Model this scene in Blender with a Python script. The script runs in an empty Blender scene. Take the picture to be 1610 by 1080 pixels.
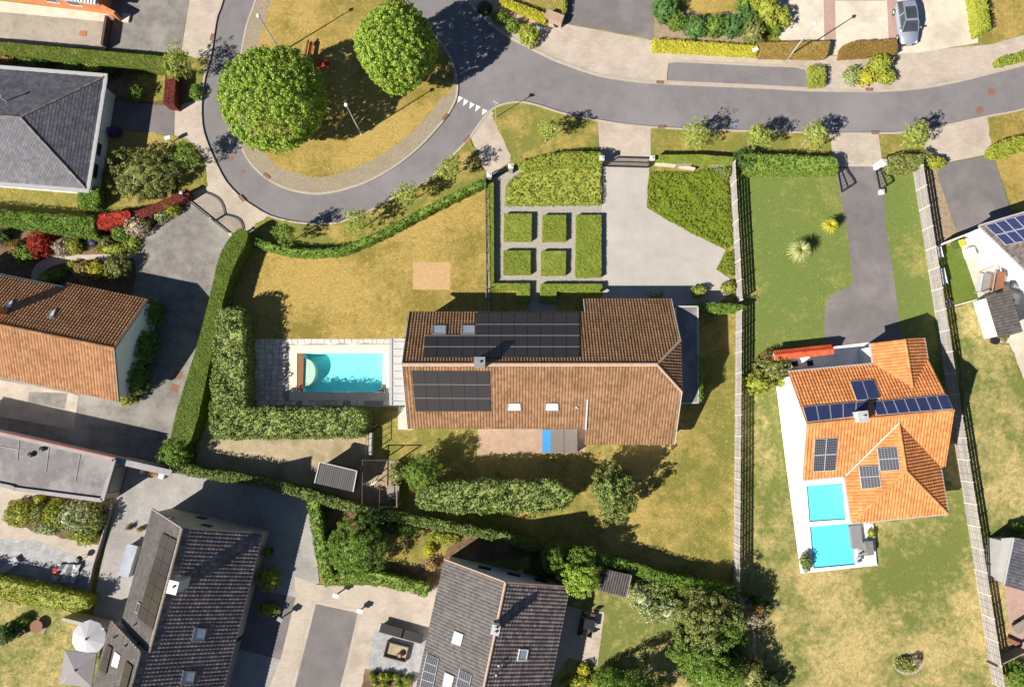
import bpy, bmesh, math, random
import numpy as np
from mathutils import Vector
from mathutils.geometry import tessellate_polygon
R = math.radians
SC = bpy.context.scene
COL = SC.collection
# ---------------------------------------------------------------- camera, sky, sun, exposure
CAM_H, FPX = 70.0, 1100.0
TILT = math.atan(128 / FPX)
cam_d = bpy.data.cameras.new('camera'); cam = bpy.data.objects.new('camera', cam_d); COL.objects.link(cam)
cam.location = (0, 0, CAM_H); cam.rotation_euler = (TILT, 0, 0)
cam_d.sensor_width = 36; cam_d.lens = FPX / 1610 * 36; cam_d.clip_end = 3000; cam_d.clip_start = 0.5
SC.camera = cam
SUN_EL, SUN_DIR = R(37.5), R(33.5)          # shadows run towards SUN_DIR (from +x, counter-clockwise)
w = bpy.data.worlds.new('World'); SC.world = w; w.use_nodes = True
nt = w.node_tree; bg = nt.nodes['Background']; sky = nt.nodes.new('ShaderNodeTexSky')
sky.sky_type = 'NISHITA'; sky.sun_disc = False; sky.sun_elevation = SUN_EL
sky.sun_rotation = math.atan2(-math.cos(SUN_DIR), -math.sin(SUN_DIR))
sky.air_density = 0.65; sky.dust_density = 0.2; sky.ozone_density = 2.0
nt.links.new(sky.outputs[0], bg.inputs[0]); bg.inputs[1].default_value = 0.05
sd = bpy.data.lights.new('sun', 'SUN'); sd.energy = 5.0; sd.angle = R(0.53); sd.color = (1, 0.93, 0.82)
sun = bpy.data.objects.new('sun', sd); COL.objects.link(sun)
sdir = Vector((math.cos(SUN_DIR) * math.cos(SUN_EL), math.sin(SUN_DIR) * math.cos(SUN_EL), -math.sin(SUN_EL)))
sun.rotation_euler = sdir.to_track_quat('-Z', 'Y').to_euler(); sun.location = (-60, -40, 80)
SC.view_settings.view_transform = 'Standard'; SC.view_settings.look = 'None'
SC.view_settings.exposure = 0.95; SC.view_settings.gamma = 1
SC.render.engine = 'CYCLES'
# ---------------------------------------------------------------- survey helpers: a point of the plan at a known height
CT, ST = math.cos(TILT), math.sin(TILT)
def ray(px, py):
    x, y = (px - 805) / FPX, (540 - py) / FPX
    return Vector((x, y * CT + ST, y * ST - CT))
def P(px, py, z=0.0):
    r = ray(px, py); t = (z - CAM_H) / r.z
    return Vector((r.x * t, r.y * t, z))
def PP(pts, z=0.0): return [P(a, b, z) for a, b in pts]
def onplane(px, py, o, n):
    r = ray(px, py); c = Vector((0, 0, CAM_H)); t = (o - c).dot(n) / r.dot(n)
    return c + r * t
def smooth(pts, k=5, closed=False):
    n = len(pts); out = []
    for i in range(n if closed else n - 1):
        g = (lambda j: pts[j % n]) if closed else (lambda j: pts[max(0, min(n - 1, j))])
        a, b, c, d = g(i - 1), g(i), g(i + 1), g(i + 2)
        for s in range(k):
            t = s / k
            out.append(tuple(0.5 * (2 * b[q] + (c[q] - a[q]) * t + (2 * a[q] - 5 * b[q] + 4 * c[q] - d[q]) * t * t
                                    + (3 * b[q] - a[q] - 3 * c[q] + d[q]) * t ** 3) for q in range(len(b))))
    if not closed: out.append(tuple(pts[-1]))
    return out
# ---------------------------------------------------------------- materials
def nd(t, kind, **kw):
    n = t.nodes.new(kind)
    for k, v in kw.items(): setattr(n, k, v)
    return n
def ramp(t, fac, stops):
    r = nd(t, 'ShaderNodeValToRGB'); e = r.color_ramp.elements
    while len(e) < len(stops): e.new(0.5)
    for i, (p, c) in enumerate(stops): e[i].position = p; e[i].color = (*c, 1)
    t.links.new(fac, r.inputs[0]); return r.outputs[0]
def noise(t, vec, scale, detail=5, rough=0.6):
    n = nd(t, 'ShaderNodeTexNoise'); n.inputs['Scale'].default_value = scale
    n.inputs['Detail'].default_value = detail; n.inputs['Roughness'].default_value = rough
    t.links.new(vec, n.inputs['Vector']); return n.outputs['Fac']
def mix(t, fac, a, b, mode='MIX'):
    m = nd(t, 'ShaderNodeMix', data_type='RGBA', blend_type=mode)
    for s, v in ((m.inputs[0], fac), (m.inputs[6], a), (m.inputs[7], b)):
        if hasattr(v, 'links') or isinstance(v, bpy.types.NodeSocket): t.links.new(v, s)
        elif isinstance(v, tuple): s.default_value = (*v, 1)
        else: s.default_value = v
    return m.outputs[2]
def new_mat(name):
    m = bpy.data.materials.new(name); m.use_nodes = True; t = m.node_tree
    b = t.nodes['Principled BSDF']; return m, t, b
def bump(t, b, h, strength, dist=0.05):
    n = nd(t, 'ShaderNodeBump'); n.inputs['Strength'].default_value = strength; n.inputs['Distance'].default_value = dist
    t.links.new(h, n.inputs['Height']); t.links.new(n.outputs[0], b.inputs['Normal'])
def surf(name, c1, c2, scale=2.0, rough=0.85, c3=None, s3=0.15, lo3=0.5, hi3=0.65, spot=None, sspot=9, bmp=0.3, bscale=30, metal=0, spec=0.3, lo=0.35, hi=0.65, brick=None, crack=0):
    m, t, b = new_mat(name); pos = nd(t, 'ShaderNodeNewGeometry').outputs['Position']
    c = ramp(t, noise(t, pos, scale, 8, 0.65), [(lo, c1), (hi, c2)])
    if c3: 
        f = ramp(t, noise(t, pos, s3, 4, 0.6), [(lo3, (0, 0, 0)), (hi3, (1, 1, 1))]); c = mix(t, f, c, c3)
    if brick:
        bw, bh, mc, ms, fac = brick
        bt = nd(t, 'ShaderNodeTexBrick'); t.links.new(pos, bt.inputs['Vector'])
        bt.inputs['Scale'].default_value = 1; bt.inputs['Brick Width'].default_value = bw; bt.inputs['Row Height'].default_value = bh
        bt.inputs['Mortar Size'].default_value = ms; bt.inputs['Color1'].default_value = (1, 1, 1, 1); bt.inputs['Color2'].default_value = (0.82, 0.82, 0.82, 1)
        bt.inputs['Mortar'].default_value = (*mc, 1)
        c = mix(t, fac, c, bt.outputs['Color'], 'MULTIPLY')
    if spot:
        f = ramp(t, noise(t, pos, sspot, 3, 0.7), [(0.6, (0, 0, 0)), (0.75, (1, 1, 1))]); c = mix(t, f, c, spot)
    if crack:
        wn = nd(t, 'ShaderNodeTexNoise'); wn.inputs['Scale'].default_value = 0.7; wn.inputs['Detail'].default_value = 5; t.links.new(pos, wn.inputs['Vector'])
        wv = nd(t, 'ShaderNodeVectorMath', operation='MULTIPLY_ADD'); t.links.new(wn.outputs['Color'], wv.inputs[0]); wv.inputs[1].default_value = (2.2, 2.2, 0); t.links.new(pos, wv.inputs[2])
        vo = nd(t, 'ShaderNodeTexVoronoi', feature='DISTANCE_TO_EDGE'); vo.inputs['Scale'].default_value = 0.16; t.links.new(wv.outputs[0], vo.inputs['Vector'])
        f1 = ramp(t, vo.outputs['Distance'], [(0.0, (1, 1, 1)), (0.012, (0, 0, 0))]); f2 = ramp(t, noise(t, pos, 0.13, 2), [(0.5, (0, 0, 0)), (0.6, (1, 1, 1))])
        fm = nd(t, 'ShaderNodeMath', operation='MULTIPLY'); t.links.new(f1, fm.inputs[0]); t.links.new(f2, fm.inputs[1]); fm2 = nd(t, 'ShaderNodeMath', operation='MULTIPLY'); t.links.new(fm.outputs[0], fm2.inputs[0]); fm2.inputs[1].default_value = crack
        c = mix(t, fm2.outputs[0], c, tuple(x * .45 for x in c1))
    t.links.new(c, b.inputs['Base Color']); b.inputs['Roughness'].default_value = rough; b.inputs['Metallic'].default_value = metal
    b.inputs['Specular IOR Level'].default_value = spec
    if bmp: bump(t, b, noise(t, pos, bscale, 4, 0.7), bmp)
    return m
def lawn(name, green, gold, dark, balance=0.5, patch=0.12, fine=2.2, stripe=0):
    """grass with dry patches: large and small noise choose between green, gold and darker tufts"""
    m, t, b = new_mat(name); pos = nd(t, 'ShaderNodeNewGeometry').outputs['Position']
    big0 = noise(t, pos, patch, 6, 0.62); bm_ = nd(t, 'ShaderNodeMath', operation='MULTIPLY'); t.links.new(big0, bm_.inputs[0]); bm_.inputs[1].default_value = 1.7; big = bm_.outputs[0]; sml = noise(t, pos, fine, 8, 0.75); mid = noise(t, pos, 0.9, 5, 0.7)
    a = nd(t, 'ShaderNodeMath', operation='MULTIPLY_ADD'); t.links.new(mid, a.inputs[0]); a.inputs[1].default_value = 0.6; t.links.new(big, a.inputs[2])
    a2 = nd(t, 'ShaderNodeMath', operation='MULTIPLY_ADD'); t.links.new(sml, a2.inputs[0]); a2.inputs[1].default_value = 0.75; t.links.new(a.outputs[0], a2.inputs[2])
    m0 = 1.525 + (0.5 - balance) * 0.9
    c = ramp(t, a2.outputs[0], [(0, green), (1, gold)])
    r = c.node.color_ramp.elements
    mp = nd(t, 'ShaderNodeMapRange'); t.links.new(a2.outputs[0], mp.inputs[0])
    mp.inputs[1].default_value = m0 - 0.155; mp.inputs[2].default_value = m0 + 0.155
    t.links.new(mp.outputs[0], c.node.inputs[0])
    tuft = ramp(t, noise(t, pos, 5, 6, 0.85), [(0.40, (1, 1, 1)), (0.62, (0, 0, 0))])
    f = nd(t, 'ShaderNodeMath', operation='MULTIPLY'); t.links.new(tuft, f.inputs[0]); f.inputs[1].default_value = 0.55
    c = mix(t, f.outputs[0], c, dark)
    t.links.new(c, b.inputs['Base Color']); b.inputs['Roughness'].default_value = 0.95; b.inputs['Specular IOR Level'].default_value = 0.1
    bump(t, b, noise(t, pos, 14, 6, 0.85), 0.9, 0.12)
    return m
def leafmat(name, c1, c2, c3, trans=0.25, spots=None):
    m, t, b = new_mat(name); g = nd(t, 'ShaderNodeNewGeometry')
    rnd = g.outputs['Random Per Island']; pos = g.outputs['Position']
    c = ramp(t, rnd, [(0.0, c1), (0.55, c2), (1.0, c3)])
    c = mix(t, noise(t, pos, 0.9, 3), c, mix(t, 1.0, c, (0.80, 0.95, 0.7), 'MULTIPLY'))
    if spots:
        col, amt = spots
        f = nd(t, 'ShaderNodeMath', operation='MULTIPLY'); t.links.new(noise(t, pos, 2.2, 3), f.inputs[0]); t.links.new(rnd, f.inputs[1])
        c = mix(t, ramp(t, f.outputs[0], [(1 - amt, (0, 0, 0)), (min(1, 1.05 - amt), (1, 1, 1))]), c, col)
    t.links.new(c, b.inputs['Base Color']); b.inputs['Roughness'].default_value = 0.55; b.inputs['Specular IOR Level'].default_value = 0.25
    tr = nd(t, 'ShaderNodeBsdfTranslucent'); t.links.new(c, tr.inputs[0]); mx = nd(t, 'ShaderNodeMixShader'); mx.inputs[0].default_value = trans
    t.links.new(b.outputs[0], mx.inputs[1]); t.links.new(tr.outputs[0], mx.inputs[2]); t.links.new(mx.outputs[0], t.nodes['Material Output'].inputs[0])
    return m
def tilemat(name, c1, c2, c3, rough=0.8, stain=(0.5, 0.45, 0.4), stainamt=0.5):
    m, t, b = new_mat(name); g = nd(t, 'ShaderNodeNewGeometry'); pos = g.outputs['Position']
    c = ramp(t, g.outputs['Random Per Island'], [(0, c1), (0.5, c2), (1, c3)])
    f = ramp(t, noise(t, pos, 0.55, 7, 0.7), [(0.42, (0, 0, 0)), (0.7, (1, 1, 1))])
    f2 = nd(t, 'ShaderNodeMath', operation='MULTIPLY'); t.links.new(f, f2.inputs[0]); f2.inputs[1].default_value = stainamt
    c = mix(t, f2.outputs[0], c, stain, 'MULTIPLY')
    t.links.new(c, b.inputs['Base Color']); b.inputs['Roughness'].default_value = rough; b.inputs['Specular IOR Level'].default_value = 0.25
    bump(t, b, noise(t, pos, 25, 4), 0.25, 0.02); return m
def plain(name, c, rough=0.5, metal=0, spec=0.4, var=0.12):
    d = tuple(x * (1 - var) for x in c)
    return surf(name, c, d, 3.0, rough, bmp=0.08, bscale=40, metal=metal, spec=spec)
def panelmat(name, cell, line, nx, ny, w=0.05, rough=0.25):
    m, t, b = new_mat(name); uv = nd(t, 'ShaderNodeUVMap').outputs[0]; s = nd(t, 'ShaderNodeSeparateXYZ'); t.links.new(uv, s.inputs[0])
    outs = []
    for k, n in ((0, nx), (1, ny)):
        a = nd(t, 'ShaderNodeMath', operation='MULTIPLY'); t.links.new(s.outputs[k], a.inputs[0]); a.inputs[1].default_value = n
        f = nd(t, 'ShaderNodeMath', operation='FRACT'); t.links.new(a.outputs[0], f.inputs[0])
        l = nd(t, 'ShaderNodeMath', operation='LESS_THAN'); t.links.new(f.outputs[0], l.inputs[0]); l.inputs[1].default_value = w; outs.append(l)
    mx = nd(t, 'ShaderNodeMath', operation='MAXIMUM'); t.links.new(outs[0].outputs[0], mx.inputs[0]); t.links.new(outs[1].outputs[0], mx.inputs[1])
    c = mix(t, mx.outputs[0], cell, line)
    pos = nd(t, 'ShaderNodeNewGeometry').outputs['Position']
    c = mix(t, 0.35, c, mix(t, noise(t, pos, 1.5, 4), c, tuple(min(1, x * 2.2) for x in cell)))
    t.links.new(c, b.inputs['Base Color']); b.inputs['Roughness'].default_value = rough; b.inputs['Specular IOR Level'].default_value = 0.5
    return m
def watermat(name, tint):
    m, t, b = new_mat(name); t.nodes.remove(b); pos = nd(t, 'ShaderNodeNewGeometry').outputs['Position']
    tr = nd(t, 'ShaderNodeBsdfTransparent'); tr.inputs[0].default_value = (*tint, 1); gl = nd(t, 'ShaderNodeBsdfGlossy'); gl.inputs['Roughness'].default_value = 0.03
    bp = nd(t, 'ShaderNodeBump'); bp.inputs['Strength'].default_value = 0.15; bp.inputs['Distance'].default_value = 0.05; t.links.new(noise(t, pos, 2.5, 3), bp.inputs['Height']); t.links.new(bp.outputs[0], gl.inputs['Normal'])
    fr = nd(t, 'ShaderNodeFresnel'); fr.inputs[0].default_value = 1.33; mx = nd(t, 'ShaderNodeMixShader')
    t.links.new(fr.outputs[0], mx.inputs[0]); t.links.new(tr.outputs[0], mx.inputs[1]); t.links.new(gl.outputs[0], mx.inputs[2]); t.links.new(mx.outputs[0], t.nodes['Material Output'].inputs[0])
    return m
MT = {}
MT['asphalt'] = surf('asphalt', (0.151, 0.141, 0.148), (0.181, 0.173, 0.179), 0.6, 0.9, c3=(0.204, 0.194, 0.202), s3=0.1, spot=(0.214, 0.207, 0.215), sspot=20, bmp=0.25, bscale=60, crack=0.22)
MT['asphalt_new'] = surf('asphalt_drive', (0.131, 0.121, 0.123), (0.167, 0.153, 0.155), 0.5, 0.9, c3=(0.202, 0.183, 0.183), s3=0.18, spot=(0.202, 0.188, 0.188), sspot=24, bmp=0.25, bscale=60, crack=0.22)
MT['asphalt_old'] = surf('weathered_asphalt', (0.14, 0.13, 0.12), (0.23, 0.215, 0.2), 0.9, 0.92, c3=(0.27, 0.255, 0.235), s3=0.22, spot=(0.32, 0.3, 0.27), sspot=16, bmp=0.4, bscale=40, crack=0.22)
MT['paving'] = surf('concrete_paving', (0.399, 0.341, 0.286), (0.457, 0.394, 0.333), 0.7, 0.9, c3=(0.352, 0.299, 0.25), s3=0.3, brick=(0.44, 0.22, (0.735, 0.714, 0.686), 0.012, 0.6), bmp=0.2)
MT['paving_cream'] = surf('cream_concrete_paving', (0.52, 0.47, 0.38), (0.6, 0.54, 0.45), 0.8, 0.9, c3=(0.46, 0.41, 0.33), s3=0.25, spot=(0.4, 0.35, 0.28), sspot=5, brick=(0.6, 0.6, (0.75, 0.73, 0.7), 0.012, 0.5), bmp=0.2)
MT['paver_grey'] = surf('grey_pavers', (0.286, 0.275, 0.268), (0.352, 0.335, 0.32), 0.8, 0.88, c3=(0.253, 0.243, 0.236), s3=0.25, brick=(0.22, 0.22, (0.748, 0.734, 0.714), 0.012, 0.7), bmp=0.2)
MT['pink_paver'] = surf('pink_pavers', (0.36, 0.24, 0.2), (0.42, 0.29, 0.25), 1.0, 0.9, brick=(0.22, 0.11, (0.7, 0.7, 0.7), 0.01, 0.6))
MT['brick_patio'] = surf('brick_patio', (0.36, 0.25, 0.18), (0.43, 0.31, 0.23), 1.4, 0.9, c3=(0.32, 0.24, 0.18), s3=0.5, brick=(0.22, 0.11, (0.65, 0.62, 0.6), 0.01, 0.7))
MT['kerb'] = surf('kerb_concrete', (0.339, 0.297, 0.247), (0.404, 0.352, 0.299), 1.5, 0.9, spot=(0.242, 0.219, 0.187), sspot=6)
MT['setts'] = surf('stone_setts', (0.30, 0.25, 0.19), (0.40, 0.34, 0.26), 4, 0.9, c3=(0.33, 0.28, 0.19), s3=0.6, brick=(0.16, 0.12, (0.45, 0.43, 0.36), 0.018, 0.9), bmp=0.5, bscale=12)
MT['gravel_light'] = surf('pale_gravel', (0.352, 0.33, 0.308), (0.405, 0.378, 0.352), 0.5, 0.95, c3=(0.431, 0.4, 0.365), s3=0.16, spot=(0.317, 0.295, 0.273), sspot=22, bmp=0.7, bscale=35)
MT['gravel_grey'] = surf('grey_gravel', (0.24, 0.22, 0.2), (0.40, 0.37, 0.33), 12, 0.95, spot=(0.5, 0.46, 0.4), sspot=18, bmp=0.9, bscale=25)
MT['sand'] = surf('dry_sand', (0.288, 0.23, 0.144), (0.374, 0.31, 0.209), 1.2, 0.95, c3=(0.245, 0.194, 0.122), s3=0.5, spot=(0.403, 0.346, 0.245), sspot=4, bmp=0.7, bscale=9)
MT['soil'] = surf('garden_soil', (0.09, 0.0562, 0.0338), (0.18, 0.112, 0.0638), 2.5, 0.95, c3=(0.225, 0.15, 0.0825), s3=0.5, bmp=0.8, bscale=14)
MT['bark'] = surf('bark_mulch', (0.22, 0.16, 0.1), (0.34, 0.26, 0.18), 3, 0.95, spot=(0.42, 0.34, 0.25), bmp=0.8, bscale=14)
MT['old_terrace'] = surf('weathered_terrace', (0.27, 0.24, 0.2), (0.36, 0.32, 0.265), 0.9, 0.92, c3=(0.2, 0.19, 0.15), s3=0.45, spot=(0.13, 0.12, 0.1), sspot=3, bmp=0.3)
MT['pool_stone'] = surf('natural_stone_terrace', (0.567, 0.484, 0.376), (0.82, 0.714, 0.564), 2.2, 0.85, spot=(0.297, 0.255, 0.211), sspot=2.6, bmp=0.4, bscale=8)
MT['pool_stone_b'] = surf('pale_flagstone', (0.663, 0.573, 0.451), (0.82, 0.739, 0.594), 2.2, 0.85, spot=(0.398, 0.345, 0.285), sspot=3.6, bmp=0.4, bscale=8)
MT['pool_stone_c'] = surf('grey_flagstone', (0.475, 0.405, 0.338), (0.719, 0.607, 0.5), 2.6, 0.85, spot=(0.287, 0.243, 0.2), sspot=2.6, bmp=0.4, bscale=8)
MT['pool_coping'] = surf('pool_coping', (0.62, 0.54, 0.43), (0.7, 0.62, 0.5), 1.2, 0.8, bmp=0.15)
MT['white_deck'] = surf('white_terrace_tiles', (0.78, 0.76, 0.74), (0.84, 0.82, 0.8), 0.7, 0.7, brick=(1.0, 1.0, (0.75, 0.74, 0.73), 0.008, 0.6), bmp=0.05)
MT['slate_terrace'] = surf('slate_terrace', (0.24, 0.245, 0.255), (0.36, 0.36, 0.37), 1.5, 0.7, spot=(0.44, 0.44, 0.45), sspot=6, brick=(0.6, 0.6, (0.7, 0.7, 0.7), 0.012, 0.7), bmp=0.3)
MT['turf'] = lawn('artificial_turf', (0.13, 0.182, 0.0325), (0.169, 0.221, 0.039), (0.104, 0.143, 0.026), 0.4)
MT['dry'] = lawn('dry_lawn', (0.25, 0.2, 0.045), (0.53, 0.37, 0.12), (0.17, 0.14, 0.038), 0.56)
MT['dryg'] = lawn('parched_green_lawn', (0.2, 0.2, 0.045), (0.5, 0.36, 0.12), (0.14, 0.135, 0.035), 0.47, 0.11)
MT['green'] = lawn('green_lawn', (0.165, 0.22, 0.055), (0.45, 0.36, 0.13), (0.14, 0.18, 0.045), 0.3, 0.1)
MT['greengold'] = lawn('patchy_lawn', (0.165, 0.2, 0.052), (0.64, 0.48, 0.22), (0.15, 0.16, 0.045), 0.46, 0.085)
MT['verge'] = lawn('verge_grass', (0.208, 0.216, 0.048), (0.528, 0.368, 0.12), (0.16, 0.152, 0.04), 0.38, 0.3)
MT['bare'] = surf('bare_earth_patch', (0.40, 0.25, 0.12), (0.47, 0.31, 0.16), 3, 0.95, bmp=0.6, bscale=14)
# foliage
MT['f_lime'] = leafmat('lime_tree_leaves', (0.19, 0.285, 0.035), (0.35, 0.46, 0.07), (0.56, 0.66, 0.15), 0.3)
MT['f_young'] = leafmat('young_tree_leaves', (0.225, 0.285, 0.045), (0.375, 0.42, 0.09), (0.57, 0.57, 0.165), 0.3)
MT['f_clip'] = leafmat('clipped_hedge_leaves', (0.0862, 0.138, 0.0161), (0.127, 0.178, 0.023), (0.184, 0.224, 0.0403), 0.2, ((0.34, 0.25, 0.08), 0.45))
MT['f_topi'] = leafmat('topiary_leaves', (0.168, 0.22, 0.0314), (0.252, 0.295, 0.047), (0.369, 0.382, 0.0784), 0.2, ((0.38, 0.282, 0.0836), 0.45))
MT['f_cover'] = leafmat('ground_cover_leaves', (0.221, 0.261, 0.0385), (0.331, 0.359, 0.0605), (0.464, 0.456, 0.11), 0.25)
MT['f_coverg'] = leafmat('green_ground_cover_leaves', (0.157, 0.21, 0.022), (0.235, 0.284, 0.032), (0.336, 0.367, 0.06), 0.25)
MT['f_laurel'] = leafmat('laurel_leaves', (0.0992, 0.14, 0.0349), (0.198, 0.243, 0.0623), (0.344, 0.383, 0.137), 0.2)
MT['f_green'] = leafmat('green_leaves', (0.096, 0.168, 0.0224), (0.184, 0.28, 0.0448), (0.304, 0.4, 0.088), 0.25, ((0.34, 0.25, 0.08), 0.45))
MT['f_dark'] = leafmat('dark_leaves', (0.0364, 0.078, 0.0208), (0.0715, 0.13, 0.0364), (0.13, 0.202, 0.065), 0.2)
MT['f_blue'] = leafmat('conifer_green_leaves', (0.07, 0.147, 0.042), (0.119, 0.231, 0.063), (0.196, 0.329, 0.105), 0.2)
MT['f_olive'] = leafmat('olive_leaves', (0.128, 0.144, 0.04), (0.24, 0.248, 0.08), (0.4, 0.384, 0.144), 0.2)
MT['f_yellow'] = leafmat('yellow_leaves', (0.345, 0.31, 0.0287), (0.575, 0.494, 0.0517), (0.759, 0.667, 0.115), 0.25)
MT['f_ygreen'] = leafmat('yellow_green_leaves', (0.225, 0.247, 0.03), (0.375, 0.39, 0.06), (0.57, 0.54, 0.105), 0.25)
MT['f_red'] = leafmat('red_leaves', (0.247, 0.0234, 0.0182), (0.429, 0.039, 0.026), (0.598, 0.078, 0.052), 0.2)
MT['f_maroon'] = leafmat('maroon_leaves', (0.106, 0.0225, 0.0187), (0.188, 0.0375, 0.0312), (0.275, 0.0625, 0.0438), 0.15)
MT['f_brown'] = leafmat('copper_leaves', (0.195, 0.112, 0.0375), (0.315, 0.18, 0.06), (0.42, 0.285, 0.09), 0.15)
MT['f_white'] = leafmat('white_flowering_leaves', (0.14, 0.182, 0.042), (0.28, 0.308, 0.112), (0.8, 0.8, 0.588), 0.2)
MT['f_pink'] = leafmat('pale_pink_blossom', (0.12, 0.132, 0.048), (0.48, 0.36, 0.288), (0.72, 0.576, 0.504), 0.2)
MT['f_orange'] = leafmat('apricot_blossom', (0.24, 0.204, 0.048), (0.504, 0.312, 0.132), (0.624, 0.432, 0.24), 0.2)
MT['f_purple'] = leafmat('violet_blossom', (0.072, 0.06, 0.144), (0.12, 0.096, 0.264), (0.192, 0.156, 0.36), 0.2)
MT['f_palm'] = leafmat('palm_leaves', (0.3, 0.315, 0.12), (0.45, 0.435, 0.195), (0.63, 0.6, 0.3), 0.2)
MT['trunk'] = surf('bark', (0.10, 0.075, 0.05), (0.2, 0.155, 0.11), 6, 0.95, bmp=0.8, bscale=12)
MT['stem_pale'] = surf('pale_bark', (0.3, 0.24, 0.18), (0.42, 0.35, 0.27), 6, 0.95, bmp=0.5, bscale=12)
# building
MT['t_terra'] = tilemat('terracotta_roof_tiles', (0.185, 0.102, 0.052), (0.228, 0.128, 0.067), (0.272, 0.156, 0.083), 0.85, (0.5, 0.5, 0.48), 0.65)
MT['t_brick'] = tilemat('brick_red_roof_tiles', (0.24, 0.118, 0.054), (0.295, 0.148, 0.07), (0.345, 0.182, 0.092), 0.85, (0.6, 0.58, 0.56), 0.55)
MT['t_orange'] = tilemat('orange_roof_tiles', (0.46, 0.175, 0.06), (0.55, 0.215, 0.075), (0.62, 0.265, 0.1), 0.8, (0.6, 0.56, 0.52), 0.65)
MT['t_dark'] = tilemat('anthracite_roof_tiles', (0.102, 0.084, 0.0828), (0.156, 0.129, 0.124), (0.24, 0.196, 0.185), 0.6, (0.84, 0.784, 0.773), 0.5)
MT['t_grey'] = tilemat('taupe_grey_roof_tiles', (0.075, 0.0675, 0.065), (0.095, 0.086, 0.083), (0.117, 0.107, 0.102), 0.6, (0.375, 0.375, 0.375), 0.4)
MT['t_slate'] = tilemat('grey_slate_tiles', (0.0774, 0.077, 0.0924), (0.0989, 0.0979, 0.118), (0.128, 0.127, 0.148), 0.55, (0.373, 0.374, 0.444), 0.6)
MT['t_shed'] = tilemat('dark_grey_ribbed_sheet', (0.042, 0.042, 0.046), (0.048, 0.047, 0.05), (0.055, 0.053, 0.056), 0.6, (0.8, 0.8, 0.8), 0.4)
MT['t_shed_b'] = tilemat('near_black_tiles', (0.04, 0.034, 0.034), (0.055, 0.047, 0.047), (0.07, 0.06, 0.06), 0.6, (0.8, 0.8, 0.8), 0.4)
MT['t_red'] = tilemat('bright_red_tiles', (0.5, 0.06, 0.02), (0.62, 0.085, 0.03), (0.7, 0.12, 0.05), 0.6, (0.8, 0.8, 0.8), 0.3)
MT['ridge'] = surf('pinkish_ridge_mortar', (0.38, 0.26, 0.19), (0.46, 0.33, 0.25), 3, 0.9)
MT['white_wall'] = surf('white_render', (0.72, 0.71, 0.69), (0.79, 0.78, 0.76), 0.8, 0.85, bmp=0.1)
MT['beige_wall'] = surf('beige_render', (0.36, 0.32, 0.27), (0.42, 0.37, 0.32), 0.8, 0.85, brick=(0.22, 0.07, (0.8, 0.8, 0.8), 0.01, 0.5), bmp=0.1)
MT['brick_wall'] = surf('orange_brick', (0.42, 0.15, 0.06), (0.5, 0.2, 0.09), 3, 0.85, bmp=0.2)
MT['grey_render'] = surf('grey_white_render', (0.46, 0.46, 0.47), (0.54, 0.54, 0.55), 0.8, 0.85, bmp=0.1)
MT['zinc'] = surf('zinc_sheet', (0.36, 0.36, 0.355), (0.42, 0.42, 0.41), 1.2, 0.5, bmp=0.05, spec=0.5)
MT['bitumen'] = surf('bitumen_roofing', (0.146, 0.138, 0.142), (0.207, 0.198, 0.199), 0.8, 0.8, c3=(0.253, 0.238, 0.23), s3=0.4, spot=(0.276, 0.261, 0.23), sspot=2.5)
MT['bitumen_light'] = surf('pale_bitumen_coping', (0.25, 0.24, 0.24), (0.32, 0.3, 0.3), 1.5, 0.8)
MT['steel_grey'] = plain('grey_painted_steel', (0.22, 0.22, 0.23), 0.5)
MT['dark_metal'] = plain('black_painted_metal', (0.018, 0.018, 0.02), 0.45)
MT['gutter'] = plain('grey_gutter', (0.36, 0.36, 0.37), 0.5)
MT['white_metal'] = plain('white_painted_metal', (0.75, 0.74, 0.72), 0.4)
MT['slat'] = surf('grey_fence_slat', (0.33, 0.31, 0.3), (0.4, 0.375, 0.36), 2.0, 0.75, spot=(0.27, 0.25, 0.24), sspot=3, bmp=0.2)
_t = MT['slat'].node_tree; _b = _t.nodes['Principled BSDF']; _c = _b.inputs['Base Color'].links[0].from_socket      # every slat weathers a little differently
_r = ramp(_t, nd(_t, 'ShaderNodeObjectInfo').outputs['Random'], [(0, (0.78, 0.76, 0.75)), (1, (1.06, 1.05, 1.04))]); _t.links.new(mix(_t, 1.0, _c, _r, 'MULTIPLY'), _b.inputs['Base Color'])
MT['post'] = plain('pale_concrete_post', (0.55, 0.53, 0.5), 0.8)
MT['glass'] = surf('window_glass', (0.03, 0.04, 0.05), (0.05, 0.06, 0.075), 1, 0.05, bmp=0, spec=0.8)
MT['sky_glass'] = surf('skylight_glass', (0.3, 0.34, 0.4), (0.4, 0.44, 0.5), 1, 0.08, bmp=0, spec=0.8)
MT['sky_blind'] = surf('white_skylight_blind', (0.75, 0.77, 0.8), (0.8, 0.82, 0.84), 1, 0.25, bmp=0, spec=0.6)
MT['wood'] = surf('brown_timber', (0.2, 0.09, 0.045), (0.28, 0.13, 0.065), 5, 0.7, bmp=0.2)
MT['wood_grey'] = surf('weathered_timber', (0.2, 0.165, 0.135), (0.29, 0.245, 0.2), 5, 0.85, bmp=0.3)
MT['wood_dark'] = surf('dark_timber', (0.05, 0.035, 0.03), (0.085, 0.06, 0.05), 5, 0.8)
MT['red_paint'] = plain('red_paint', (0.42, 0.05, 0.03), 0.5)
MT['white_paint'] = plain('white_road_paint', (0.78, 0.78, 0.76), 0.7)
MT['rust'] = surf('rusty_iron', (0.17, 0.085, 0.055), (0.25, 0.13, 0.09), 9, 0.85, bmp=0.4)
MT['liner'] = surf('turquoise_pool_liner', (0.3, 0.78, 0.8), (0.34, 0.8, 0.82), 0.8, 0.6, bmp=0)
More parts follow.
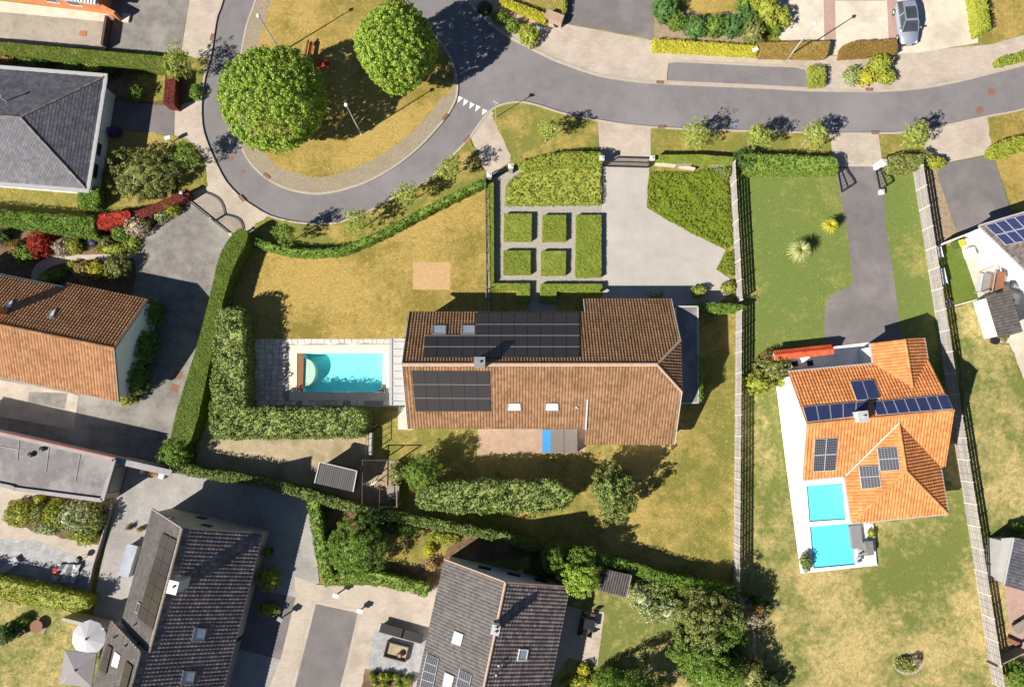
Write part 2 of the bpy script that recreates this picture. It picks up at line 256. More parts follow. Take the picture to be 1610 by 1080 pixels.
MT['liner_b'] = surf('bright_cyan_pool_liner', (0.1, 0.68, 0.76), (0.11, 0.7, 0.78), 0.5, 0.6, bmp=0)
MT['water'] = watermat('pool_water', (0.74, 0.985, 1.0))
MT['f_tuft'] = leafmat('grass_blades', (0.2, 0.2, 0.05), (0.36, 0.3, 0.09), (0.62, 0.5, 0.22), 0.1)
MT['f_tuftg'] = leafmat('green_grass_blades', (0.14, 0.18, 0.04), (0.24, 0.26, 0.07), (0.42, 0.38, 0.14), 0.1)
MT['blue_cover'] = plain('blue_pool_water_liner', (0.05, 0.27, 0.6), 0.3)
MT['taupe'] = plain('taupe_vinyl_cover', (0.175, 0.15, 0.133), 0.6)
MT['fabric_grey'] = plain('light_grey_canvas', (0.42, 0.42, 0.45), 0.9)
MT['fabric_taupe'] = plain('taupe_canvas', (0.24, 0.225, 0.23), 0.9)
MT['pv_black'] = panelmat('black_solar_cells', (0.03, 0.025, 0.025), (0.04, 0.034, 0.033), 6, 10, 0.06, 0.3)
MT['pv_blue'] = panelmat('blue_solar_cells', (0.022, 0.03, 0.085), (0.06, 0.075, 0.15), 6, 10, 0.07, 0.25)
MT['pv_grid'] = panelmat('gridded_solar_cells', (0.02, 0.022, 0.035), (0.25, 0.25, 0.25), 6, 6, 0.13, 0.3)
MT['pv_frame'] = plain('aluminium_frame', (0.45, 0.45, 0.47), 0.4)
MT['pv_frame_dark'] = plain('black_frame', (0.04, 0.038, 0.04), 0.4)
MT['car_paint'] = surf('silver_car_paint', (0.42, 0.46, 0.55), (0.44, 0.48, 0.57), 1, 0.25, metal=0.55, bmp=0, spec=0.6)
MT['tyre'] = plain('black_rubber', (0.015, 0.015, 0.016), 0.85)
MT['terracotta'] = plain('terracotta', (0.4, 0.16, 0.08), 0.8)
MT['blue_paint'] = plain('blue_road_paint', (0.12, 0.25, 0.6), 0.7)
# ---------------------------------------------------------------- mesh builder and objects
def wloc(o):
    v = Vector((0, 0, 0))
    while o: v = v + o.location; o = o.parent
    return v
def link(name, me, parent=None, mats=(), base=None):
    o = bpy.data.objects.new(name, me); COL.objects.link(o)
    for m in mats: me.materials.append(MT[m])
    if parent: o.parent = parent
    return o
class MB:
    def __init__(s): s.v = []; s.f = []; s.m = []; s.uv = {}
    def add(s, vs, fs, m=0):
        b = len(s.v); s.v += [tuple(v) for v in vs]; s.f += [tuple(i + b for i in f) for f in fs]; s.m += [m] * len(fs); return b
    def box(s, c, d, rz=0, m=0, taper=1.0):
        cx, cy, cz = c; a, b, h = d[0] / 2, d[1] / 2, d[2]; co, si = math.cos(rz), math.sin(rz); vs = []
        for z, k in ((0, 1), (h, taper)):
            for x, y in ((-a, -b), (a, -b), (a, b), (-a, b)): vs.append((cx + (x * co - y * si) * k, cy + (x * si + y * co) * k, cz + z))
        s.add(vs, [(3, 2, 1, 0), (4, 5, 6, 7), (0, 1, 5, 4), (1, 2, 6, 5), (2, 3, 7, 6), (3, 0, 4, 7)], m); return s
    def bar(s, a, b, w, h=None, m=0, up=Vector((0, 0, 1))):
        a, b = Vector(a), Vector(b); h = h or w; d = (b - a).normalized()
        if abs(d.dot(up)) > 0.98: up = Vector((0, 1, 0))
        x = d.cross(up).normalized() * (w / 2); y = x.normalized().cross(d) * (h / 2); vs = []
        for p in (a, b): vs += [p - x - y, p + x - y, p + x + y, p - x + y]
        s.add(vs, [(3, 2, 1, 0), (4, 5, 6, 7), (0, 1, 5, 4), (1, 2, 6, 5), (2, 3, 7, 6), (3, 0, 4, 7)], m); return s
    def tube(s, pts, radii, n=8, m=0):
        pts = [Vector(p) for p in pts]; rings = []
        for i, p in enumerate(pts):
            d = (pts[min(i + 1, len(pts) - 1)] - pts[max(i - 1, 0)]).normalized(); u = Vector((0, 0, 1)) if abs(d.z) < 0.9 else Vector((1, 0, 0))
            x = d.cross(u).normalized(); y = d.cross(x); r = radii[i] if hasattr(radii, '__len__') else radii
            rings.append([p + x * (r * math.cos(2 * math.pi * k / n)) + y * (r * math.sin(2 * math.pi * k / n)) for k in range(n)])
        vs = [v for r in rings for v in r]; fs = []
        for i in range(len(pts) - 1):
            for k in range(n): fs.append((i * n + k, i * n + (k + 1) % n, (i + 1) * n + (k + 1) % n, (i + 1) * n + k))
        fs.append(tuple(range(n))[::-1]); fs.append(tuple((len(pts) - 1) * n + k for k in range(n))); s.add(vs, fs, m); return s
    def prism(s, poly, z0, z1, m=0, cap=True, bottom=True):
        """vertical prism over a plan polygon; z1 may be a list of heights, one for each corner"""
        n = len(poly); zt = z1 if hasattr(z1, '__len__') else [z1] * n
        area = sum(poly[i][0] * poly[(i + 1) % n][1] - poly[(i + 1) % n][0] * poly[i][1] for i in range(n))
        if area < 0: poly = list(poly)[::-1]; zt = list(zt)[::-1]
        vs = [(p[0], p[1], z0) for p in poly] + [(p[0], p[1], z) for p, z in zip(poly, zt)]
        fs = [(i, (i + 1) % n, n + (i + 1) % n, n + i) for i in range(n)]
        tri = tessellate_polygon([[Vector((p[0], p[1], 0)) for p in poly]])
        for a, b, c in tri:
            A, B, C = (Vector(poly[q][:2]) for q in (a, b, c))
            if (B - A).cross(C - A) < 0: b, c = c, b
            if cap: fs.append((n + a, n + b, n + c))
            if bottom: fs.append((c, b, a))
        s.add(vs, fs, m); return s
    def dome(s, c, rx, ry, rz, nu=12, nv=5, m=0, lo=0.0):
        vs = []; fs = []
        for j in range(nv + 1):
            a = lo + (math.pi / 2 - lo) * j / nv
            for i in range(nu): t = 2 * math.pi * i / nu; vs.append((c[0] + rx * math.cos(a) * math.cos(t), c[1] + ry * math.cos(a) * math.sin(t), c[2] + rz * math.sin(a)))
        for j in range(nv):
            for i in range(nu): fs.append((j * nu + i, j * nu + (i + 1) % nu, (j + 1) * nu + (i + 1) % nu, (j + 1) * nu + i))
        fs.append(tuple(range(nu))[::-1]); s.add(vs, fs, m); return s
    def build(s, name, mats, parent=None, smooth=False, label=None, cat=None, group=None, kind=None, uv=None):
        if isinstance(mats, str): mats = (mats,)
        me = bpy.data.meshes.new(name); v = np.array(s.v, dtype=float)
        if parent: off = np.array(wloc(parent))
        else: off = np.array([(v[:, 0].min() + v[:, 0].max()) / 2, (v[:, 1].min() + v[:, 1].max()) / 2, v[:, 2].min()])
        me.from_pydata((v - off).tolist(), [], s.f)
        if len(mats) > 1: me.polygons.foreach_set('material_index', s.m)
        me.polygons.foreach_set('use_smooth', [bool(smooth)] * len(s.f))
        if uv:
            l = me.uv_layers.new(name='UVMap'); d = []
            for p in me.polygons: d += [c for k in range(p.loop_total) for c in uv[k % 4]]
            l.data.foreach_set('uv', d)
        o = link(name, me, parent, mats)
        if not parent: o.location = off
        tag(o, label, cat, group, kind); me.update(); return o
def tag(o, label=None, cat=None, group=None, kind=None):
    if label: o['label'] = label
    if cat: o['category'] = cat
    if group: o['group'] = group
    if kind: o['kind'] = kind
    return o
def thing(name, label, cat, loc, group=None, rz=0):
    o = bpy.data.objects.new(name, None); COL.objects.link(o); o.location = Vector(loc); o.rotation_euler = (0, 0, rz); o.empty_display_size = 0.3
    return tag(o, label, cat, group)
def copy_tree(o, parent=None):
    c = o.copy(); COL.objects.link(c)
    if parent: c.parent = parent
    for ch in list(o.children): copy_tree(ch, c)
    return c
# ================================================================ THE SETTING
LOOP = [(356, -150), (352, -60), (350, 0), (340, 28), (331, 86), (321, 124), (316, 166), (318, 202), (328, 233), (345, 270), (358, 291), (381, 314), (404, 329), (421, 339), (452, 348), (486, 352), (522, 352), (545, 346), (576, 335), (602, 319), (654, 294), (684, 274), (711, 246), (740, 215), (755, 193), (771, 174), (789, 165), (806, 161.5), (823, 161), (852, 168), (886, 179), (930, 188), (981, 196), (1033, 201), (1111, 205), (1205, 207), (1304, 210), (1381, 210), (1428, 208), (1485, 198), (1553, 183), (1610, 172), (1720, 140), (1900, 80)]
UPPER = [(1900, -10), (1720, 66), (1610, 102), (1563, 114), (1511, 127), (1459, 137), (1407, 142), (1366, 143), (1278, 142), (1205, 138), (1046, 131), (997, 127), (945, 119), (904, 106), (865, 91), (826, 71), (800, 58), (773, 38), (750, 16), (734, 0), (690, -60), (630, -150)]
ISLE = [(430, -150), (412, -60), (402, 0), (389, 36), (381, 75), (375, 110), (371, 150), (371, 190), (374, 216), (384, 241), (400, 264), (423, 283), (452, 297), (486, 304), (511, 304), (545, 297), (581, 284), (623, 260), (659, 231), (690, 198), (706, 177), (718, 152), (718, 124), (711, 96), (696, 70), (675, 47), (649, 13), (636, 0), (600, -60), (560, -150)]
ROADZ = -0.09
def sheet(name, polys, z, mat, kind='structure', parent=None):
    """one flat sheet: polys[0] is the outline, the others are holes"""
    vs = [Vector((p[0], p[1], 0)) for q in polys for p in q]
    tri = tessellate_polygon([[Vector((p[0], p[1], 0)) for p in q] for q in polys]); fs = []
    for a, b, c in tri:
        if (vs[b] - vs[a]).cross(vs[c] - vs[a]).z < 0: b, c = c, b
        fs.append((a, b, c))
    m = MB(); m.add([(v.x, v.y, z) for v in vs], fs)
    o = m.build(name, mat); o['kind'] = kind; return o
loop_s, upper_s, isle_s = smooth(LOOP, 4), smooth(UPPER, 4), smooth(ISLE, 4)
road_poly = PP(loop_s + upper_s, ROADZ)
POOL_A = PP([(467.5, 555.5), (607, 555.5), (607, 616), (467, 616)])
POOL_B = PP([(1267.7, 763.6), (1323.4, 758.7), (1329, 816), (1272, 820)])
POOL_C = PP([(1272.8, 828), (1336.6, 822), (1344, 887), (1278.6, 893)])
BIG = [Vector((-450, -450, 0)), Vector((450, -450, 0)), Vector((450, 450, 0)), Vector((-450, 450, 0))]
sheet('ground', [BIG, road_poly, POOL_A, POOL_B, POOL_C], 0.0, 'verge')
sheet('road', [[p + (p - Vector((0, 30, 0))).normalized() * 0.0 for p in road_poly]], ROADZ, 'asphalt')
RAG = random.Random(21)
def ragged(poly, step=0.45, amt=0.075):
    out = []
    for a, b in zip(poly, poly[1:] + poly[:1]):
        n = max(1, int((Vector(b) - Vector(a)).length / step))
        for k in range(n): p = Vector(a).lerp(Vector(b), k / n); out.append(Vector((p.x + RAG.gauss(0, amt), p.y + RAG.gauss(0, amt), 0)))
    return out
LV = []; LAWNS = []; PATCHES = []
def patch(name, mat, px, sm=False, holes=(), world=None, minlev=0):
    poly = world or PP(smooth(px, 4, True) if sm else px)
    if mat in ('dry', 'dryg', 'green', 'greengold', 'verge', 'bark', 'soil', 'sand') and not holes: poly = ragged(poly)
    xs, ys = [p[0] for p in poly], [p[1] for p in poly]; bb = (min(xs), max(xs), min(ys), max(ys)); lev = minlev
    for b, l in LV:
        if not (bb[0] > b[1] or bb[1] < b[0] or bb[2] > b[3] or bb[3] < b[2]): lev = max(lev, l + 1)
    LV.append((bb, lev)); PATCHES.append((np.array([[p[0], p[1]] for p in poly]), 0.006 + 0.004 * lev))
    if mat in ('dry', 'dryg', 'green', 'greengold', 'verge'): LAWNS.append((poly, mat, 0.006 + 0.004 * lev, [p for h in holes for p in [h]]))
    return sheet(name, [poly] + list(holes), 0.006 + 0.004 * lev, mat)
def strip(name, pts, wd, z0, z1, mat, joint=1.0, parent=None, kind='structure'):
    """a run of stones laid along a line"""
    m = MB(); pts = [Vector((p[0], p[1], 0)) for p in pts]
    L = [0]
    for a, b in zip(pts, pts[1:]): L.append(L[-1] + (b - a).length)
    def at(s):
        for i in range(len(pts) - 1):
            if s <= L[i + 1] or i == len(pts) - 2:
                return pts[i].lerp(pts[i + 1], (s - L[i]) / max(1e-6, L[i + 1] - L[i]))
    n = max(1, int(L[-1] / joint)); st = L[-1] / n
    for i in range(n):
        a, b = at(i * st + 0.006), at((i + 1) * st - 0.006); d = (b - a).normalized(); q = Vector((-d.y, d.x, 0)) * wd / 2
        m.prism([a - q, b - q, b + q, a + q], z0, z1 + random.uniform(-.004, .004), bottom=False)
    return m.build(name, mat, parent, kind=kind if not parent else None)
random.seed(3)
strip('kerb', PP([p for p in loop_s], 0), 0.2, ROADZ - .02, 0.055, 'kerb')
strip('kerb', PP(upper_s, 0), 0.26, ROADZ - .02, 0.055, 'kerb')
# --- the island in the turning loop
isle_w = PP(isle_s, 0)
sheet('island_setts', [isle_w], 0.008, 'setts')
strip('kerb', isle_w, 0.2, ROADZ - .02, 0.03, 'kerb')
ISL = PP(smooth([(455, -150), (436, -60), (427, 0), (421, 16), (408, 65), (398, 110), (395, 170), (400, 212), (416, 241), (439, 263), (475, 275), (509, 279), (569, 259), (607, 239), (649, 207), (675, 181), (690, 158), (705, 148), (712, 136), (713, 122), (707, 97), (692, 73), (671, 50), (645, 15), (632, 0), (595, -60), (555, -150)], 4)); sheet('island_lawn', [ISL], 0.014, 'dry'); LAWNS0 = [(ISL, 'dry', 0.014, [])]
m = MB(); c = P(416, 6); m.box((c.x, c.y, 0.012), (0.9, 0.9, 0.012)); m.build('drain_cover', 'bark', kind='structure')
# --- pavements, drives, terraces, lawns: sheets laid a few millimetres above each other
patch('pavement', 'paving', [(296, -120), (355, -120), (350, -5), (340, 28), (331, 88), (308, 92), (285, 84), (298, 0)])
patch('pavement', 'paving', [(275, 168), (316.5, 156), (318, 204), (328, 233), (345, 270), (358, 291), (381, 314), (421, 339), (400, 362), (366, 371), (292, 308), (327, 293), (322, 250), (298, 222), (274, 213)])
patch('pavement', 'paving', [(740, 215), (755, 193), (771, 174), (776, 178), (806, 252), (765, 279), (757, 258)])
patch('drive_apron', 'paving', [(940, 189), (1023, 200), (1023, 246), (1021, 264), (946, 262), (943, 244)])
patch('drive_apron', 'paving', [(1304, 209.5), (1381, 209.5), (1388, 263), (1313, 263)])
patch('drive_apron', 'paving', [(1460, 203), (1485, 197.5), (1552, 183), (1562, 241), (1488, 256), (1462, 262), (1452, 230)])
patch('pavement', 'paving', [(760, 0), (800, 2), (860, 35), (888, 38), (1026, 64), (1028, 76), (1210, 87), (1320, 88), (1410, 84), (1560, 70), (1610, 55), (1720, 18), (1720, 62)] + [(x, y - .3) for x, y in UPPER[2:20]])
patch('cream_drive', 'paving_cream', [(1190, -140), (1526, -140), (1538, 68), (1440, 84), (1320, 87), (1245, 85), (1225, 60)])
patch('pink_paving_strip', 'pink_paver', [(1293, -100), (1311, -100), (1314, 66), (1296, 66)])
patch('pink_paving_strip', 'pink_paver', [(1390, -100), (1407, -100), (1412, 62), (1397, 62)])
patch('pink_paving_strip', 'pink_paver', [(1312.5, -16), (1392, -16), (1392, 2), (1312.5, 2)])
patch('asphalt_drive', 'asphalt_new', [(888, -120), (1032, -120), (1027, 62), (888, 37), (882, 12)])
bay = [(1048, 127), (1049, 105), (1051, 100), (1058, 97.5), (1200, 104), (1258, 106), (1266, 109), (1270, 116), (1270, 138), (1200, 134)]
patch('parking_bay', 'asphalt', bay)
strip('kerb', PP([(1047, 128), (1048, 105), (1050.5, 99), (1058, 96.5), (1200, 103.5), (1258, 105.5), (1267, 108), (1271.5, 116), (1271.5, 138)], 0), 0.2, 0, 0.07, 'kerb')
patch('front_lawn', 'dry', [(1083, -100), (1160, -100), (1160, 16), (1104, 23), (1079, 10)])
patch('planting_bed', 'bark', [(1029, 10), (1050, 30), (1079, 13), (1104, 25), (1160, 18), (1200, 30), (1195, 72), (1028, 62)])
patch('front_lawn', 'dryg', [(800, -100), (858, -100), (884, -100), (884, 20), (862, 28), (800, 0)])
patch('front_lawn', 'dry', [(1558, -100), (1700, -100), (1700, 20), (1610, 54), (1555, 68), (1545, 50)])
patch('brick_path', 'pink_paver', [(778, -60), (800, -60), (800, 2), (850, 40), (832, 52), (808, 34), (776, 6)])
patch('asphalt_drive', 'asphalt_old', [(160, -120), (300, -120), (297, 0), (284, 84), (165, 78), (170, 24)])
patch('old_terrace', 'old_terrace', [(-120, -10), (171, 23), (168, 78), (-120, 58)])
patch('terrace_edge_slabs', 'paving_cream', [(-120, -12), (170, 22), (169, 35), (-120, 8)])
patch('planting_bed', 'soil', [(-120, 78), (258, 92), (306, 98), (322, 110), (314, 156), (275, 168), (222, 164), (165, 158), (150, 118), (-120, 98)])
patch('front_verge', 'verge', [(215, 108), (262, 112), (258, 160), (220, 160)])
patch('front_verge', 'verge', [(303, 94), (327, 92), (318, 126), (313, 152), (290, 160), (300, 120)])
patch('asphalt_drive', 'asphalt_new', [(165, 158), (222, 164), (275, 168), (273, 213), (219, 207), (160, 200)])
patch('front_lawn', 'dryg', [(160, 202), (219, 208), (272, 214), (298, 222), (321, 250), (325, 292), (292, 306), (250, 318), (160, 330), (140, 300)])
patch('side_lawn', 'dryg', [(-120, 280), (130, 300), (160, 330), (150, 345), (-120, 325)])
patch('planting_bed', 'soil', [(-120, 345), (150, 370), (200, 330), (291, 306), (290, 318), (249, 355), (220, 379), (211, 400), (215, 436), (225, 470), (100, 450), (-120, 410)])
patch('garden_path', 'paving', smooth([(62, 412), (90, 402), (130, 401), (212, 399), (213, 406), (130, 410), (92, 416), (72, 425), (60, 440), (50, 440), (52, 425)], 3, True))
patch('side_drive', 'asphalt_old', smooth([(291, 310), (366, 371), (352, 400), (345, 430), (330, 480), (316, 540), (290, 640), (272, 705), (276, 748)], 3) + [(180, 735), (-120, 690), (-120, 560), (180, 560), (205, 475), (215, 436), (211, 400), (220, 379), (249, 355), (288, 319)])
patch('concrete_apron', 'paving', [(-120, 575), (107, 617), (124, 622), (116, 675), (-120, 634)])
patch('asphalt_patch', 'asphalt_old', [(46, 616), (107, 618), (102, 643), (44, 632)])
patch('paved_yard', 'paver_grey', [(150, 715), (272, 742), (320, 742), (490, 783), (502, 915), (470, 935), (430, 1120), (130, 1150), (150, 935), (181, 792)])
patch('beige_paving', 'paving', [(-120, 745), (160, 786), (181, 791), (158, 872), (150, 892), (-120, 850)])
patch('planting_bed', 'soil', [(12, 788), (70, 776), (165, 796), (158, 856), (85, 842), (12, 824)])
patch('slate_terrace', 'slate_terrace', [(-120, 838), (60, 850), (152, 886), (140, 935), (-120, 905)])
patch('back_lawn', 'greengold', [(-120, 925), (90, 955), (170, 985), (150, 1150), (-120, 1150)])
patch('shared_pavement', 'paving', [(463, 905), (500, 919), (690, 919), (655, 1150), (395, 1150), (441, 1036), (465, 939)])
patch('asphalt_parking', 'asphalt_new', [(400, 905), (423, 930), (465, 939), (441, 1036), (360, 1016)])
patch('street', 'asphalt_new', [(497, 949), (563, 963), (518, 1150), (446, 1150)])
strip('kerb', PP([(437, 1150), (492, 943), (567, 958.5), (524, 1150)], 0), 0.25, 0, 0.06, 'kerb')
patch('slate_terrace', 'slate_terrace', [(589, 988), (670, 1008), (640, 1120), (566, 1120), (579, 1050)])
patch('planting_bed', 'soil', [(574, 1053), (652, 1060), (640, 1120), (560, 1120)])
# main property
patch('garden_lawn', 'dry', [(366, 400), (388, 372)] + [(400, 376), (431, 388), (465, 394), (504, 394), (535, 391), (568, 378), (607, 360), (646, 340), (685, 320), (724, 301), (766, 283), (767, 500), (640, 500), (640, 545), (340, 545)])
patch('bare_soil_patch', 'bare', [(x + random.uniform(-1.1, 1.1), y + random.uniform(-1.1, 1.1)) for x, y in [(650 + i * 3, 412.5) for i in range(20)] + [(708, 414 + i * 3) for i in range(14)] + [(707 - i * 3, 455.5) for i in range(20)] + [(649.5, 453 - i * 3) for i in range(14)]])
patch('verge_lawn', 'verge', smooth([(398, 364), (421, 343), (486, 356), (522, 356), (576, 339), (654, 298), (711, 250), (740, 221), (756, 260), (764, 281), (724, 300), (646, 338), (568, 377), (504, 393), (440, 390)], 2, True))
patch('verge_lawn', 'verge', [(774, 182), (790, 168), (823, 164), (886, 182), (939, 192), (943, 243), (880, 250), (806, 262), (804, 250)])
patch('verge_lawn', 'verge', [(1025, 204), (1111, 208), (1205, 210), (1302, 213), (1306, 245), (1150, 250), (1025, 250)])
patch('verge_lawn', 'verge', [(1383, 213), (1428, 211), (1460, 206), (1452, 230), (1450, 250), (1388, 262)])
patch('verge_lawn', 'dry', [(1553, 186), (1610, 174), (1720, 140), (1720, 350), (1590, 330), (1563, 252)])
patch('gravel_court', 'gravel_grey', [(776, 268), (950, 262), (950, 492), (768, 492), (768, 290)])
patch('gravel_drive', 'gravel_light', [(946, 262), (1021, 263), (1017, 327), (1051, 347), (1096, 371), (1141, 393), (1126, 424), (1150, 440), (1148, 462), (1100, 500), (1052, 500), (918, 500), (918, 476), (948, 470)])
patch('front_plot', 'dryg', [(770, 452), (834, 452), (834, 500), (770, 500)])
patch('front_plot', 'dryg', [(874, 456), (947, 456), (936, 500), (874, 500)])
patch('garden_lawn', 'dryg', [(578, 655), (640, 640), (1060, 480), (1160, 478), (1158, 935), (1100, 925), (1000, 898), (870, 872), (700, 832), (575, 800)])
patch('pool_terrace', 'gravel_grey', [(398, 533), (614, 532), (634, 532), (634, 640), (398, 638)], holes=[POOL_A])
patch('pool_coping', 'pool_coping', [(455, 543), (613, 542), (613, 630), (455, 630)], holes=[POOL_A])
TER = [o for o in bpy.data.objects if o.name == 'pool_terrace'][0]
TZ = TER.location.z; rf = random.Random(8); T0, T1 = P(398.5, 533), P(613, 637.5); nx, ny = 21, 13; gx = {}
for j in range(ny + 1):
    for i in range(nx + 1): gx[i, j] = Vector((T0.x + (T1.x - T0.x) * (i + rf.uniform(-.28, .28) * (0 < i < nx)) / nx, T0.y + (T1.y - T0.y) * (j + rf.uniform(-.28, .28) * (0 < j < ny)) / ny, 0))
C0, C1 = P(455, 543), P(613, 630)
for j in range(ny):
    for i in range(nx):
        q = [gx[i, j], gx[i, j + 1], gx[i + 1, j + 1], gx[i + 1, j]]; ce = sum(q, Vector()) / 4
        if C0.x - .3 < ce.x and C1.y - .2 < ce.y < C0.y + .2: continue
        m = MB(); m.prism([p + (ce - p).normalized() * .045 for p in q], TZ - .005, TZ + .02 + rf.uniform(0, .02)); m.build('flagstone', rf.choice(('pool_stone', 'pool_stone_b', 'pool_stone_c')), TER)
patch('corner_slab', 'paving_cream', [(626, 640), (650, 640), (650, 676), (626, 675)])
patch('brick_patio', 'brick_patio', [(752, 660), (925, 660), (920, 711), (750, 714)])
patch('sand_yard', 'sand', [(316, 640), (580, 660), (582, 700), (578, 800), (480, 778), (400, 758), (306, 738)])
patch('aviary_floor', 'bark', [(578, 722), (630, 722), (630, 795), (576, 795)])
# garden between the drives (south)
patch('shrub_garden', 'soil', [(486, 790), (560, 802), (640, 817), (790, 847), (870, 872), (700, 885), (680, 928), (510, 915)])
patch('shrub_lawn', 'dryg', [(600, 845), (660, 832), (720, 838), (700, 870), (640, 890), (596, 880)])
patch('back_lawn', 'greengold', [(850, 870), (940, 885), (1160, 935), (1145, 1150), (860, 1150), (893, 930)])
patch('beige_patio', 'paving', [(885, 950), (914, 957), (950, 962), (939, 1045), (893, 1033), (860, 1080), (850, 1060)])
# orange-roofed property
patch('front_lawn', 'green', [(1160, 268), (1313, 262), (1318, 272), (1387, 262), (1390, 264), (1436, 266), (1480, 520), (1495, 600), (1160, 600)])
patch('back_lawn', 'greengold', [(1158, 590), (1230, 600), (1252, 735), (1495, 600), (1515, 760), (1575, 1150), (1160, 1150), (1156, 930)], holes=[POOL_B, POOL_C])
patch('asphalt_drive', 'asphalt_new', [(1313, 263), (1387, 263), (1392, 356), (1407, 451), (1416, 535), (1400, 560), (1300, 560), (1296, 529), (1295.5, 505), (1297, 488), (1301, 474), (1308, 464), (1319, 457), (1332, 453), (1339, 449), (1341, 442), (1334, 380)])
PATCHES.append((np.array([[p[0], p[1]] for p in PP([(1220, 608), (1250, 598), (1265, 756), (1345, 745), (1350, 824), (1372, 823), (1379, 888), (1258, 901), (1234, 720)])]), 0.05)); wt_ = MB(); WZ = 0.006 + 0.004 * (max(l for b, l in LV) + 1)
for q in ([(1220, 608), (1250, 598), (1260, 690), (1265, 756), (1267.7, 763.6), (1272, 820), (1272.8, 828), (1278.6, 893), (1279, 899), (1258, 901), (1234, 720)], [(1265, 756), (1345, 745), (1323.4, 758.7), (1267.7, 763.6)], [(1323.4, 758.7), (1345, 745), (1351, 816), (1329, 816)], [(1272, 820), (1329, 816), (1351, 816), (1352, 821.5), (1336.6, 822), (1272.8, 828)], [(1336.6, 822), (1352, 821.5), (1372, 823), (1379, 888), (1344, 887)], [(1278.6, 893), (1344, 887), (1379, 888), (1279, 899)]):
    w_ = PP(q); tr_ = tessellate_polygon([[Vector((p.x, p.y, 0)) for p in w_]]); wt_.add([(p.x, p.y, WZ) for p in w_], [t_ if (w_[t_[1]] - w_[t_[0]]).cross(w_[t_[2]] - w_[t_[0]]).z > 0 else t_[::-1] for t_ in tr_])
wt_.build('white_terrace', 'white_deck', kind='structure')
patch('entrance_terrace', 'white_deck', [(1224, 556), (1368, 538), (1372, 575), (1250, 600), (1226, 590)])
# right neighbour
patch('side_verge', 'bark', [(1442, 268), (1474, 268), (1504, 366), (1464, 390)])
patch('asphalt_drive', 'asphalt_new', [(1472, 271), (1488, 257), (1562, 243), (1565, 256), (1587, 329), (1600, 360), (1503, 366)])
patch('artificial_turf', 'turf', [(1470, 392), (1510, 386), (1539, 469), (1500, 482)])
patch('cream_terrace', 'paving_cream', [(1509, 386), (1560, 368), (1720, 360), (1720, 600), (1610, 600), (1586, 540), (1562, 538), (1538, 470)])
patch('side_lawn', 'greengold', [(1500, 483), (1539, 471), (1562, 539), (1586, 541), (1610, 601), (1720, 620), (1720, 1150), (1590, 1150), (1560, 950), (1520, 700)])
patch('yard', 'pink_paver', [(1578, 922), (1720, 930), (1720, 1010), (1590, 1020)])
# road furniture set flush in the carriageway
def flat(name, px, py, lx, ly, rz, mat, z, label=None, cat=None, rnd=False, group=None):
    c = P(px, py, z); m = MB()
    if rnd: m.tube([(c.x, c.y, z), (c.x, c.y, z + 0.008)], lx / 2, 16)
    else:
        m.box((c.x, c.y, z), (lx, ly, 0.008), rz)
        k = 4
        for i in range(k): m.box((c.x + (i - (k - 1) / 2) * lx / k * math.cos(rz), c.y + (i - (k - 1) / 2) * lx / k * math.sin(rz), z + 0.008), (lx / k * 0.55, ly * 0.8, 0.006), rz)
    return m.build(name, mat, label=label, cat=cat, group=group)
G = 'road gullies'
for px, py, rz, wh in [(333, 59, 80, 'on the west arm of the loop'), (1038, 129.5, -3, 'by the parking bay corner'), (1040, 200, -3, 'beside the gravel drive apron'), (1367, 141, 0, 'below the yellow shrubs'), (1376, 209, 0, 'beside the orange house apron'), (733, 219, 48, 'beside the garden gate path'), (699.5, 184, 50, 'on the island kerb by the yield triangles'), (380, 312, -45, 'by the white driveway gate'), (419, 277, -38, 'on the island kerb at its south-west bend')]:
    flat('drain_grate', px, py, 0.8, 0.34, R(rz), 'rust', 0.058, 'rusty brown drain grate set in the kerb ' + wh, 'drain', group=G)
for px, py, wh in [(1559, 144, 'on the road, farther from the garden side'), (1540, 173, 'on the road near the bark verge side')]:
    flat('manhole_cover', px, py, 0.8, 0.8, 0, 'rust', ROADZ + 0.004, 'round reddish manhole cover ' + wh, 'manhole cover', rnd=True)
for px, py in [(363, 249), (382, 270)]:
    flat('manhole_cover', px, py, 0.5, 0.5, 0, 'rust', ROADZ + 0.004, 'small reddish round cover in the loop road', 'manhole cover', rnd=True, group='small covers in the loop')
for px, py, lab in [(280, 589, 'square rust coloured cover beside the clipped hedge'), (275, 610, 'square rust coloured cover nearer the grey garage')]:
    flat('access_cover', px, py, 0.8, 0.8, R(-15), 'rust', 0.04, lab, 'cover')
flat('access_cover', 130, 53, 0.75, 0.6, R(-5), 'terracotta', 0.04, 'terracotta square cover on the weathered terrace', 'cover')
flat('access_cover', 1196, 699, 0.75, 0.75, R(0), 'steel_grey', 0.03, 'dark square cover in the lawn by the slatted fence', 'cover')
for px, py in [(1387, 847), (1404, 841), (1425, 840)]:
    m = MB(); c = P(px, py); m.box((c.x, c.y, 0.012), (0.75, 0.7, 0.045), R(3)); m.build('stepping_slab', 'paver_grey', label='grey square slab lying in the lawn by the orange house', cat='slab', group='slabs in the lawn')
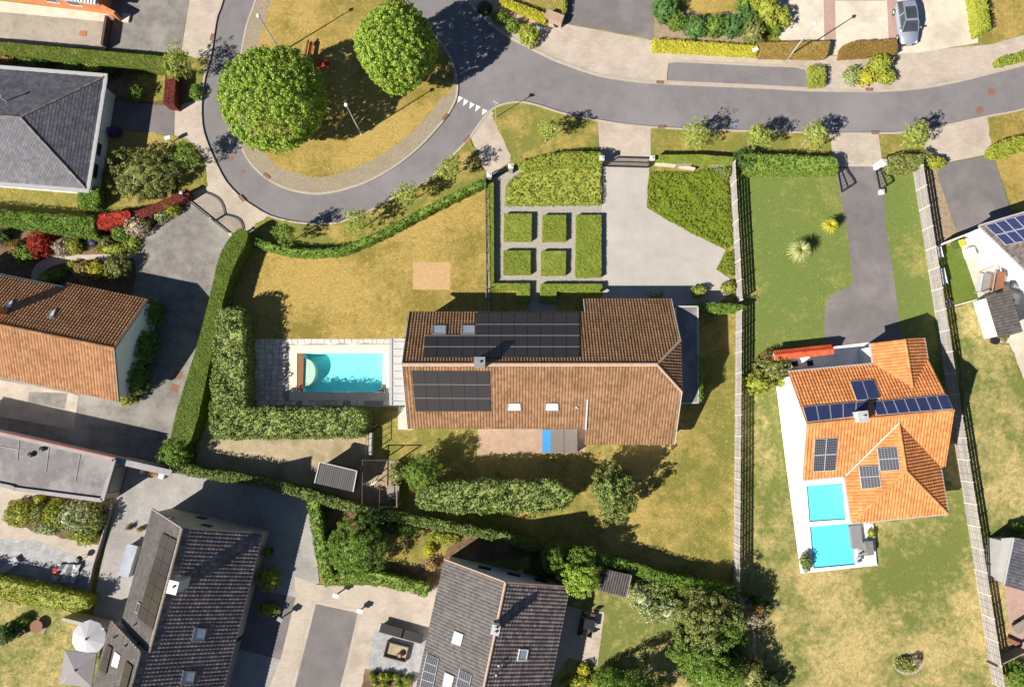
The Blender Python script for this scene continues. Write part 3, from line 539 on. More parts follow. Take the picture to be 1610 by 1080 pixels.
# yield triangles painted across the road
for px, py in [(722, 157), (731, 162), (740.5, 167), (750, 171), (760.5, 177)]:
    c = P(px, py, ROADZ); d = Vector((math.cos(R(-27)), math.sin(R(-27)), 0)); q = Vector((-d.y, d.x, 0))
    m = MB(); m.prism([c + d * .27 + q * .33, c - d * .27 + q * .33, c - q * .38], ROADZ + 0.002, ROADZ + 0.006)
    m.build('yield_triangle', 'white_paint', label='white painted yield triangle on the asphalt', cat='road marking', group='row of yield triangles')
m = MB(); c = P(1156, 197.5, ROADZ); m.box((c.x, c.y, ROADZ + .002), (.28, .4, .004)); m.build('paint_mark', 'blue_paint', label='small blue paint mark at the road edge', cat='road marking')
# ================================================================ FOLIAGE
RNG = np.random.default_rng(11)
def unit(a): return a / np.maximum(1e-9, np.linalg.norm(a, axis=1, keepdims=True))
def leaves(pts, nrm, size, loose=0.8):
    n = len(pts); d = unit(nrm * 1.0 + RNG.normal(size=(n, 3)) * loose); t = unit(np.cross(d, RNG.normal(size=(n, 3)))); b = np.cross(d, t)
    s = (size * RNG.uniform(0.65, 1.25, (n, 1)))
    v = np.stack([pts - t * s * 0.5, pts + b * s * 0.32 + t * s * 0.05, pts + t * s * 0.5, pts - b * s * 0.32 + t * s * 0.05], 1)
    return v.reshape(-1, 3)
def quadmesh(name, V, core, mat, parent, base, **kw):
    n = len(V) // 4; cv, cf = core if core else ([], [])
    cf3 = []
    for f in cf:
        for k in range(1, len(f) - 1): cf3.append((f[0], f[k], f[k + 1]))
    nt = len(cf3); verts = np.vstack([V, np.array(cv).reshape(-1, 3)]) if len(cv) else V
    off = np.array(wloc(parent)) if parent else np.array(base)
    me = bpy.data.meshes.new(name); me.vertices.add(len(verts)); me.vertices.foreach_set('co', (verts - off).astype(np.float32).ravel())
    li = np.arange(n * 4, dtype=np.int32)
    if nt: li = np.concatenate([li, (np.array(cf3, dtype=np.int32) + n * 4).ravel()])
    me.loops.add(len(li)); me.loops.foreach_set('vertex_index', li)
    st = np.concatenate([np.arange(n, dtype=np.int32) * 4, n * 4 + np.arange(nt, dtype=np.int32) * 3])
    me.polygons.add(n + nt); me.polygons.foreach_set('loop_start', st)
    me.polygons.foreach_set('use_smooth', [False] * (n + nt)); me.update(calc_edges=True); me.validate()
    o = link(name, me, parent, (mat,))
    if not parent: o.location = Vector(base)
    return tag(o, **kw)
def inpoly(x, y, poly):
    c = np.zeros(len(x), bool); n = len(poly)
    for i in range(n):
        x1, y1 = poly[i][0], poly[i][1]; x2, y2 = poly[i - 1][0], poly[i - 1][1]
        if y1 == y2: continue
        c ^= ((y1 > y) != (y2 > y)) & (x < (x2 - x1) * (y - y1) / (y2 - y1) + x1)
    return c
def wav(x, y, f, ph): return np.sin(x * f + ph) * np.cos(y * f * 1.13 + ph * 2.1) + 0.5 * np.sin(x * f * 2.3 + y * f * 1.7 + ph * 3)
STY = {  # material, leaf size, leaves per square metre, roughness of the surface (m)
    'clip': ('f_clip', 0.09, 330, 0.03), 'topi': ('f_topi', 0.09, 330, 0.032), 'laurel': ('f_laurel', 0.19, 150, 0.2), 'green': ('f_green', 0.13, 210, 0.12),
    'hedge': ('f_green', 0.13, 230, 0.10), 'hedgel': ('f_laurel', 0.14, 210, 0.13), 'cover': ('f_cover', 0.12, 260, 0.10), 'coverg': ('f_coverg', 0.12, 260, 0.10), 'yellow': ('f_yellow', 0.12, 240, 0.07),
    'brown': ('f_brown', 0.09, 300, 0.05), 'maroon': ('f_maroon', 0.09, 300, 0.03), 'red': ('f_red', 0.1, 280, 0.06), 'ygreen': ('f_ygreen', 0.13, 210, 0.12), 'dark': ('f_dark', 0.13, 210, 0.1),
    'blue': ('f_blue', 0.12, 240, 0.08), 'olive': ('f_olive', 0.14, 200, 0.13), 'white': ('f_white', 0.13, 200, 0.13), 'pink': ('f_pink', 0.13, 190, 0.12), 'orange': ('f_orange', 0.13, 200, 0.12),
    'purple': ('f_purple', 0.1, 220, 0.08), 'lime': ('f_lime', 0.15, 190, 0.13), 'young': ('f_young', 0.15, 150, 0.15)}
def inset(xy, k):
    n = len(xy); out = []
    for i in range(n):
        a, b, c = xy[i - 1], xy[i], xy[(i + 1) % n]; d1 = (b - a) / max(1e-6, np.linalg.norm(b - a)); d2 = (c - b) / max(1e-6, np.linalg.norm(c - b)); nn = np.array([-(d1 + d2)[1], (d1 + d2)[0]]); l = np.linalg.norm(nn)
        out.append(b + nn / max(.6, l) * k if l > 1e-3 else b)
    return np.array(out)
def hedge(name, label, px, h, style, cat='hedge', group=None, sm=0, world=None, rough=None, dens=1.0, z0=0.0):
    """a hedge or planted bed: the outline is that of its top, at height h"""
    mat, ls, dn, rg = STY[style]; rg = rough if rough is not None else rg; dn *= dens
    poly = world or PP(smooth(px, sm, True) if sm else px, h); xy = np.array([[p[0], p[1]] for p in poly])
    area = sum(xy[i - 1][0] * xy[i][1] - xy[i][0] * xy[i - 1][1] for i in range(len(xy))) / 2
    if area < 0: xy = xy[::-1]
    if rg >= 0.05: xy = inset(xy, rg * 0.6 + 0.04)
    lo, hi = xy.min(0), xy.max(0); n = int(abs((hi - lo).prod()) * dn); x = RNG.uniform(lo[0], hi[0], n); y = RNG.uniform(lo[1], hi[1], n)
    k = inpoly(x, y, xy); x, y = x[k], y[k]; ph = RNG.uniform(0, 6)
    z = h + rg * 0.9 * wav(x, y, 1.7, ph) + rg * 0.5 * RNG.normal(size=len(x)) + rg * .6 * wav(x, y, 5.1, ph)
    tp = np.stack([x, y, z], 1); tn = np.tile([0, 0, 1.0], (len(x), 1))
    if rg >= 0.1 and len(x) > 40:      # loose hedges: leaves gathered in shoots of uneven height
        nc = max(8, len(x) // 9); ci = RNG.integers(0, nc, len(x)); cc = tp[:nc].copy(); cc[:, 2] += RNG.normal(size=nc) * rg * 0.7
        o = unit(RNG.normal(size=(len(x), 3))) * (ls * 1.15) * RNG.uniform(.25, 1, (len(x), 1)); o[:, 2] *= .8; k2 = RNG.uniform(size=len(x)) < 0.82
        tp = np.where(k2[:, None], cc[ci] + o, tp); tn = np.where(k2[:, None], unit(o / ls + np.array([0, 0, .9])), tn)
    P_ = [tp]; N_ = [tn]
    core = []; m = len(xy)
    for i in range(m):
        a, b = xy[i], xy[(i + 1) % m]; L = np.linalg.norm(b - a)
        if L < 0.02: continue
        q = int(L * h * dn * 0.8); s = RNG.uniform(0, 1, q); nn = np.array([(b - a)[1], -(b - a)[0]]) / L
        zz = z0 + RNG.uniform(0.03, 1, q) * (h - z0); off = rg * (0.4 * RNG.normal(size=q) + 0.6 * wav(a[0] + s * L + zz, zz, 2.4, ph))
        p2 = a + (b - a) * s[:, None] + nn * (off[:, None] + 0.02); P_.append(np.column_stack([p2, zz])); N_.append(np.tile([nn[0], nn[1], 0.25], (q, 1)))
    V = leaves(np.vstack(P_), np.vstack(N_), ls, 0.75 if rg < 0.06 else 1.0)
    mb = MB(); c = xy.mean(0); mb.prism([tuple(p) for p in (inset(xy, min(.22, rg * .9)) if rg >= .05 else xy)], z0 + 0.0, h - max(0.035, rg * 1.5))
    return quadmesh(name, V, (mb.v, mb.f), mat, None, (c[0], c[1], z0), label=label, cat=cat, group=group)
def line_hedge(name, label, px, w, h, style, **kw):
    """hedge along a traced centre line"""
    c = PP(smooth(px, 4), h); Lf, Rt = [], []
    for i, p in enumerate(c):
        d = (c[min(i + 1, len(c) - 1)] - c[max(i - 1, 0)]).normalized(); q = Vector((-d.y, d.x, 0)) * w / 2; k = 1 + 0.08 * math.sin(i * 2.1)
        Lf.append(p + q * k); Rt.append(p - q * k)
    return hedge(name, label, None, h, style, world=Lf + Rt[::-1], **kw)
def blob(c, rx, ry, rz, style, lump=0.14, lo=-0.55, dens=1.0, clump=None, inner=0.25, leaf=None, rag=0.13):
    """leaf clumps over a lumpy ellipsoid, plus leaves inside it"""
    mat, ls, dn, rg = STY[style]; ls = leaf or ls
    rm = (rx + ry + rz) / 3; area = 4 * math.pi * rm * rm * (0.5 - lo / 2); cl = clump or max(0.14, min(0.42, rm * 0.22)); nc = max(14, int(area / (cl * cl * 1.1)))
    d = unit(RNG.normal(size=(nc * 3, 3))); d = d[d[:, 2] > lo][:nc]; A = RNG.normal(size=(5, 3)) * 2.2; ph = RNG.uniform(0, 6, 5)
    def lum(u): return 1 + lump * sum(np.sin(u @ A[i] + ph[i]) for i in range(5)) / 2.2
    S = np.array([rx, ry, rz]); cen = d * S * (lum(d) * RNG.uniform(1 - rag * 1.1, 1 + rag, len(d)))[:, None]; per = max(6, int(dn * dens * cl * cl * 1.7)); nl = len(d) * per
    idx = np.repeat(np.arange(len(d)), per); o = unit(RNG.normal(size=(nl, 3))) * (cl * 0.62) * RNG.uniform(0.3, 1, (nl, 1)) ** 0.5; pts = cen[idx] + o; nr = unit(d[idx] + o / cl * 1.1)
    ni = int(nl * inner); di = unit(RNG.normal(size=(ni, 3))); pi = di * S * RNG.uniform(0.35, 0.85, (ni, 1)); k = pi[:, 2] > lo * rz
    pts = np.vstack([pts, pi[k]]) + np.array(c); nr = np.vstack([nr, di[k]]); pts[:, 2] = np.maximum(pts[:, 2], 0.05)
    return leaves(pts, nr, ls, 0.7), mat
def core_blob(c, rx, ry, rz, k=0.72, lo=-0.5):
    m = MB(); m.dome(c, rx * k, ry * k, rz * k, 10, 5, lo=lo); return m.v, m.f
def rad(px, py, rpx, z): return (P(px + rpx, py, z) - P(px, py, z)).length
def bush(label, px, py, rx, ry, h, style, name='shrub', cat='shrub', group=None, lump=0.14, dens=1.0):
    """low shrub standing on the ground; px, py is the middle of its outline"""
    zc = h * 0.5; c = P(px, py, zc); a, b = rad(px, py, rx, zc), rad(px, py, ry, zc)
    c = Vector((c.x, c.y, h * 0.45)); V, mat = blob(c, a, b, h * 0.56, style, lump, -0.8, dens)
    return quadmesh(name, V, core_blob(c, a, b, h * .56, 0.7, -1.0), mat, None, (c.x, c.y, 0), label=label, cat=cat, group=group)
def tree(label, px, py, rx, ry, zc, rz, style, name='tree', trunk='trunk', tr=0.12, lump=0.14, group=None, dens=1.0, clump=None, core=False, lean=(0, 0), inner=0.25, leaf=None, lo=-0.75, rag=0.14):
    """px, py: middle of the crown outline, whose centre is zc metres up"""
    c = P(px, py, zc); a, b = rad(px, py, rx, zc), rad(px, py, ry, zc); t = thing(name, label, 'tree', (c.x - lean[0], c.y - lean[1], 0), group)
    V, mat = blob(c, a, b, rz, style, lump, lo, dens, clump, inner, leaf, rag)
    quadmesh('crown', V, core_blob(c, a, b, rz, 0.6) if core else None, mat, t, None)
    m = MB(); base = Vector((c.x - lean[0], c.y - lean[1], 0)); top = Vector((c.x, c.y, zc + rz * 0.3)); pts = [base.lerp(top, s) + Vector((RNG.normal() * tr * .3, RNG.normal() * tr * .3, 0)) * (0 < s < 1) for s in (0, .12, .3, .5, .75, 1)]
    pts[0].z = 0; m.tube(pts, [tr * 1.35, tr, tr * .9, tr * .75, tr * .5, tr * .2], 8)
    for k in range(7):
        th = k * 2.4 + px; z0 = zc - rz * 0.55 + k * rz * 0.11; p0 = base.lerp(top, z0 / top.z); e = Vector((c.x + math.cos(th) * a * 0.72, c.y + math.sin(th) * b * 0.72, z0 + rz * 0.45))
        m.tube([p0, p0.lerp(e, .5) + Vector((0, 0, rz * .06)), e], [tr * .45, tr * .3, tr * .1], 6)
    m.build('trunk', trunk, t); return t
# --- loose grass blades over the lawns
def blades(name, label, mats, mat, dens):
    pts = []; zone = LV
    for poly, mt, z, holes in LAWNS0 + LAWNS:
        if mt not in mats: continue
        xy = np.array([[p[0], p[1]] for p in poly]); lo, hi = np.maximum(xy.min(0), (-56, -32)), np.minimum(xy.max(0), (56, 50))
        if (hi <= lo).any(): continue
        n = int((hi - lo).prod() * dens); x = RNG.uniform(lo[0], hi[0], n); y = RNG.uniform(lo[1], hi[1], n); k = inpoly(x, y, xy)
        for h in holes: k &= ~inpoly(x, y, np.array([[p[0], p[1]] for p in h]))
        for q, zq in PATCHES:
            if zq > z + .001 and (q.max(0) > lo).all() and (q.min(0) < hi).all(): k &= ~inpoly(x, y, q)
        k &= RNG.uniform(size=n) < 0.35 + 0.65 * (wav(x, y, .5, 1.0) + wav(x, y, 1.9, 4.) * .6 > 0.1)
        pts.append(np.stack([x[k], y[k], np.full(k.sum(), z + 0.02)], 1))
    p = np.vstack(pts); V = leaves(p, np.tile([0, 0, 1.0], (len(p), 1)), 0.13, 0.35); V[:, 2] = np.maximum(V[:, 2], 0.012)
    return quadmesh(name, V, None, mat, None, (0, 0, 0), label=label, cat='grass', kind='stuff')
blades('grass_blades', 'straw coloured grass blades over the dry lawns', ('dry', 'dryg'), 'f_tuft', 10); blades('grass_blades', 'greener grass blades over the patchy lawns and verges', ('green', 'greengold', 'verge'), 'f_tuftg', 9)
# --- the two big trees of the island
tree('large bright green tree, the bigger of two on the island', 432, 154, 78, 78, 5.3, 4.0, 'lime', 'broadleaf_tree', tr=0.28, lump=0.08, clump=0.32, dens=1.2, inner=0.2, leaf=0.17, rag=0.08)
tree('bright green tree on the island, its shadow lying on the road', 622, 76, 59, 66, 5.3, 3.7, 'lime', 'broadleaf_tree', tr=0.25, lump=0.06, clump=0.32, dens=1.2, inner=0.2, leaf=0.17, rag=0.08)
# --- young street trees
GY = 'young street trees'
for px, py, r, sty, lab in [(708, 264, 15, 'young', 'young tree on the verge nearest the small garden gate'), (638, 306, 15, 'young', 'young tree in the middle of the verge along the curved hedge'), (560, 348, 15, 'young', 'young tree on the verge at the loop\'s lowest bend'), (449, 367, 13, 'green', 'small dark green tree against the curved hedge end'),
        (863, 203, 14, 'young', 'young tree on the verge beside the sign post'), (1093, 210, 16, 'young', 'young tree on the verge, first after the gravel drive apron'), (1193, 212, 18, 'young', 'young tree on the verge midway before the long clipped hedge'), (1281, 210, 16, 'young', 'young tree on the verge beside the orange house apron'), (1441, 211, 17, 'young', 'young tree on the verge between the two right-hand aprons'),
        (279, 101, 19, 'young', 'young tree beside the dark red clipped hedge'), (292, 240, 14, 'green', 'young green tree beside the letter box and big olive shrub')]:
    tree(lab, px, py, r, r * 1.05, 2.6, 1.15, sty, 'young_tree', 'stem_pale', 0.05, 0.25, GY, dens=0.7, clump=0.27, inner=0.1, leaf=0.15, rag=0.3, lean=(0.25, 0.2))
# --- hedges and planted beds (outline of the top)
hedge('clipped_hedge', 'long flat-topped hedge between the old terrace and the slate-roofed house', [(-110, 58), (0, 66), (258, 89), (259, 109), (150, 98), (0, 82), (-110, 74)], 1.5, 'clip')
hedge('clipped_hedge', 'dark red box-shaped hedge by the pavement', [(260.6, 111.5), (276, 115), (273.6, 166), (256.7, 163)], 1.4, 'maroon')
hedge('clipped_hedge', 'square dark green hedge block at the slate house corner', [(121, 298), (154, 292), (157, 318), (148, 327), (121, 326)], 1.4, 'hedge', rough=0.08)
hedge('hedge', 'broad green hedge south of the slate-roofed house', [(-100, 318), (0, 329), (75, 335), (146, 340), (152, 374), (112, 371), (0, 352), (-100, 335)], 1.7, 'hedge', rough=0.14)
hedge('hedge', 'bright red leaved hedge at the end of the broad green hedge', [(153, 337), (176, 333), (203, 330), (204, 345), (180, 357), (153, 361)], 1.5, 'red', sm=2)
line_hedge('hedge', 'brownish maroon hedge running to the white driveway gate', [(206, 341), (235, 331), (265, 318), (295, 302)], 0.9, 1.2, 'maroon')
hedge('clipped_hedge', 'tall smooth dark green hedge curving along the side drive', [(373, 361), (389, 366), (385, 385), (367, 420), (349, 478), (333, 553), (300, 692), (268, 686), (309, 545), (330, 465), (346, 400)], 2.2, 'clip', sm=3)
hedge('laurel_hedge', 'tall shaggy laurel hedge wrapping two sides of the pool', [(338, 486), (360, 481), (381, 484), (386, 560), (387, 640), (480, 640), (568, 641), (578, 662), (570, 687), (480, 690), (400, 690), (335, 690), (327, 672), (332, 560)], 3.0, 'laurel')
hedge('laurel_hedge', 'long raised laurel screen south of the brick patio', [(652, 778), (665, 765), (700, 758), (760, 754), (830, 756), (872, 754), (902, 772), (905, 782), (888, 801), (850, 808), (800, 806), (724, 808), (680, 803), (656, 797)], 3.5, 'laurel', z0=0.5)
line_hedge('ivy_hedge', 'narrow curved ivy hedge between dry lawn and loop road', [(388, 373), (400, 379), (431, 390), (465, 396), (504, 396), (535, 393.5), (568, 381), (607, 363), (646, 342.5), (685, 322), (724, 303), (764, 283)], 0.85, 1.3, 'hedge')
BH = [(262, 733), (300, 741), (400, 757), (480, 777), (560, 800), (640, 816), (720, 831), (790, 846), (845, 860)]
line_hedge('boundary_hedge', 'long boundary hedge from the sand yard to the shrub garden', BH, 1.0, 2.1, 'hedgel')
line_hedge('boundary_hedge', 'boundary hedge behind the dark-tiled shed, ending at the slatted fence', [(860, 864), (905, 872), (943, 881), (1001, 895), (1047, 911), (1102, 921), (1160, 931)], 1.1, 2.0, 'hedge')
line_hedge('hedge', 'upright hedge along the paved yard of the shrub garden', [(490, 786), (497, 830), (506, 880), (516, 910)], 1.2, 1.8, 'hedge')
line_hedge('hedge', 'low uneven hedge in front of the shrub garden pavement', [(508, 912), (540, 910), (580, 908), (620, 916), (672, 929)], 1.3, 1.5, 'green')
hedge('clipped_hedge', 'front hedge left of the sliding gate', [(809, 256), (857, 242), (900, 237), (947, 239), (947, 259), (884, 260), (826, 266)], 1.5, 'cover')
hedge('ground_cover', 'yellowish ground cover bed left of the gravel drive', [(795, 290), (809, 275), (831, 264), (946, 261), (946, 322), (794, 323)], 0.55, 'cover', 'ground cover')
hedge('ground_cover', 'large green ground cover bed right of the gravel drive', [(1020, 271), (1091, 271), (1110, 264), (1142, 266), (1151, 354), (1153, 387), (1141, 391), (1094, 370), (1051, 346), (1017, 325)], 0.36, 'coverg', 'ground cover')
hedge('ground_cover', 'small triangular ground cover bed beside the slatted fence', [(1142, 396), (1153, 393), (1155, 435), (1127, 424)], 0.4, 'coverg', 'ground cover')
hedge('clipped_hedge', 'front hedge above the cream wall, right of the sliding gate', [(1030, 244), (1100, 243), (1153, 247), (1153, 257), (1090, 254), (1030, 251)], 1.4, 'topi')
GT = 'clipped box blocks'
for i, (q, lab) in enumerate([([(793, 336), (836, 336), (835.5, 378), (792.5, 378)], 'clipped square box block by the ground cover and low hedge strip'), ([(853.5, 338), (890, 338), (890, 378), (853, 378.5)], 'clipped square box block with a yellowish rim'), ([(906.5, 338), (945.5, 338), (945.5, 435), (905, 435)], 'long clipped box block along the gravel drive'),
        ([(792, 394), (834, 394), (834, 431), (791.6, 431)], 'clipped square box block nearer the house, by the low hedge strip'), ([(851.5, 394.6), (890, 394.6), (889, 432), (851, 432)], 'clipped square box block nearer the house, beside the long block'),
        ([(771.5, 445.6), (833, 445.6), (833, 474.6), (812, 474.6), (812, 455), (771.5, 455)], 'L-shaped clipped box block by the wire fence'), ([(850, 446.4), (947, 446.4), (947, 457.7), (875, 457.7), (875, 475), (849.4, 475)], 'L-shaped clipped box block by the gravel drive'), ([(768.5, 287), (776, 287), (776.5, 443), (770, 443)], 'narrow clipped hedge strip along the wire fence')]):
    hedge('box_block', lab, q, 0.65 if i < 5 else 0.7, 'topi', 'topiary', GT)
hedge('ivy_hedge', 'narrow ivy hedge crossing the slatted fence near the annex', [(1093, 475), (1120, 475), (1150, 477), (1170, 480), (1171, 487), (1130, 493), (1100, 484)], 1.9, 'hedge', sm=2)
hedge('climbing_ivy', 'ivy growing over the edge of the dark annex roof', [(1096, 556), (1102, 554), (1106, 590), (1105, 630), (1099, 634), (1097, 610)], 3.0, 'hedge', 'ivy')
hedge('hedge', 'bright yellow hedge in front of the round bushes', [(1027, 60), (1192, 71), (1192, 85), (1027, 76)], 1.0, 'yellow')
hedge('hedge', 'copper brown hedge by the street lamp', [(1193, 66), (1250, 64), (1307, 64), (1302, 88), (1195, 86)], 1.1, 'brown')
hedge('hedge', 'copper brown hedge beside the silver car', [(1324, 72), (1340, 64), (1412, 61), (1412, 83), (1322, 88)], 1.1, 'brown')
hedge('clipped_hedge', 'small square box shrub by the parking bay end', [(1273, 102), (1299, 103), (1299, 134), (1274, 134)], 0.9, 'cover', 'shrub')
hedge('clipped_hedge', 'yellow-green hedge along the cream drive and far lawn', [(1522, -80), (1540, -80), (1560, 45), (1540, 52)], 1.5, 'ygreen')
hedge('clipped_hedge', 'low green hedge on the pavement edge of the main road', [(1568, 92), (1620, 76), (1680, 60), (1680, 75), (1620, 92), (1570, 103)], 0.9, 'cover')
hedge('clipped_hedge', 'rounded green hedge at the corner of the dry front lawn', [(1558, 232), (1572, 222), (1610, 212), (1680, 196), (1680, 218), (1610, 238), (1564, 248)], 1.2, 'ygreen', sm=2)
hedge('clipped_hedge', 'long clipped hedge in front of the orange house lawn', [(1170, 240), (1313, 246), (1319, 254), (1319, 270), (1170, 271)], 1.7, 'hedge')
hedge('hedge', 'olive green hedge right of the open gate', [(1393, 246), (1420, 242), (1452, 241), (1455, 262), (1440, 268), (1397, 271)], 1.5, 'olive', rough=0.12)
hedge('hedge', 'yellow-green hedge beside the slate terrace with the red cushion', [(-90, 892), (0, 908), (60, 920), (138, 938), (138, 958), (90, 962), (0, 942), (-90, 925)], 1.9, 'ygreen', rough=0.18)
hedge('hedge', 'yellow variegated hedge by the brick pier', [(788, -12), (800, -2), (862, 22), (858, 34), (800, 10), (784, 0)], 0.9, 'yellow')
hedge('hedge', 'narrow hedge strip between lawn and asphalt drive', [(885, -70), (891, -70), (892, 18), (884, 24)], 0.9, 'cover')
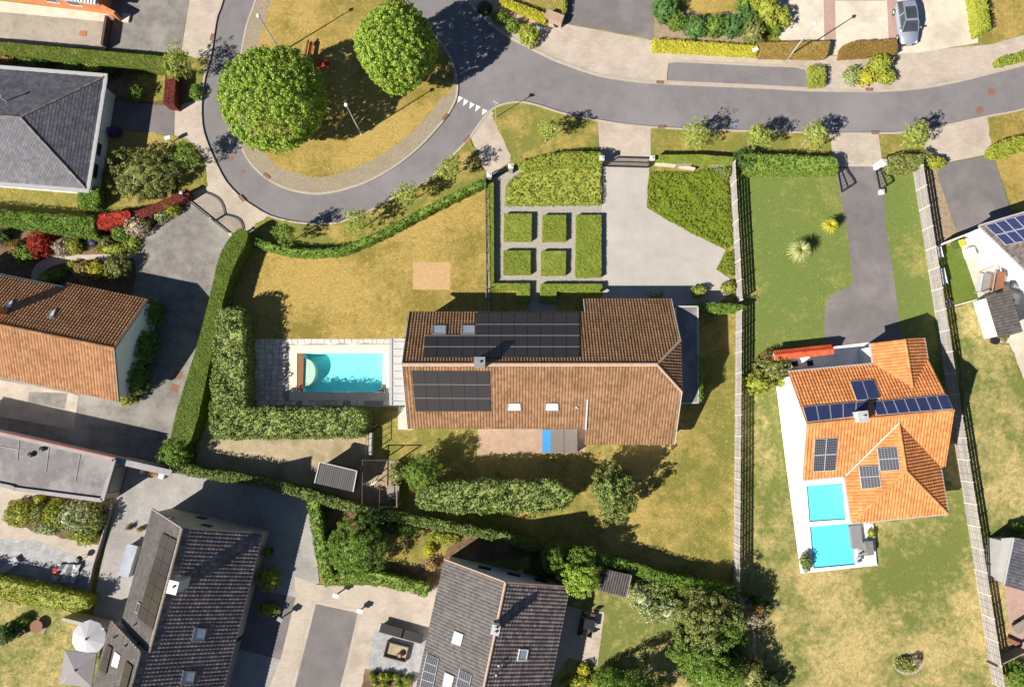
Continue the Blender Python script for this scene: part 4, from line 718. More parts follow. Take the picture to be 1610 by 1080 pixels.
# --- shrubs
for px, py, rx, ry, h, st, lab in [
    (228, 272, 54, 38, 2.6, 'olive', 'big olive green shrub beside the dry lawn and maroon hedge'),
    (213, 147, 12, 13, 1.6, 'green', 'small round shrub in the shade beside the maroon hedge'), (308, 145, 9, 12, 0.8, 'green', 'small round shrub on the verge by the loop road'),
    (10, 92, 14, 8, 1.0, 'orange', 'apricot tinted shrub beside the slate roof and long hedge'), (46, 97, 14, 9, 1.1, 'green', 'green shrub between slate roof and long hedge, left of the bare soil'), (72, 100, 10, 8, 0.9, 'dark', 'dark shrub beside the bare soil under the long hedge'), (116, 101, 14, 10, 1.2, 'green', 'green shrub between slate roof and long hedge, right of the bare soil'), (147, 107, 13, 10, 1.2, 'ygreen', 'light green shrub near the slate roof corner'), (172, 112, 12, 9, 1.0, 'dark', 'dark shrub just off the slate roof corner'), (180, 208, 11, 9, 0.8, 'purple', 'violet flowering shrub in the house shade'),
    (62, 382, 19, 21, 1.5, 'red', 'rounded bright red shrub in the garden bed'), (97, 389, 13, 14, 1.2, 'pink', 'pale pink flowering shrub beside the red one'), (115, 386, 12, 13, 1.3, 'ygreen', 'lime green shrub beside the pale pink blossom'), (41, 399, 18, 14, 1.3, 'green', 'green shrub below the rounded red one'), (22, 390, 12, 12, 1.0, 'brown', 'brownish shrub left of the rounded red one'),
    (5, 372, 12, 12, 1.2, 'dark', 'dark shrub in the corner below the broad hedge'), (214, 357, 18, 16, 1.5, 'pink', 'large pale pink flowering shrub by the side drive'), (189, 364, 15, 14, 1.3, 'green', 'green shrub between red hedge and pale pink blossom'), (231, 345, 11, 11, 1.1, 'olive', 'olive shrub along the maroon hedge'), (253, 339, 10, 10, 1.0, 'white', 'white flecked shrub along the maroon hedge'), (270, 329, 11, 10, 1.2, 'ygreen', 'lime shrub near the white driveway gate'),
    (166, 379, 9, 9, 1.0, 'olive', 'small olive shrub near the violet flowers'), (145, 381, 7, 7, 0.7, 'purple', 'violet flowering shrub under the broad hedge'), (178, 392, 26, 9, 0.5, 'ygreen', 'low spreading yellow-green shrub along the garden path'), (208, 380, 12, 16, 0.6, 'cover', 'low green shrub at the drive edge'),
    (134, 425, 13, 14, 1.4, 'orange', 'apricot flowering shrub beside the garden path'), (152, 423, 13, 14, 1.4, 'yellow', 'yellow flowering shrub beside the garden path'), (183, 421, 20, 19, 1.8, 'olive', 'rounded green shrub at the mouth of the garden path'), (114, 418, 10, 8, 0.9, 'ygreen', 'small lime shrub on the path edge'), (90, 432, 13, 11, 1.1, 'green', 'green shrub close to the terracotta eave'), (72, 438, 10, 10, 1.0, 'cover', 'small shrub where the garden path bends'), (165, 412, 8, 8, 0.9, 'purple', 'small violet shrub between yellow and round green shrubs'),
    (277, 712, 25, 26, 2.6, 'green', 'large leafy shrub at the low end of the tall hedge'),
    (763, 12, 11, 10, 1.0, 'dark', 'dark shrub on the pavement at the loop mouth, farthest from the pier'), (786, 27, 12, 11, 1.0, 'green', 'green shrub on the pavement in the middle of the row by the loop'), (806, 40, 12, 10, 1.1, 'green', 'green shrub on the pavement next to the yellow shrub'), (831, 55, 17, 16, 1.4, 'ygreen', 'yellow shrub on the pavement by the small sign post'),
    (1045, 12, 19, 20, 2.0, 'blue', 'large green bush at the corner of asphalt drive and bed'), (1064, 34, 13, 13, 1.5, 'green', 'loose green bush behind the yellow hedge'), (1093, 43, 16, 17, 1.7, 'blue', 'round dark bush, first of the row behind the yellow hedge'), (1122, 40, 15, 16, 1.7, 'green', 'lighter round bush in the row behind the yellow hedge'), (1152, 40, 17, 17, 1.7, 'blue', 'round bush with deep shade in the row behind the yellow hedge'), (1173, 27, 15, 16, 1.7, 'blue', 'round bush at the lawn corner'), (1184, 52, 15, 18, 1.9, 'olive', 'olive upright bush at the end of the yellow hedge'), (1205, 12, 21, 22, 2.2, 'ygreen', 'large yellow-green bush by the cream drive'), (1229, 28, 13, 14, 1.7, 'ygreen', 'yellow-green bush standing on the cream drive edge'), (1211, 34, 13, 13, 1.6, 'ygreen', 'yellow-green bush behind the olive one'), (1219, 46, 8, 9, 1.0, 'green', 'small bush by the copper hedge'), (1172, 6, 12, 14, 1.6, 'green', 'bush on the right rim of the small front lawn'),
    (1341, 119, 14, 15, 0.9, 'white', 'grey-green shrub on the pavement island'), (1361, 121, 14, 13, 1.0, 'yellow', 'yellow shrub on the pavement island'), (1383, 104, 16, 15, 1.9, 'ygreen', 'tall yellow-green shrub on the pavement island'), (1394, 121, 13, 11, 1.1, 'ygreen', 'low yellow-green shrub at the end of the pavement island'),
    (1170, 254, 18, 18, 1.9, 'dark', 'rounded dark bush at the left end of the long clipped hedge'), (1470, 257, 18, 9, 1.2, 'ygreen', 'pointed lime bush at the top of the right slatted fence'), (1455, 246, 9, 9, 1.2, 'olive', 'small olive bush between hedge and apron'),
    (1099, 458, 12, 9, 1.0, 'cover', 'low bush at the gravel corner near the annex'), (1031, 462, 10, 6, 0.8, 'white', 'wispy pale plant on the gravel under the eave'), (1146, 452, 12, 9, 0.8, 'cover', 'low bush in the gravel corner by the fence'), (1140, 270, 13, 9, 1.1, 'hedgel', 'pale climbing shrub at the top of the slatted fence'),
    (625, 744, 11, 15, 1.5, 'olive', 'grey olive bush at the aviary side'),
    (852, 886, 16, 19, 2.2, 'dark', 'dark bush at the grey house gable'), (675, 864, 8, 10, 0.9, 'yellow', 'pale yellow shrub on the soil, upper one'), (678, 888, 9, 9, 0.9, 'orange', 'apricot shrub on the soil, lower one'), (592, 814, 30, 17, 2.0, 'dark', 'dark spreading shrub under the boundary hedge'), (640, 828, 22, 10, 1.3, 'green', 'low green shrub along the boundary hedge'), (700, 845, 22, 9, 0.9, 'ygreen', 'low yellow-green shrub by the boundary hedge'),
    (1006, 935, 19, 21, 2.2, 'white', 'white flowering shrub next to the dark-tiled shed'), (1024, 957, 21, 18, 1.9, 'white', 'white flowering shrub spilling onto the lawn, lower left'), (1048, 958, 20, 18, 1.9, 'white', 'white flowering shrub spilling onto the lawn, lower right'), (1035, 922, 24, 18, 2.2, 'hedgel', 'green shrub between white blossom and boundary hedge'), (1084, 924, 15, 14, 1.8, 'green', 'rounded green shrub against the boundary hedge'),
    (1178, 966, 22, 20, 2.0, 'pink', 'shrub with whitish and pink leaves beyond the fence end'), (1190, 950, 12, 14, 1.7, 'dark', 'dark shrub just beyond the fence end'), (1187, 958, 12, 10, 2.1, 'brown', 'copper shrub beyond the fence end'), (1158, 1010, 16, 15, 1.8, 'green', 'green shrub along the wire fence, middle one'), (1148, 1042, 22, 19, 2.2, 'green', 'green shrub along the wire fence, low one'), (1180, 1060, 27, 26, 2.6, 'olive', 'big olive green shrub in the corner of the patchy lawn'), (1110, 1064, 26, 20, 2.4, 'green', 'green shrub where the wire fence leaves the picture'), (1215, 1075, 18, 16, 1.8, 'dark', 'dark shrub at the lawn edge below the olive shrub'), (1206, 948, 5, 4, 0.6, 'dark', 'tiny dark shrub in the patchy lawn'),
    (962, 1070, 28, 18, 2.6, 'green', 'green bush below the back lawn of the grey house'), (905, 1072, 26, 10, 0.9, 'ygreen', 'low yellow-green planting beside the grey house corner'), (918, 1052, 9, 8, 1.0, 'yellow', 'small yellow shrub on the patio edge'),
    (240, 490, 13, 18, 2.4, 'green', 'ivy bush against the white gable, upper one'), (229, 543, 15, 26, 2.6, 'green', 'ivy bush against the white gable, middle one'), (213, 592, 16, 24, 2.5, 'green', 'ivy bush against the white gable, lower one'), (199, 624, 12, 12, 2.0, 'ygreen', 'light green bush at the lower gable corner'),
    (35, 808, 18, 13, 1.2, 'ygreen', 'yellow-green shrub at the left of the paved bed'), (62, 806, 12, 12, 1.3, 'olive', 'olive shrub inside the paved bed'), (62, 785, 7, 6, 0.9, 'ygreen', 'small lime shrub on the rim of the paved bed'), (88, 806, 16, 17, 1.5, 'ygreen', 'lime shrub in the middle of the paved bed'), (110, 812, 18, 18, 1.5, 'white', 'white flowering shrub in the middle of the paved bed'), (132, 812, 18, 22, 1.5, 'white', 'white flowering shrub right of the middle in the paved bed'), (150, 815, 13, 20, 1.5, 'olive', 'olive shrub at the right end of the paved bed'), (132, 840, 17, 12, 1.2, 'ygreen', 'yellow-green shrub at the lower corner of the paved bed'), (72, 830, 14, 8, 1.0, 'white', 'white flecked shrub on the lower rim of the paved bed'), (130, 793, 20, 8, 1.2, 'pink', 'pale pink flecked shrub on the upper rim of the paved bed'),
    (422, 911, 16, 16, 1.6, 'ygreen', 'light green shrub on the paved yard below the round planter'), (422, 958, 17, 9, 0.9, 'cover', 'low clipped shrub in the asphalt parking'), (203, 829, 5, 4, 0.6, 'brown', 'small dry grass clump by the dark-tiled roof'), (220, 832, 4, 4, 0.6, 'brown', 'tiny dry grass clump at the roof edge'),
    (1191, 602, 22, 16, 1.8, 'ygreen', 'yellow-green bush between slatted fence and white terrace'), (1216, 580, 24, 20, 2.0, 'olive', 'olive bush at the end of the red tiled wall'), (1233, 598, 11, 11, 1.5, 'ygreen', 'small bush against the orange roof corner'), (1210, 562, 12, 9, 1.5, 'brown', 'brownish bush behind the olive one at the red tiled wall'),
    (1267, 884, 7, 13, 1.0, 'hedgel', 'potted green plant at the lower pool corner'), (1370, 838, 5, 6, 0.8, 'ygreen', 'small plant beside the lounger by the orange house'), (1427, 1043, 17, 11, 0.6, 'olive', 'low shrubs in the stone-edged bed'), (1440, 1038, 8, 7, 0.7, 'pink', 'pale flowering shrub in the stone-edged bed'), (1416, 1040, 6, 6, 0.5, 'green', 'small green shrub in the stone-edged bed'),
    (28, 985, 9, 9, 1.0, 'dark', 'dark shrub left of the garden fire pit'), (10, 995, 12, 14, 1.8, 'dark', 'dark bush in the shaded lawn corner'), (38, 975, 8, 8, 0.8, 'green', 'green shrub above the garden fire pit'),
    (1600, 1060, 14, 20, 1.4, 'green', 'green bush behind the right fence at its low end'), (1600, 830, 12, 9, 1.2, 'green', 'green bush beside the grey shed')]:
    if 'paved bed' in lab: rx, ry = rx * 1.3, ry * 1.25
    bush(lab, px, py, rx, ry, h, st)
GB = 'clipped balls in the slate terrace bed'
for px, py, r in [(585, 1062, 6), (600, 1064, 6), (609, 1063, 6.5), (623, 1064, 6), (640, 1071, 8), (590, 1074, 5), (604, 1077, 6), (627, 1078, 7)]:
    bush('clipped round ball shrub in the bed below the slate terrace', px, py, r, r, 0.75, 'topi', 'ball_shrub', group=GB, lump=0.04)
# --- garden trees
tree('lone round tree on the lawn right of the laurel screen', 966, 767, 30, 38, 2.6, 2.1, 'laurel', 'garden_tree', tr=0.12, lump=0.25, core=True, rag=0.22)
tree('small leafy tree beside the aviary', 664, 742, 25, 24, 2.4, 1.7, 'green', 'garden_tree', tr=0.09, lump=0.2, core=True)
tree('dense rounded tree in the shrub garden', 561, 862, 41, 42, 2.6, 2.2, 'green', 'garden_tree', tr=0.14, lump=0.12, core=True)
tree('rounded tree at the shed\'s left, the upper of the pair', 871, 878, 21, 20, 2.6, 1.7, 'green', 'garden_tree', tr=0.1, lump=0.14, core=True)
tree('bright rounded tree directly left of the dark-tiled shed', 911, 903, 31, 28, 2.6, 1.9, 'lime', 'garden_tree', tr=0.12, lump=0.12, core=True)
tree('darker tree behind the bright one by the shed', 914, 874, 22, 14, 2.3, 1.5, 'green', 'garden_tree', tr=0.1, core=True)
tree('large grey-green tree at the end of the back lawn', 1109, 970, 40, 36, 2.8, 2.2, 'olive', 'garden_tree', tr=0.15, lump=0.2, core=True)
tree('grey-green tree next to the large one, by the wire fence', 1104, 1004, 36, 30, 2.7, 2.1, 'laurel', 'garden_tree', tr=0.14, lump=0.22, core=True)
tree('fresh green tree below the grey-green ones', 1090, 1030, 32, 24, 2.6, 2.0, 'green', 'garden_tree', tr=0.14, lump=0.2, core=True)
tree('green tree between the grey-green tree and the wire fence', 1136, 985, 22, 26, 2.6, 1.9, 'green', 'garden_tree', tr=0.1, lump=0.2, core=True, rag=0.2)
tree('olive tree behind the copper shrub beyond the fence', 1150, 968, 20, 22, 2.4, 1.8, 'hedgel', 'garden_tree', tr=0.1, lump=0.2, core=True, rag=0.2)
tree('dark green tree where the wire fence meets the lawn', 1132, 1058, 24, 22, 2.8, 2.0, 'green', 'garden_tree', tr=0.1, lump=0.2, core=True, rag=0.2)
tree('broad tree shading the lower back lawn', 1010, 1092, 44, 26, 3.2, 2.4, 'green', 'garden_tree', tr=0.14, lump=0.2, core=True, rag=0.18)
# --- two young palms on the lawn
def palm(label, px, py, r, zc, style, n=26):
    c = P(px, py, zc); L = rad(px, py, r, zc); t = thing('palm', label, 'palm', (c.x, c.y, 0), 'palms on the lawn'); m = MB()
    m.tube([(c.x, c.y, 0), (c.x + .03, c.y, zc * .5), (c.x, c.y, zc)], [0.16, 0.13, 0.1], 8); m.build('trunk', 'trunk', t)
    for k in range(n):
        th = k * 2.39996 + RNG.uniform(-.2, .2); el = 0.1 + 1.35 * (k / n); m = MB(); prev = None; rows = []
        for s in range(5):
            u = s / 4; r_ = L * u * math.cos(el * (1 - u * .3)) * 1.05; z = zc + L * (math.sin(el) * u * .9 - 0.75 * u * u * (1.15 - el * .5)); wd = 0.055 * (1 - u * 0.8)
            o = Vector((c.x + math.cos(th) * r_, c.y + math.sin(th) * r_, max(z, .1))); q = Vector((-math.sin(th), math.cos(th), 0)) * wd; rows += [o - q - Vector((0, 0, wd * .4)), o, o + q - Vector((0, 0, wd * .4))]
        fs = []
        for s in range(4): fs += [(s * 3, s * 3 + 1, s * 3 + 4, s * 3 + 3), (s * 3 + 1, s * 3 + 2, s * 3 + 5, s * 3 + 4)]
        m.add(rows, fs); m.build('frond', style, t)
palm('pale green palm standing in the middle of the front lawn', 1259, 393, 19, 1.4, 'f_palm', 170)
palm('smaller yellow palm at the edge of the asphalt drive', 1306, 354, 13, 1.4, 'f_yellow', 110)
# ================================================================ BUILDINGS
def plane_of(poly):
    a, b, c = Vector(poly[0]), Vector(poly[1]), Vector(poly[2]); n = (b - a).cross(c - a).normalized()
    return (a, n if n.z > 0 else -n)
def roof_slope(parent, polys, mat, tw=0.3, tc=0.36, amp=0.05, lift=0.035, flat_=False, deck='wood_grey', jit=0.006):
    """a roof slope: deck slab (part) carrying a coat of separately laid tiles (sub-part); polys are convex and lie in one plane"""
    polys = [[Vector(p) for p in q] for q in polys]; o, n = plane_of(polys[0]); u = Vector((0, 0, 1)).cross(n).normalized(); v = n.cross(u)
    d = MB()
    for q in polys:
        if (q[1] - q[0]).cross(q[2] - q[1]).dot(n) < 0: q.reverse()
        k = len(q); d.add([p + n * 0.0 for p in q] + [p - n * 0.14 for p in q], [tuple(range(k)), tuple(range(2 * k - 1, k - 1, -1))] + [(i, i + k, (i + 1) % k + k, (i + 1) % k) for i in range(k)])
    dk = d.build('roof', deck, parent)
    allp = [p for q in polys for p in q]; us = [(p - o).dot(u) for p in allp]; vs_ = [(p - o).dot(v) for p in allp]; u0, v0 = min(us), min(vs_)
    V, F = [], []; ns = 1 if flat_ else 5
    for q in polys:
        quv = np.array([[(p - o).dot(u), (p - o).dot(v)] for p in q]); lo, hi = quv.min(0), quv.max(0)
        bmv, bmf = [], []
        for j in range(int((lo[1] - v0) / tc), int((hi[1] - v0) / tc) + 1):
            for i in range(int((lo[0] - u0) / tw), int((hi[0] - u0) / tw) + 1):
                x0 = u0 + (i + (0.5 if flat_ and j % 2 else 0)) * tw; y0 = v0 + j * tc; cx, cy = x0 + tw / 2, y0 + tc / 2
                if cx < lo[0] - tw or cx > hi[0] + tw: continue
                b = len(bmv); jj = random.uniform(-jit, jit); g = 0.012 if flat_ else 0
                for s in range(ns + 1):
                    t = s / ns; h = amp * (0.5 - 0.5 * math.cos(2 * math.pi * t)) if not flat_ else 0
                    x = x0 + g + (tw - 2 * g) * t
                    bmv.append(o + u * x + v * (y0 - 0.03) + n * (0.012 + h + lift + jj)); bmv.append(o + u * x + v * (y0 + tc) + n * (0.012 + h)); bmv.append(o + u * x + v * (y0 - 0.03) + n * 0.005)
                for s in range(ns):
                    k = b + s * 3; bmf.append((k, k + 3, k + 4, k + 1)); bmf.append((k + 2, k + 5, k + 3, k))
        me = bpy.data.meshes.new('t'); me.from_pydata(bmv, [], bmf); bm = bmesh.new(); bm.from_mesh(me); k = len(q); cen = sum(q, Vector()) / k
        for i in range(k):
            e = q[(i + 1) % k] - q[i]; pn = e.cross(n).normalized()
            if (cen - q[i]).dot(pn) > 0: pn = -pn
            bmesh.ops.bisect_plane(bm, geom=bm.verts[:] + bm.edges[:] + bm.faces[:], plane_co=q[i] + pn * 0.03, plane_no=pn, clear_outer=True)
        bm.to_mesh(me); bm.free(); b = len(V); V += [x.co.copy() for x in me.vertices]; F += [tuple(b + i for i in p.vertices) for p in me.polygons]; bpy.data.meshes.remove(me)
    m = MB(); m.add(V, F); t = m.build('roof_tiles', mat, dk); t['kind'] = 'stuff'
    return (o + n * 0.05, n)
def ridge_caps(parent, a, b, mat, r=0.13, step=0.42, name='ridge_tiles', up=0.03):
    a, b = Vector(a), Vector(b); L = (b - a).length; d = (b - a) / L; x = d.cross(Vector((0, 0, 1))).normalized(); y = x.cross(d); m = MB(); k = int(L / step)
    for i in range(k):
        p0, p1 = a + d * (i * L / k), a + d * ((i + 1) * L / k + 0.04); vs = []
        for p, rr in ((p0, r * 1.08), (p1, r)):
            for j in range(6): t = math.pi * j / 5; vs.append(p + x * (rr * math.cos(t)) + y * (rr * math.sin(t) * 0.8 + up))
        m.add(vs, [(j, j + 1, j + 7, j + 6) for j in range(5)] + [tuple(range(5, -1, -1)), tuple(range(6, 12))])
    return m.build(name, mat, parent)
def gutter(parent, a, b, w=0.16, mat='gutter', drop=0.10, name='gutter'):
    a, b = Vector(a), Vector(b); dz = Vector((0, 0, -drop)); m = MB(); m.bar(a + dz, b + dz, w, 0.13); m.bar(a + dz + Vector((0, 0, .07)), b + dz + Vector((0, 0, .07)), w * 0.6, 0.012, 0)
    return m.build(name, mat, parent)
def trims(parent, pairs, w_, h_, mat, name='verge_trim'):
    for a, b in pairs: m = MB(); m.bar(a, b, w_, h_); m.build(name, mat, parent)
def quad_on(pl, pxs): return [onplane(px, py, *pl) for px, py in pxs]
def solar(parent, pl, corners, nx, ny, mat='pv_black', frame='pv_frame_dark', lift=0.1, gap=0.02, skip=()):
    o, n = pl; q = quad_on((o + n * lift, n), corners)
    bl = lambda a, b: q[0].lerp(q[1], a).lerp(q[3].lerp(q[2], a), b)
    for j in range(ny):
        for i in range(nx):
            if (i, j) in skip: continue
            c = [bl((i + a * 1.0) / nx, (j + b * 1.0) / ny) for a, b in ((0, 0), (1, 0), (1, 1), (0, 1))]; ce = sum(c, Vector()) / 4
            c = [p + (ce - p).normalized() * gap * 1.4 for p in c]; ins = [p + (ce - p).normalized() * 0.05 + n * 0.004 for p in c]; bot = [p - n * 0.04 for p in c]
            if (c[1] - c[0]).cross(c[2] - c[0]).dot(n) < 0: c.reverse(); ins.reverse(); bot.reverse()
            m = MB(); m.add(c + bot, [(i_, i_ + 4, (i_ + 1) % 4 + 4, (i_ + 1) % 4)[::-1] for i_ in range(4)] + [(7, 6, 5, 4), (0, 1, 2, 3)], 0); m.add(ins, [(0, 1, 2, 3)], 1)
            m.build('solar_panel', (frame, mat), parent, uv=[(0, 0), (1, 0), (1, 1), (0, 1)])
def skylight(parent, pl, corners, glass='sky_glass', frame='steel_grey', h=0.1, inset=0.14):
    o, n = pl; c = quad_on((o + n * h, n), corners)
    if (c[1] - c[0]).cross(c[2] - c[0]).dot(n) < 0: c.reverse()
    ce = sum(c, Vector()) / 4; i1 = [p + (ce - p).normalized() * inset for p in c]; i2 = [p - n * 0.03 for p in i1]; bo = [p - n * (h + .05) for p in c]
    m = MB(); m.add(c + i1 + i2 + bo, [(k, (k + 1) % 4, (k + 1) % 4 + 4, k + 4) for k in range(4)] + [(k + 4, (k + 1) % 4 + 4, (k + 1) % 4 + 8, k + 8) for k in range(4)] + [(k + 12, (k + 1) % 4 + 12, (k + 1) % 4, k) for k in range(4)])
    f = m.build('skylight', frame, parent); g = MB(); g.add([p + n * 0.004 for p in i2], [(0, 1, 2, 3)]); g.build('pane', glass, f)
def chimney(parent, px, py, z0, z1, a, b, rz, mat='white_wall', cap='steel_grey', name='chimney', pots=1):
    c = P(px, py, z1); m = MB(); m.box((c.x, c.y, z0), (a, b, z1 - z0), rz); ch = m.build(name, mat, parent); m = MB(); m.box((c.x, c.y, z1), (a + .14, b + .14, .08), rz)
    for k in range(pots): m.tube([(c.x + (k - (pots - 1) / 2) * .35 * math.cos(rz), c.y + (k - (pots - 1) / 2) * .35 * math.sin(rz), z1 + .08), (c.x + (k - (pots - 1) / 2) * .35 * math.cos(rz), c.y + (k - (pots - 1) / 2) * .35 * math.sin(rz), z1 + .3)], .11, 8)
    m.build('chimney_cap', cap, ch)
def vent_pipe(parent, px, py, z, h=0.45, r=0.07, mat='dark_metal'):
    c = P(px, py, z); m = MB(); m.tube([(c.x, c.y, z - .3), (c.x, c.y, z + h)], r, 8); m.tube([(c.x, c.y, z + h), (c.x, c.y, z + h + .08)], r * 1.6, 8); m.build('vent_pipe', mat, parent)
def wall_window(parent, a, d, up0, w, h, out, glass='glass', frame='white_metal', name='window'):
    """window on a vertical wall: a = point on the wall at ground, d = along the wall, out = outward normal"""
    o = a + Vector((0, 0, up0)); m = MB(); t = 0.06
    for (s0, s1, z0, z1) in ((0, w, 0, t), (0, w, h - t, h), (0, t, t, h - t), (w - t, w, t, h - t)):
        p = [o + d * s0 + Vector((0, 0, z0)), o + d * s1 + Vector((0, 0, z0)), o + d * s1 + Vector((0, 0, z1)), o + d * s0 + Vector((0, 0, z1))]
        m.add([q + out * .05 for q in p] + [q - out * .05 for q in p], [(0, 1, 2, 3), (4, 0, 3, 7), (1, 5, 6, 2), (3, 2, 6, 7), (4, 5, 1, 0)])
    f = m.build(name, frame, parent); g = MB(); p = [o + d * t + Vector((0, 0, t)), o + d * (w - t) + Vector((0, 0, t)), o + d * (w - t) + Vector((0, 0, h - t)), o + d * t + Vector((0, 0, h - t))]; g.add([q + out * .02 for q in p], [(0, 1, 2, 3)]); g.build('pane', glass, f)
class Ax:
    """house axes: s along the ridge, w across it (left of the ridge direction is positive)"""
    def __init__(s, A, B): s.A = Vector((A.x, A.y, 0)); d = (B - A); d.z = 0; s.d = d.normalized(); s.n = Vector((-s.d.y, s.d.x, 0))
    def at(s, a, w, z): p = s.A + s.d * a + s.n * w; return Vector((p.x, p.y, z))
    def sw(s, p): q = Vector((p.x, p.y, 0)) - s.A; return q.dot(s.d), q.dot(s.n)
def gable_body(parent, ax, s0, s1, wp, wn, zr, sl, mat, inset=0.35, name='wall', wr=0):
    m = MB(); sec = [(wr + wp - inset, 0), (wr + wp - inset, zr - sl * (wp - inset) - .16), (wr, zr - .18), (wr - wn + inset, zr - sl * (wn - inset) - .16), (wr - wn + inset, 0)]
    a = [ax.at(s0 + .25, w_, z) for w_, z in sec]; b = [ax.at(s1 - .25, w_, z) for w_, z in sec]
    m.add(a + b, [(0, 1, 2, 3, 4), (9, 8, 7, 6, 5)] + [(i, i + 5, (i + 1) % 5 + 5, (i + 1) % 5) for i in range(5)]); return m.build(name, mat, parent)
random.seed(5)
# ---------------------------------------------------------------- main house: long terracotta roof
zr, sl = 7.4, 0.72
Yr = P(830, 573, zr).y; XW = P(632, 573, zr).x
yN, yS = P(780, 491, 3.45).y, P(780, 673, 3.4).y; zN, zS = zr - sl * (yN - Yr), zr - sl * (Yr - yS)
X1 = P(918.5, 480, 3.0).x; yNe, ySe = P(985, 470, 2.7).y, P(985, 698, 2.2).y; zNe, zSe = zr - sl * (yNe - Yr), zr - sl * (Yr - ySe)
XE = P(1056, 470, 2.7).x; XH = P(1033, 572, zr).x; zh = zr - (XE - XH) * 0.66; wh = (zr - zh) / sl
H = thing('long_house', 'long house with weathered terracotta roof and many black solar panels', 'house', ((XW + XE) / 2, Yr, 0))
V3 = lambda x, y, z: Vector((x, y, z))
m = MB()
def sec(x, yn, ys, i=.4):
    return [V3(x, yn - i, 0), V3(x, yn - i, zr - sl * (yn - i - Yr) - .17), V3(x, Yr, zr - .2), V3(x, ys + i, zr - sl * (Yr - ys - i) - .17), V3(x, ys + i, 0)]
for xa, xb, yn, ys in ((XW + .5, X1 - .02, yN, yS), (X1 - .02 + .3, XH - .1, yNe, ySe)):
    a, b = sec(xa, yn, ys), sec(xb, yn, ys); m.add(a + b, [(0, 1, 2, 3, 4)[::-1], (9, 8, 7, 6, 5)[::-1]] + [(i, (i + 1) % 5, (i + 1) % 5 + 5, i + 5) for i in range(5)])
xa = XE - .3; zt = zh - .2; m.add([V3(XH - .1, yNe - .4, 0), V3(xa, yNe - .4, 0), V3(xa, ySe + .4, 0), V3(XH - .1, ySe + .4, 0)] + [V3(XH - .1, yNe - .4, zNe), V3(xa, yNe - .4, zNe), V3(xa, Yr + wh, zt), V3(xa, Yr - wh, zt), V3(xa, ySe + .4, zSe), V3(XH - .1, ySe + .4, zSe), V3(XH - .1, Yr, zr - .3)],
    [(0, 1, 5, 4), (1, 2, 8, 7, 6, 5), (2, 3, 9, 8), (4, 5, 6, 10), (10, 7, 8, 9), (6, 7, 10)])
m.build('wall', 'white_wall', H)
plS = roof_slope(H, [[V3(XW, yS, zS), V3(X1, yS, zS), V3(X1, Yr, zr), V3(XW, Yr, zr)], [V3(X1, ySe, zSe), V3(XE, ySe, zSe), V3(XE, Yr - wh, zh), V3(XH, Yr, zr), V3(X1, Yr, zr)]], 't_terra', .28, .36, .058)
plN = roof_slope(H, [[V3(XW, yN, zN), V3(XW, Yr, zr), V3(X1, Yr, zr), V3(X1, yN, zN)], [V3(X1, yNe, zNe), V3(X1, Yr, zr), V3(XH, Yr, zr), V3(XE, Yr + wh, zh), V3(XE, yNe, zNe)]], 't_terra', .28, .36, .058)
roof_slope(H, [[V3(XE, Yr - wh, zh), V3(XE, Yr + wh, zh), V3(XH, Yr, zr)]], 't_terra', .28, .36, .058)
ridge_caps(H, V3(XW, Yr, zr), V3(XH, Yr, zr), 'ridge', 0.17); ridge_caps(H, V3(XH, Yr, zr), V3(XE, Yr + wh, zh), 'ridge', 0.12); ridge_caps(H, V3(XH, Yr, zr), V3(XE, Yr - wh, zh), 'ridge', 0.12)
for a, b in ((V3(XW, yN, zN), V3(X1, yN, zN)), (V3(X1, yNe, zNe), V3(XE, yNe, zNe)), (V3(XW, yS, zS), V3(X1 - .1, yS, zS)), (V3(X1, ySe, zSe), V3(XE, ySe, zSe))): gutter(H, a, b, 0.15, 'wood_dark')
k = V3(0, 0, .03); trims(H, [(a + k, b + k) for a, b in ((V3(XW, yS, zS), V3(XW, Yr, zr)), (V3(XW, yN, zN), V3(XW, Yr, zr)), (V3(XE, ySe, zSe), V3(XE, Yr - wh, zh)), (V3(XE, yNe, zNe), V3(XE, Yr + wh, zh)), (V3(X1, yN, zN), V3(X1, yNe, zNe)))], .07, .2, 'pv_frame'); trims(H, [(V3(X1 - .05, yS - .1, zS + .1), V3(X1 - .05, Yr - 3.0, zr - 3 * sl + .1))], .16, .14, 'pv_frame', 'flashing_strip')
solar(H, plN, [(748, 491.5), (911, 491.5), (911, 528), (748, 528)], 8, 2); solar(H, plN, [(667, 528), (911, 528), (911, 562), (666, 562)], 12, 2)
solar(H, plS, [(647, 583), (770, 583.5), (772, 647), (653, 647)], 6, 3)
for pl_, pairs in ((plS, (((649, 604.5), (771, 605)), ((651, 626), (771.5, 626.5)))), (plN, (((748, 510), (911, 510)), ((667, 527.5), (911, 527.5)), ((666, 545), (911, 545))))):
    for a, b in pairs: o_, n_ = pl_; m = MB(); m.bar(onplane(*a, o_ + n_ * .09, n_), onplane(*b, o_ + n_ * .09, n_), .022, .04); m.build('mounting_rail', 'pv_frame', H)
for q in ([(680, 511), (702, 511), (701.5, 525), (679, 525)], [(725.5, 511), (747.5, 511), (747, 525), (725, 525)]): skylight(H, plN, q, 'sky_glass', 'steel_grey')
for q in ([(798, 634), (819, 634), (820, 646), (797, 646)], [(857, 634), (878, 634), (879, 646), (856, 646)]): skylight(H, plS, q, 'sky_blind', 'steel_grey')
chimney(H, 754, 570, 6.3, 8.3, 0.85, 0.85, 0, 'beige_wall'); vent_pipe(H, 906, 641, 4.6, .25, .08, 'pv_frame')
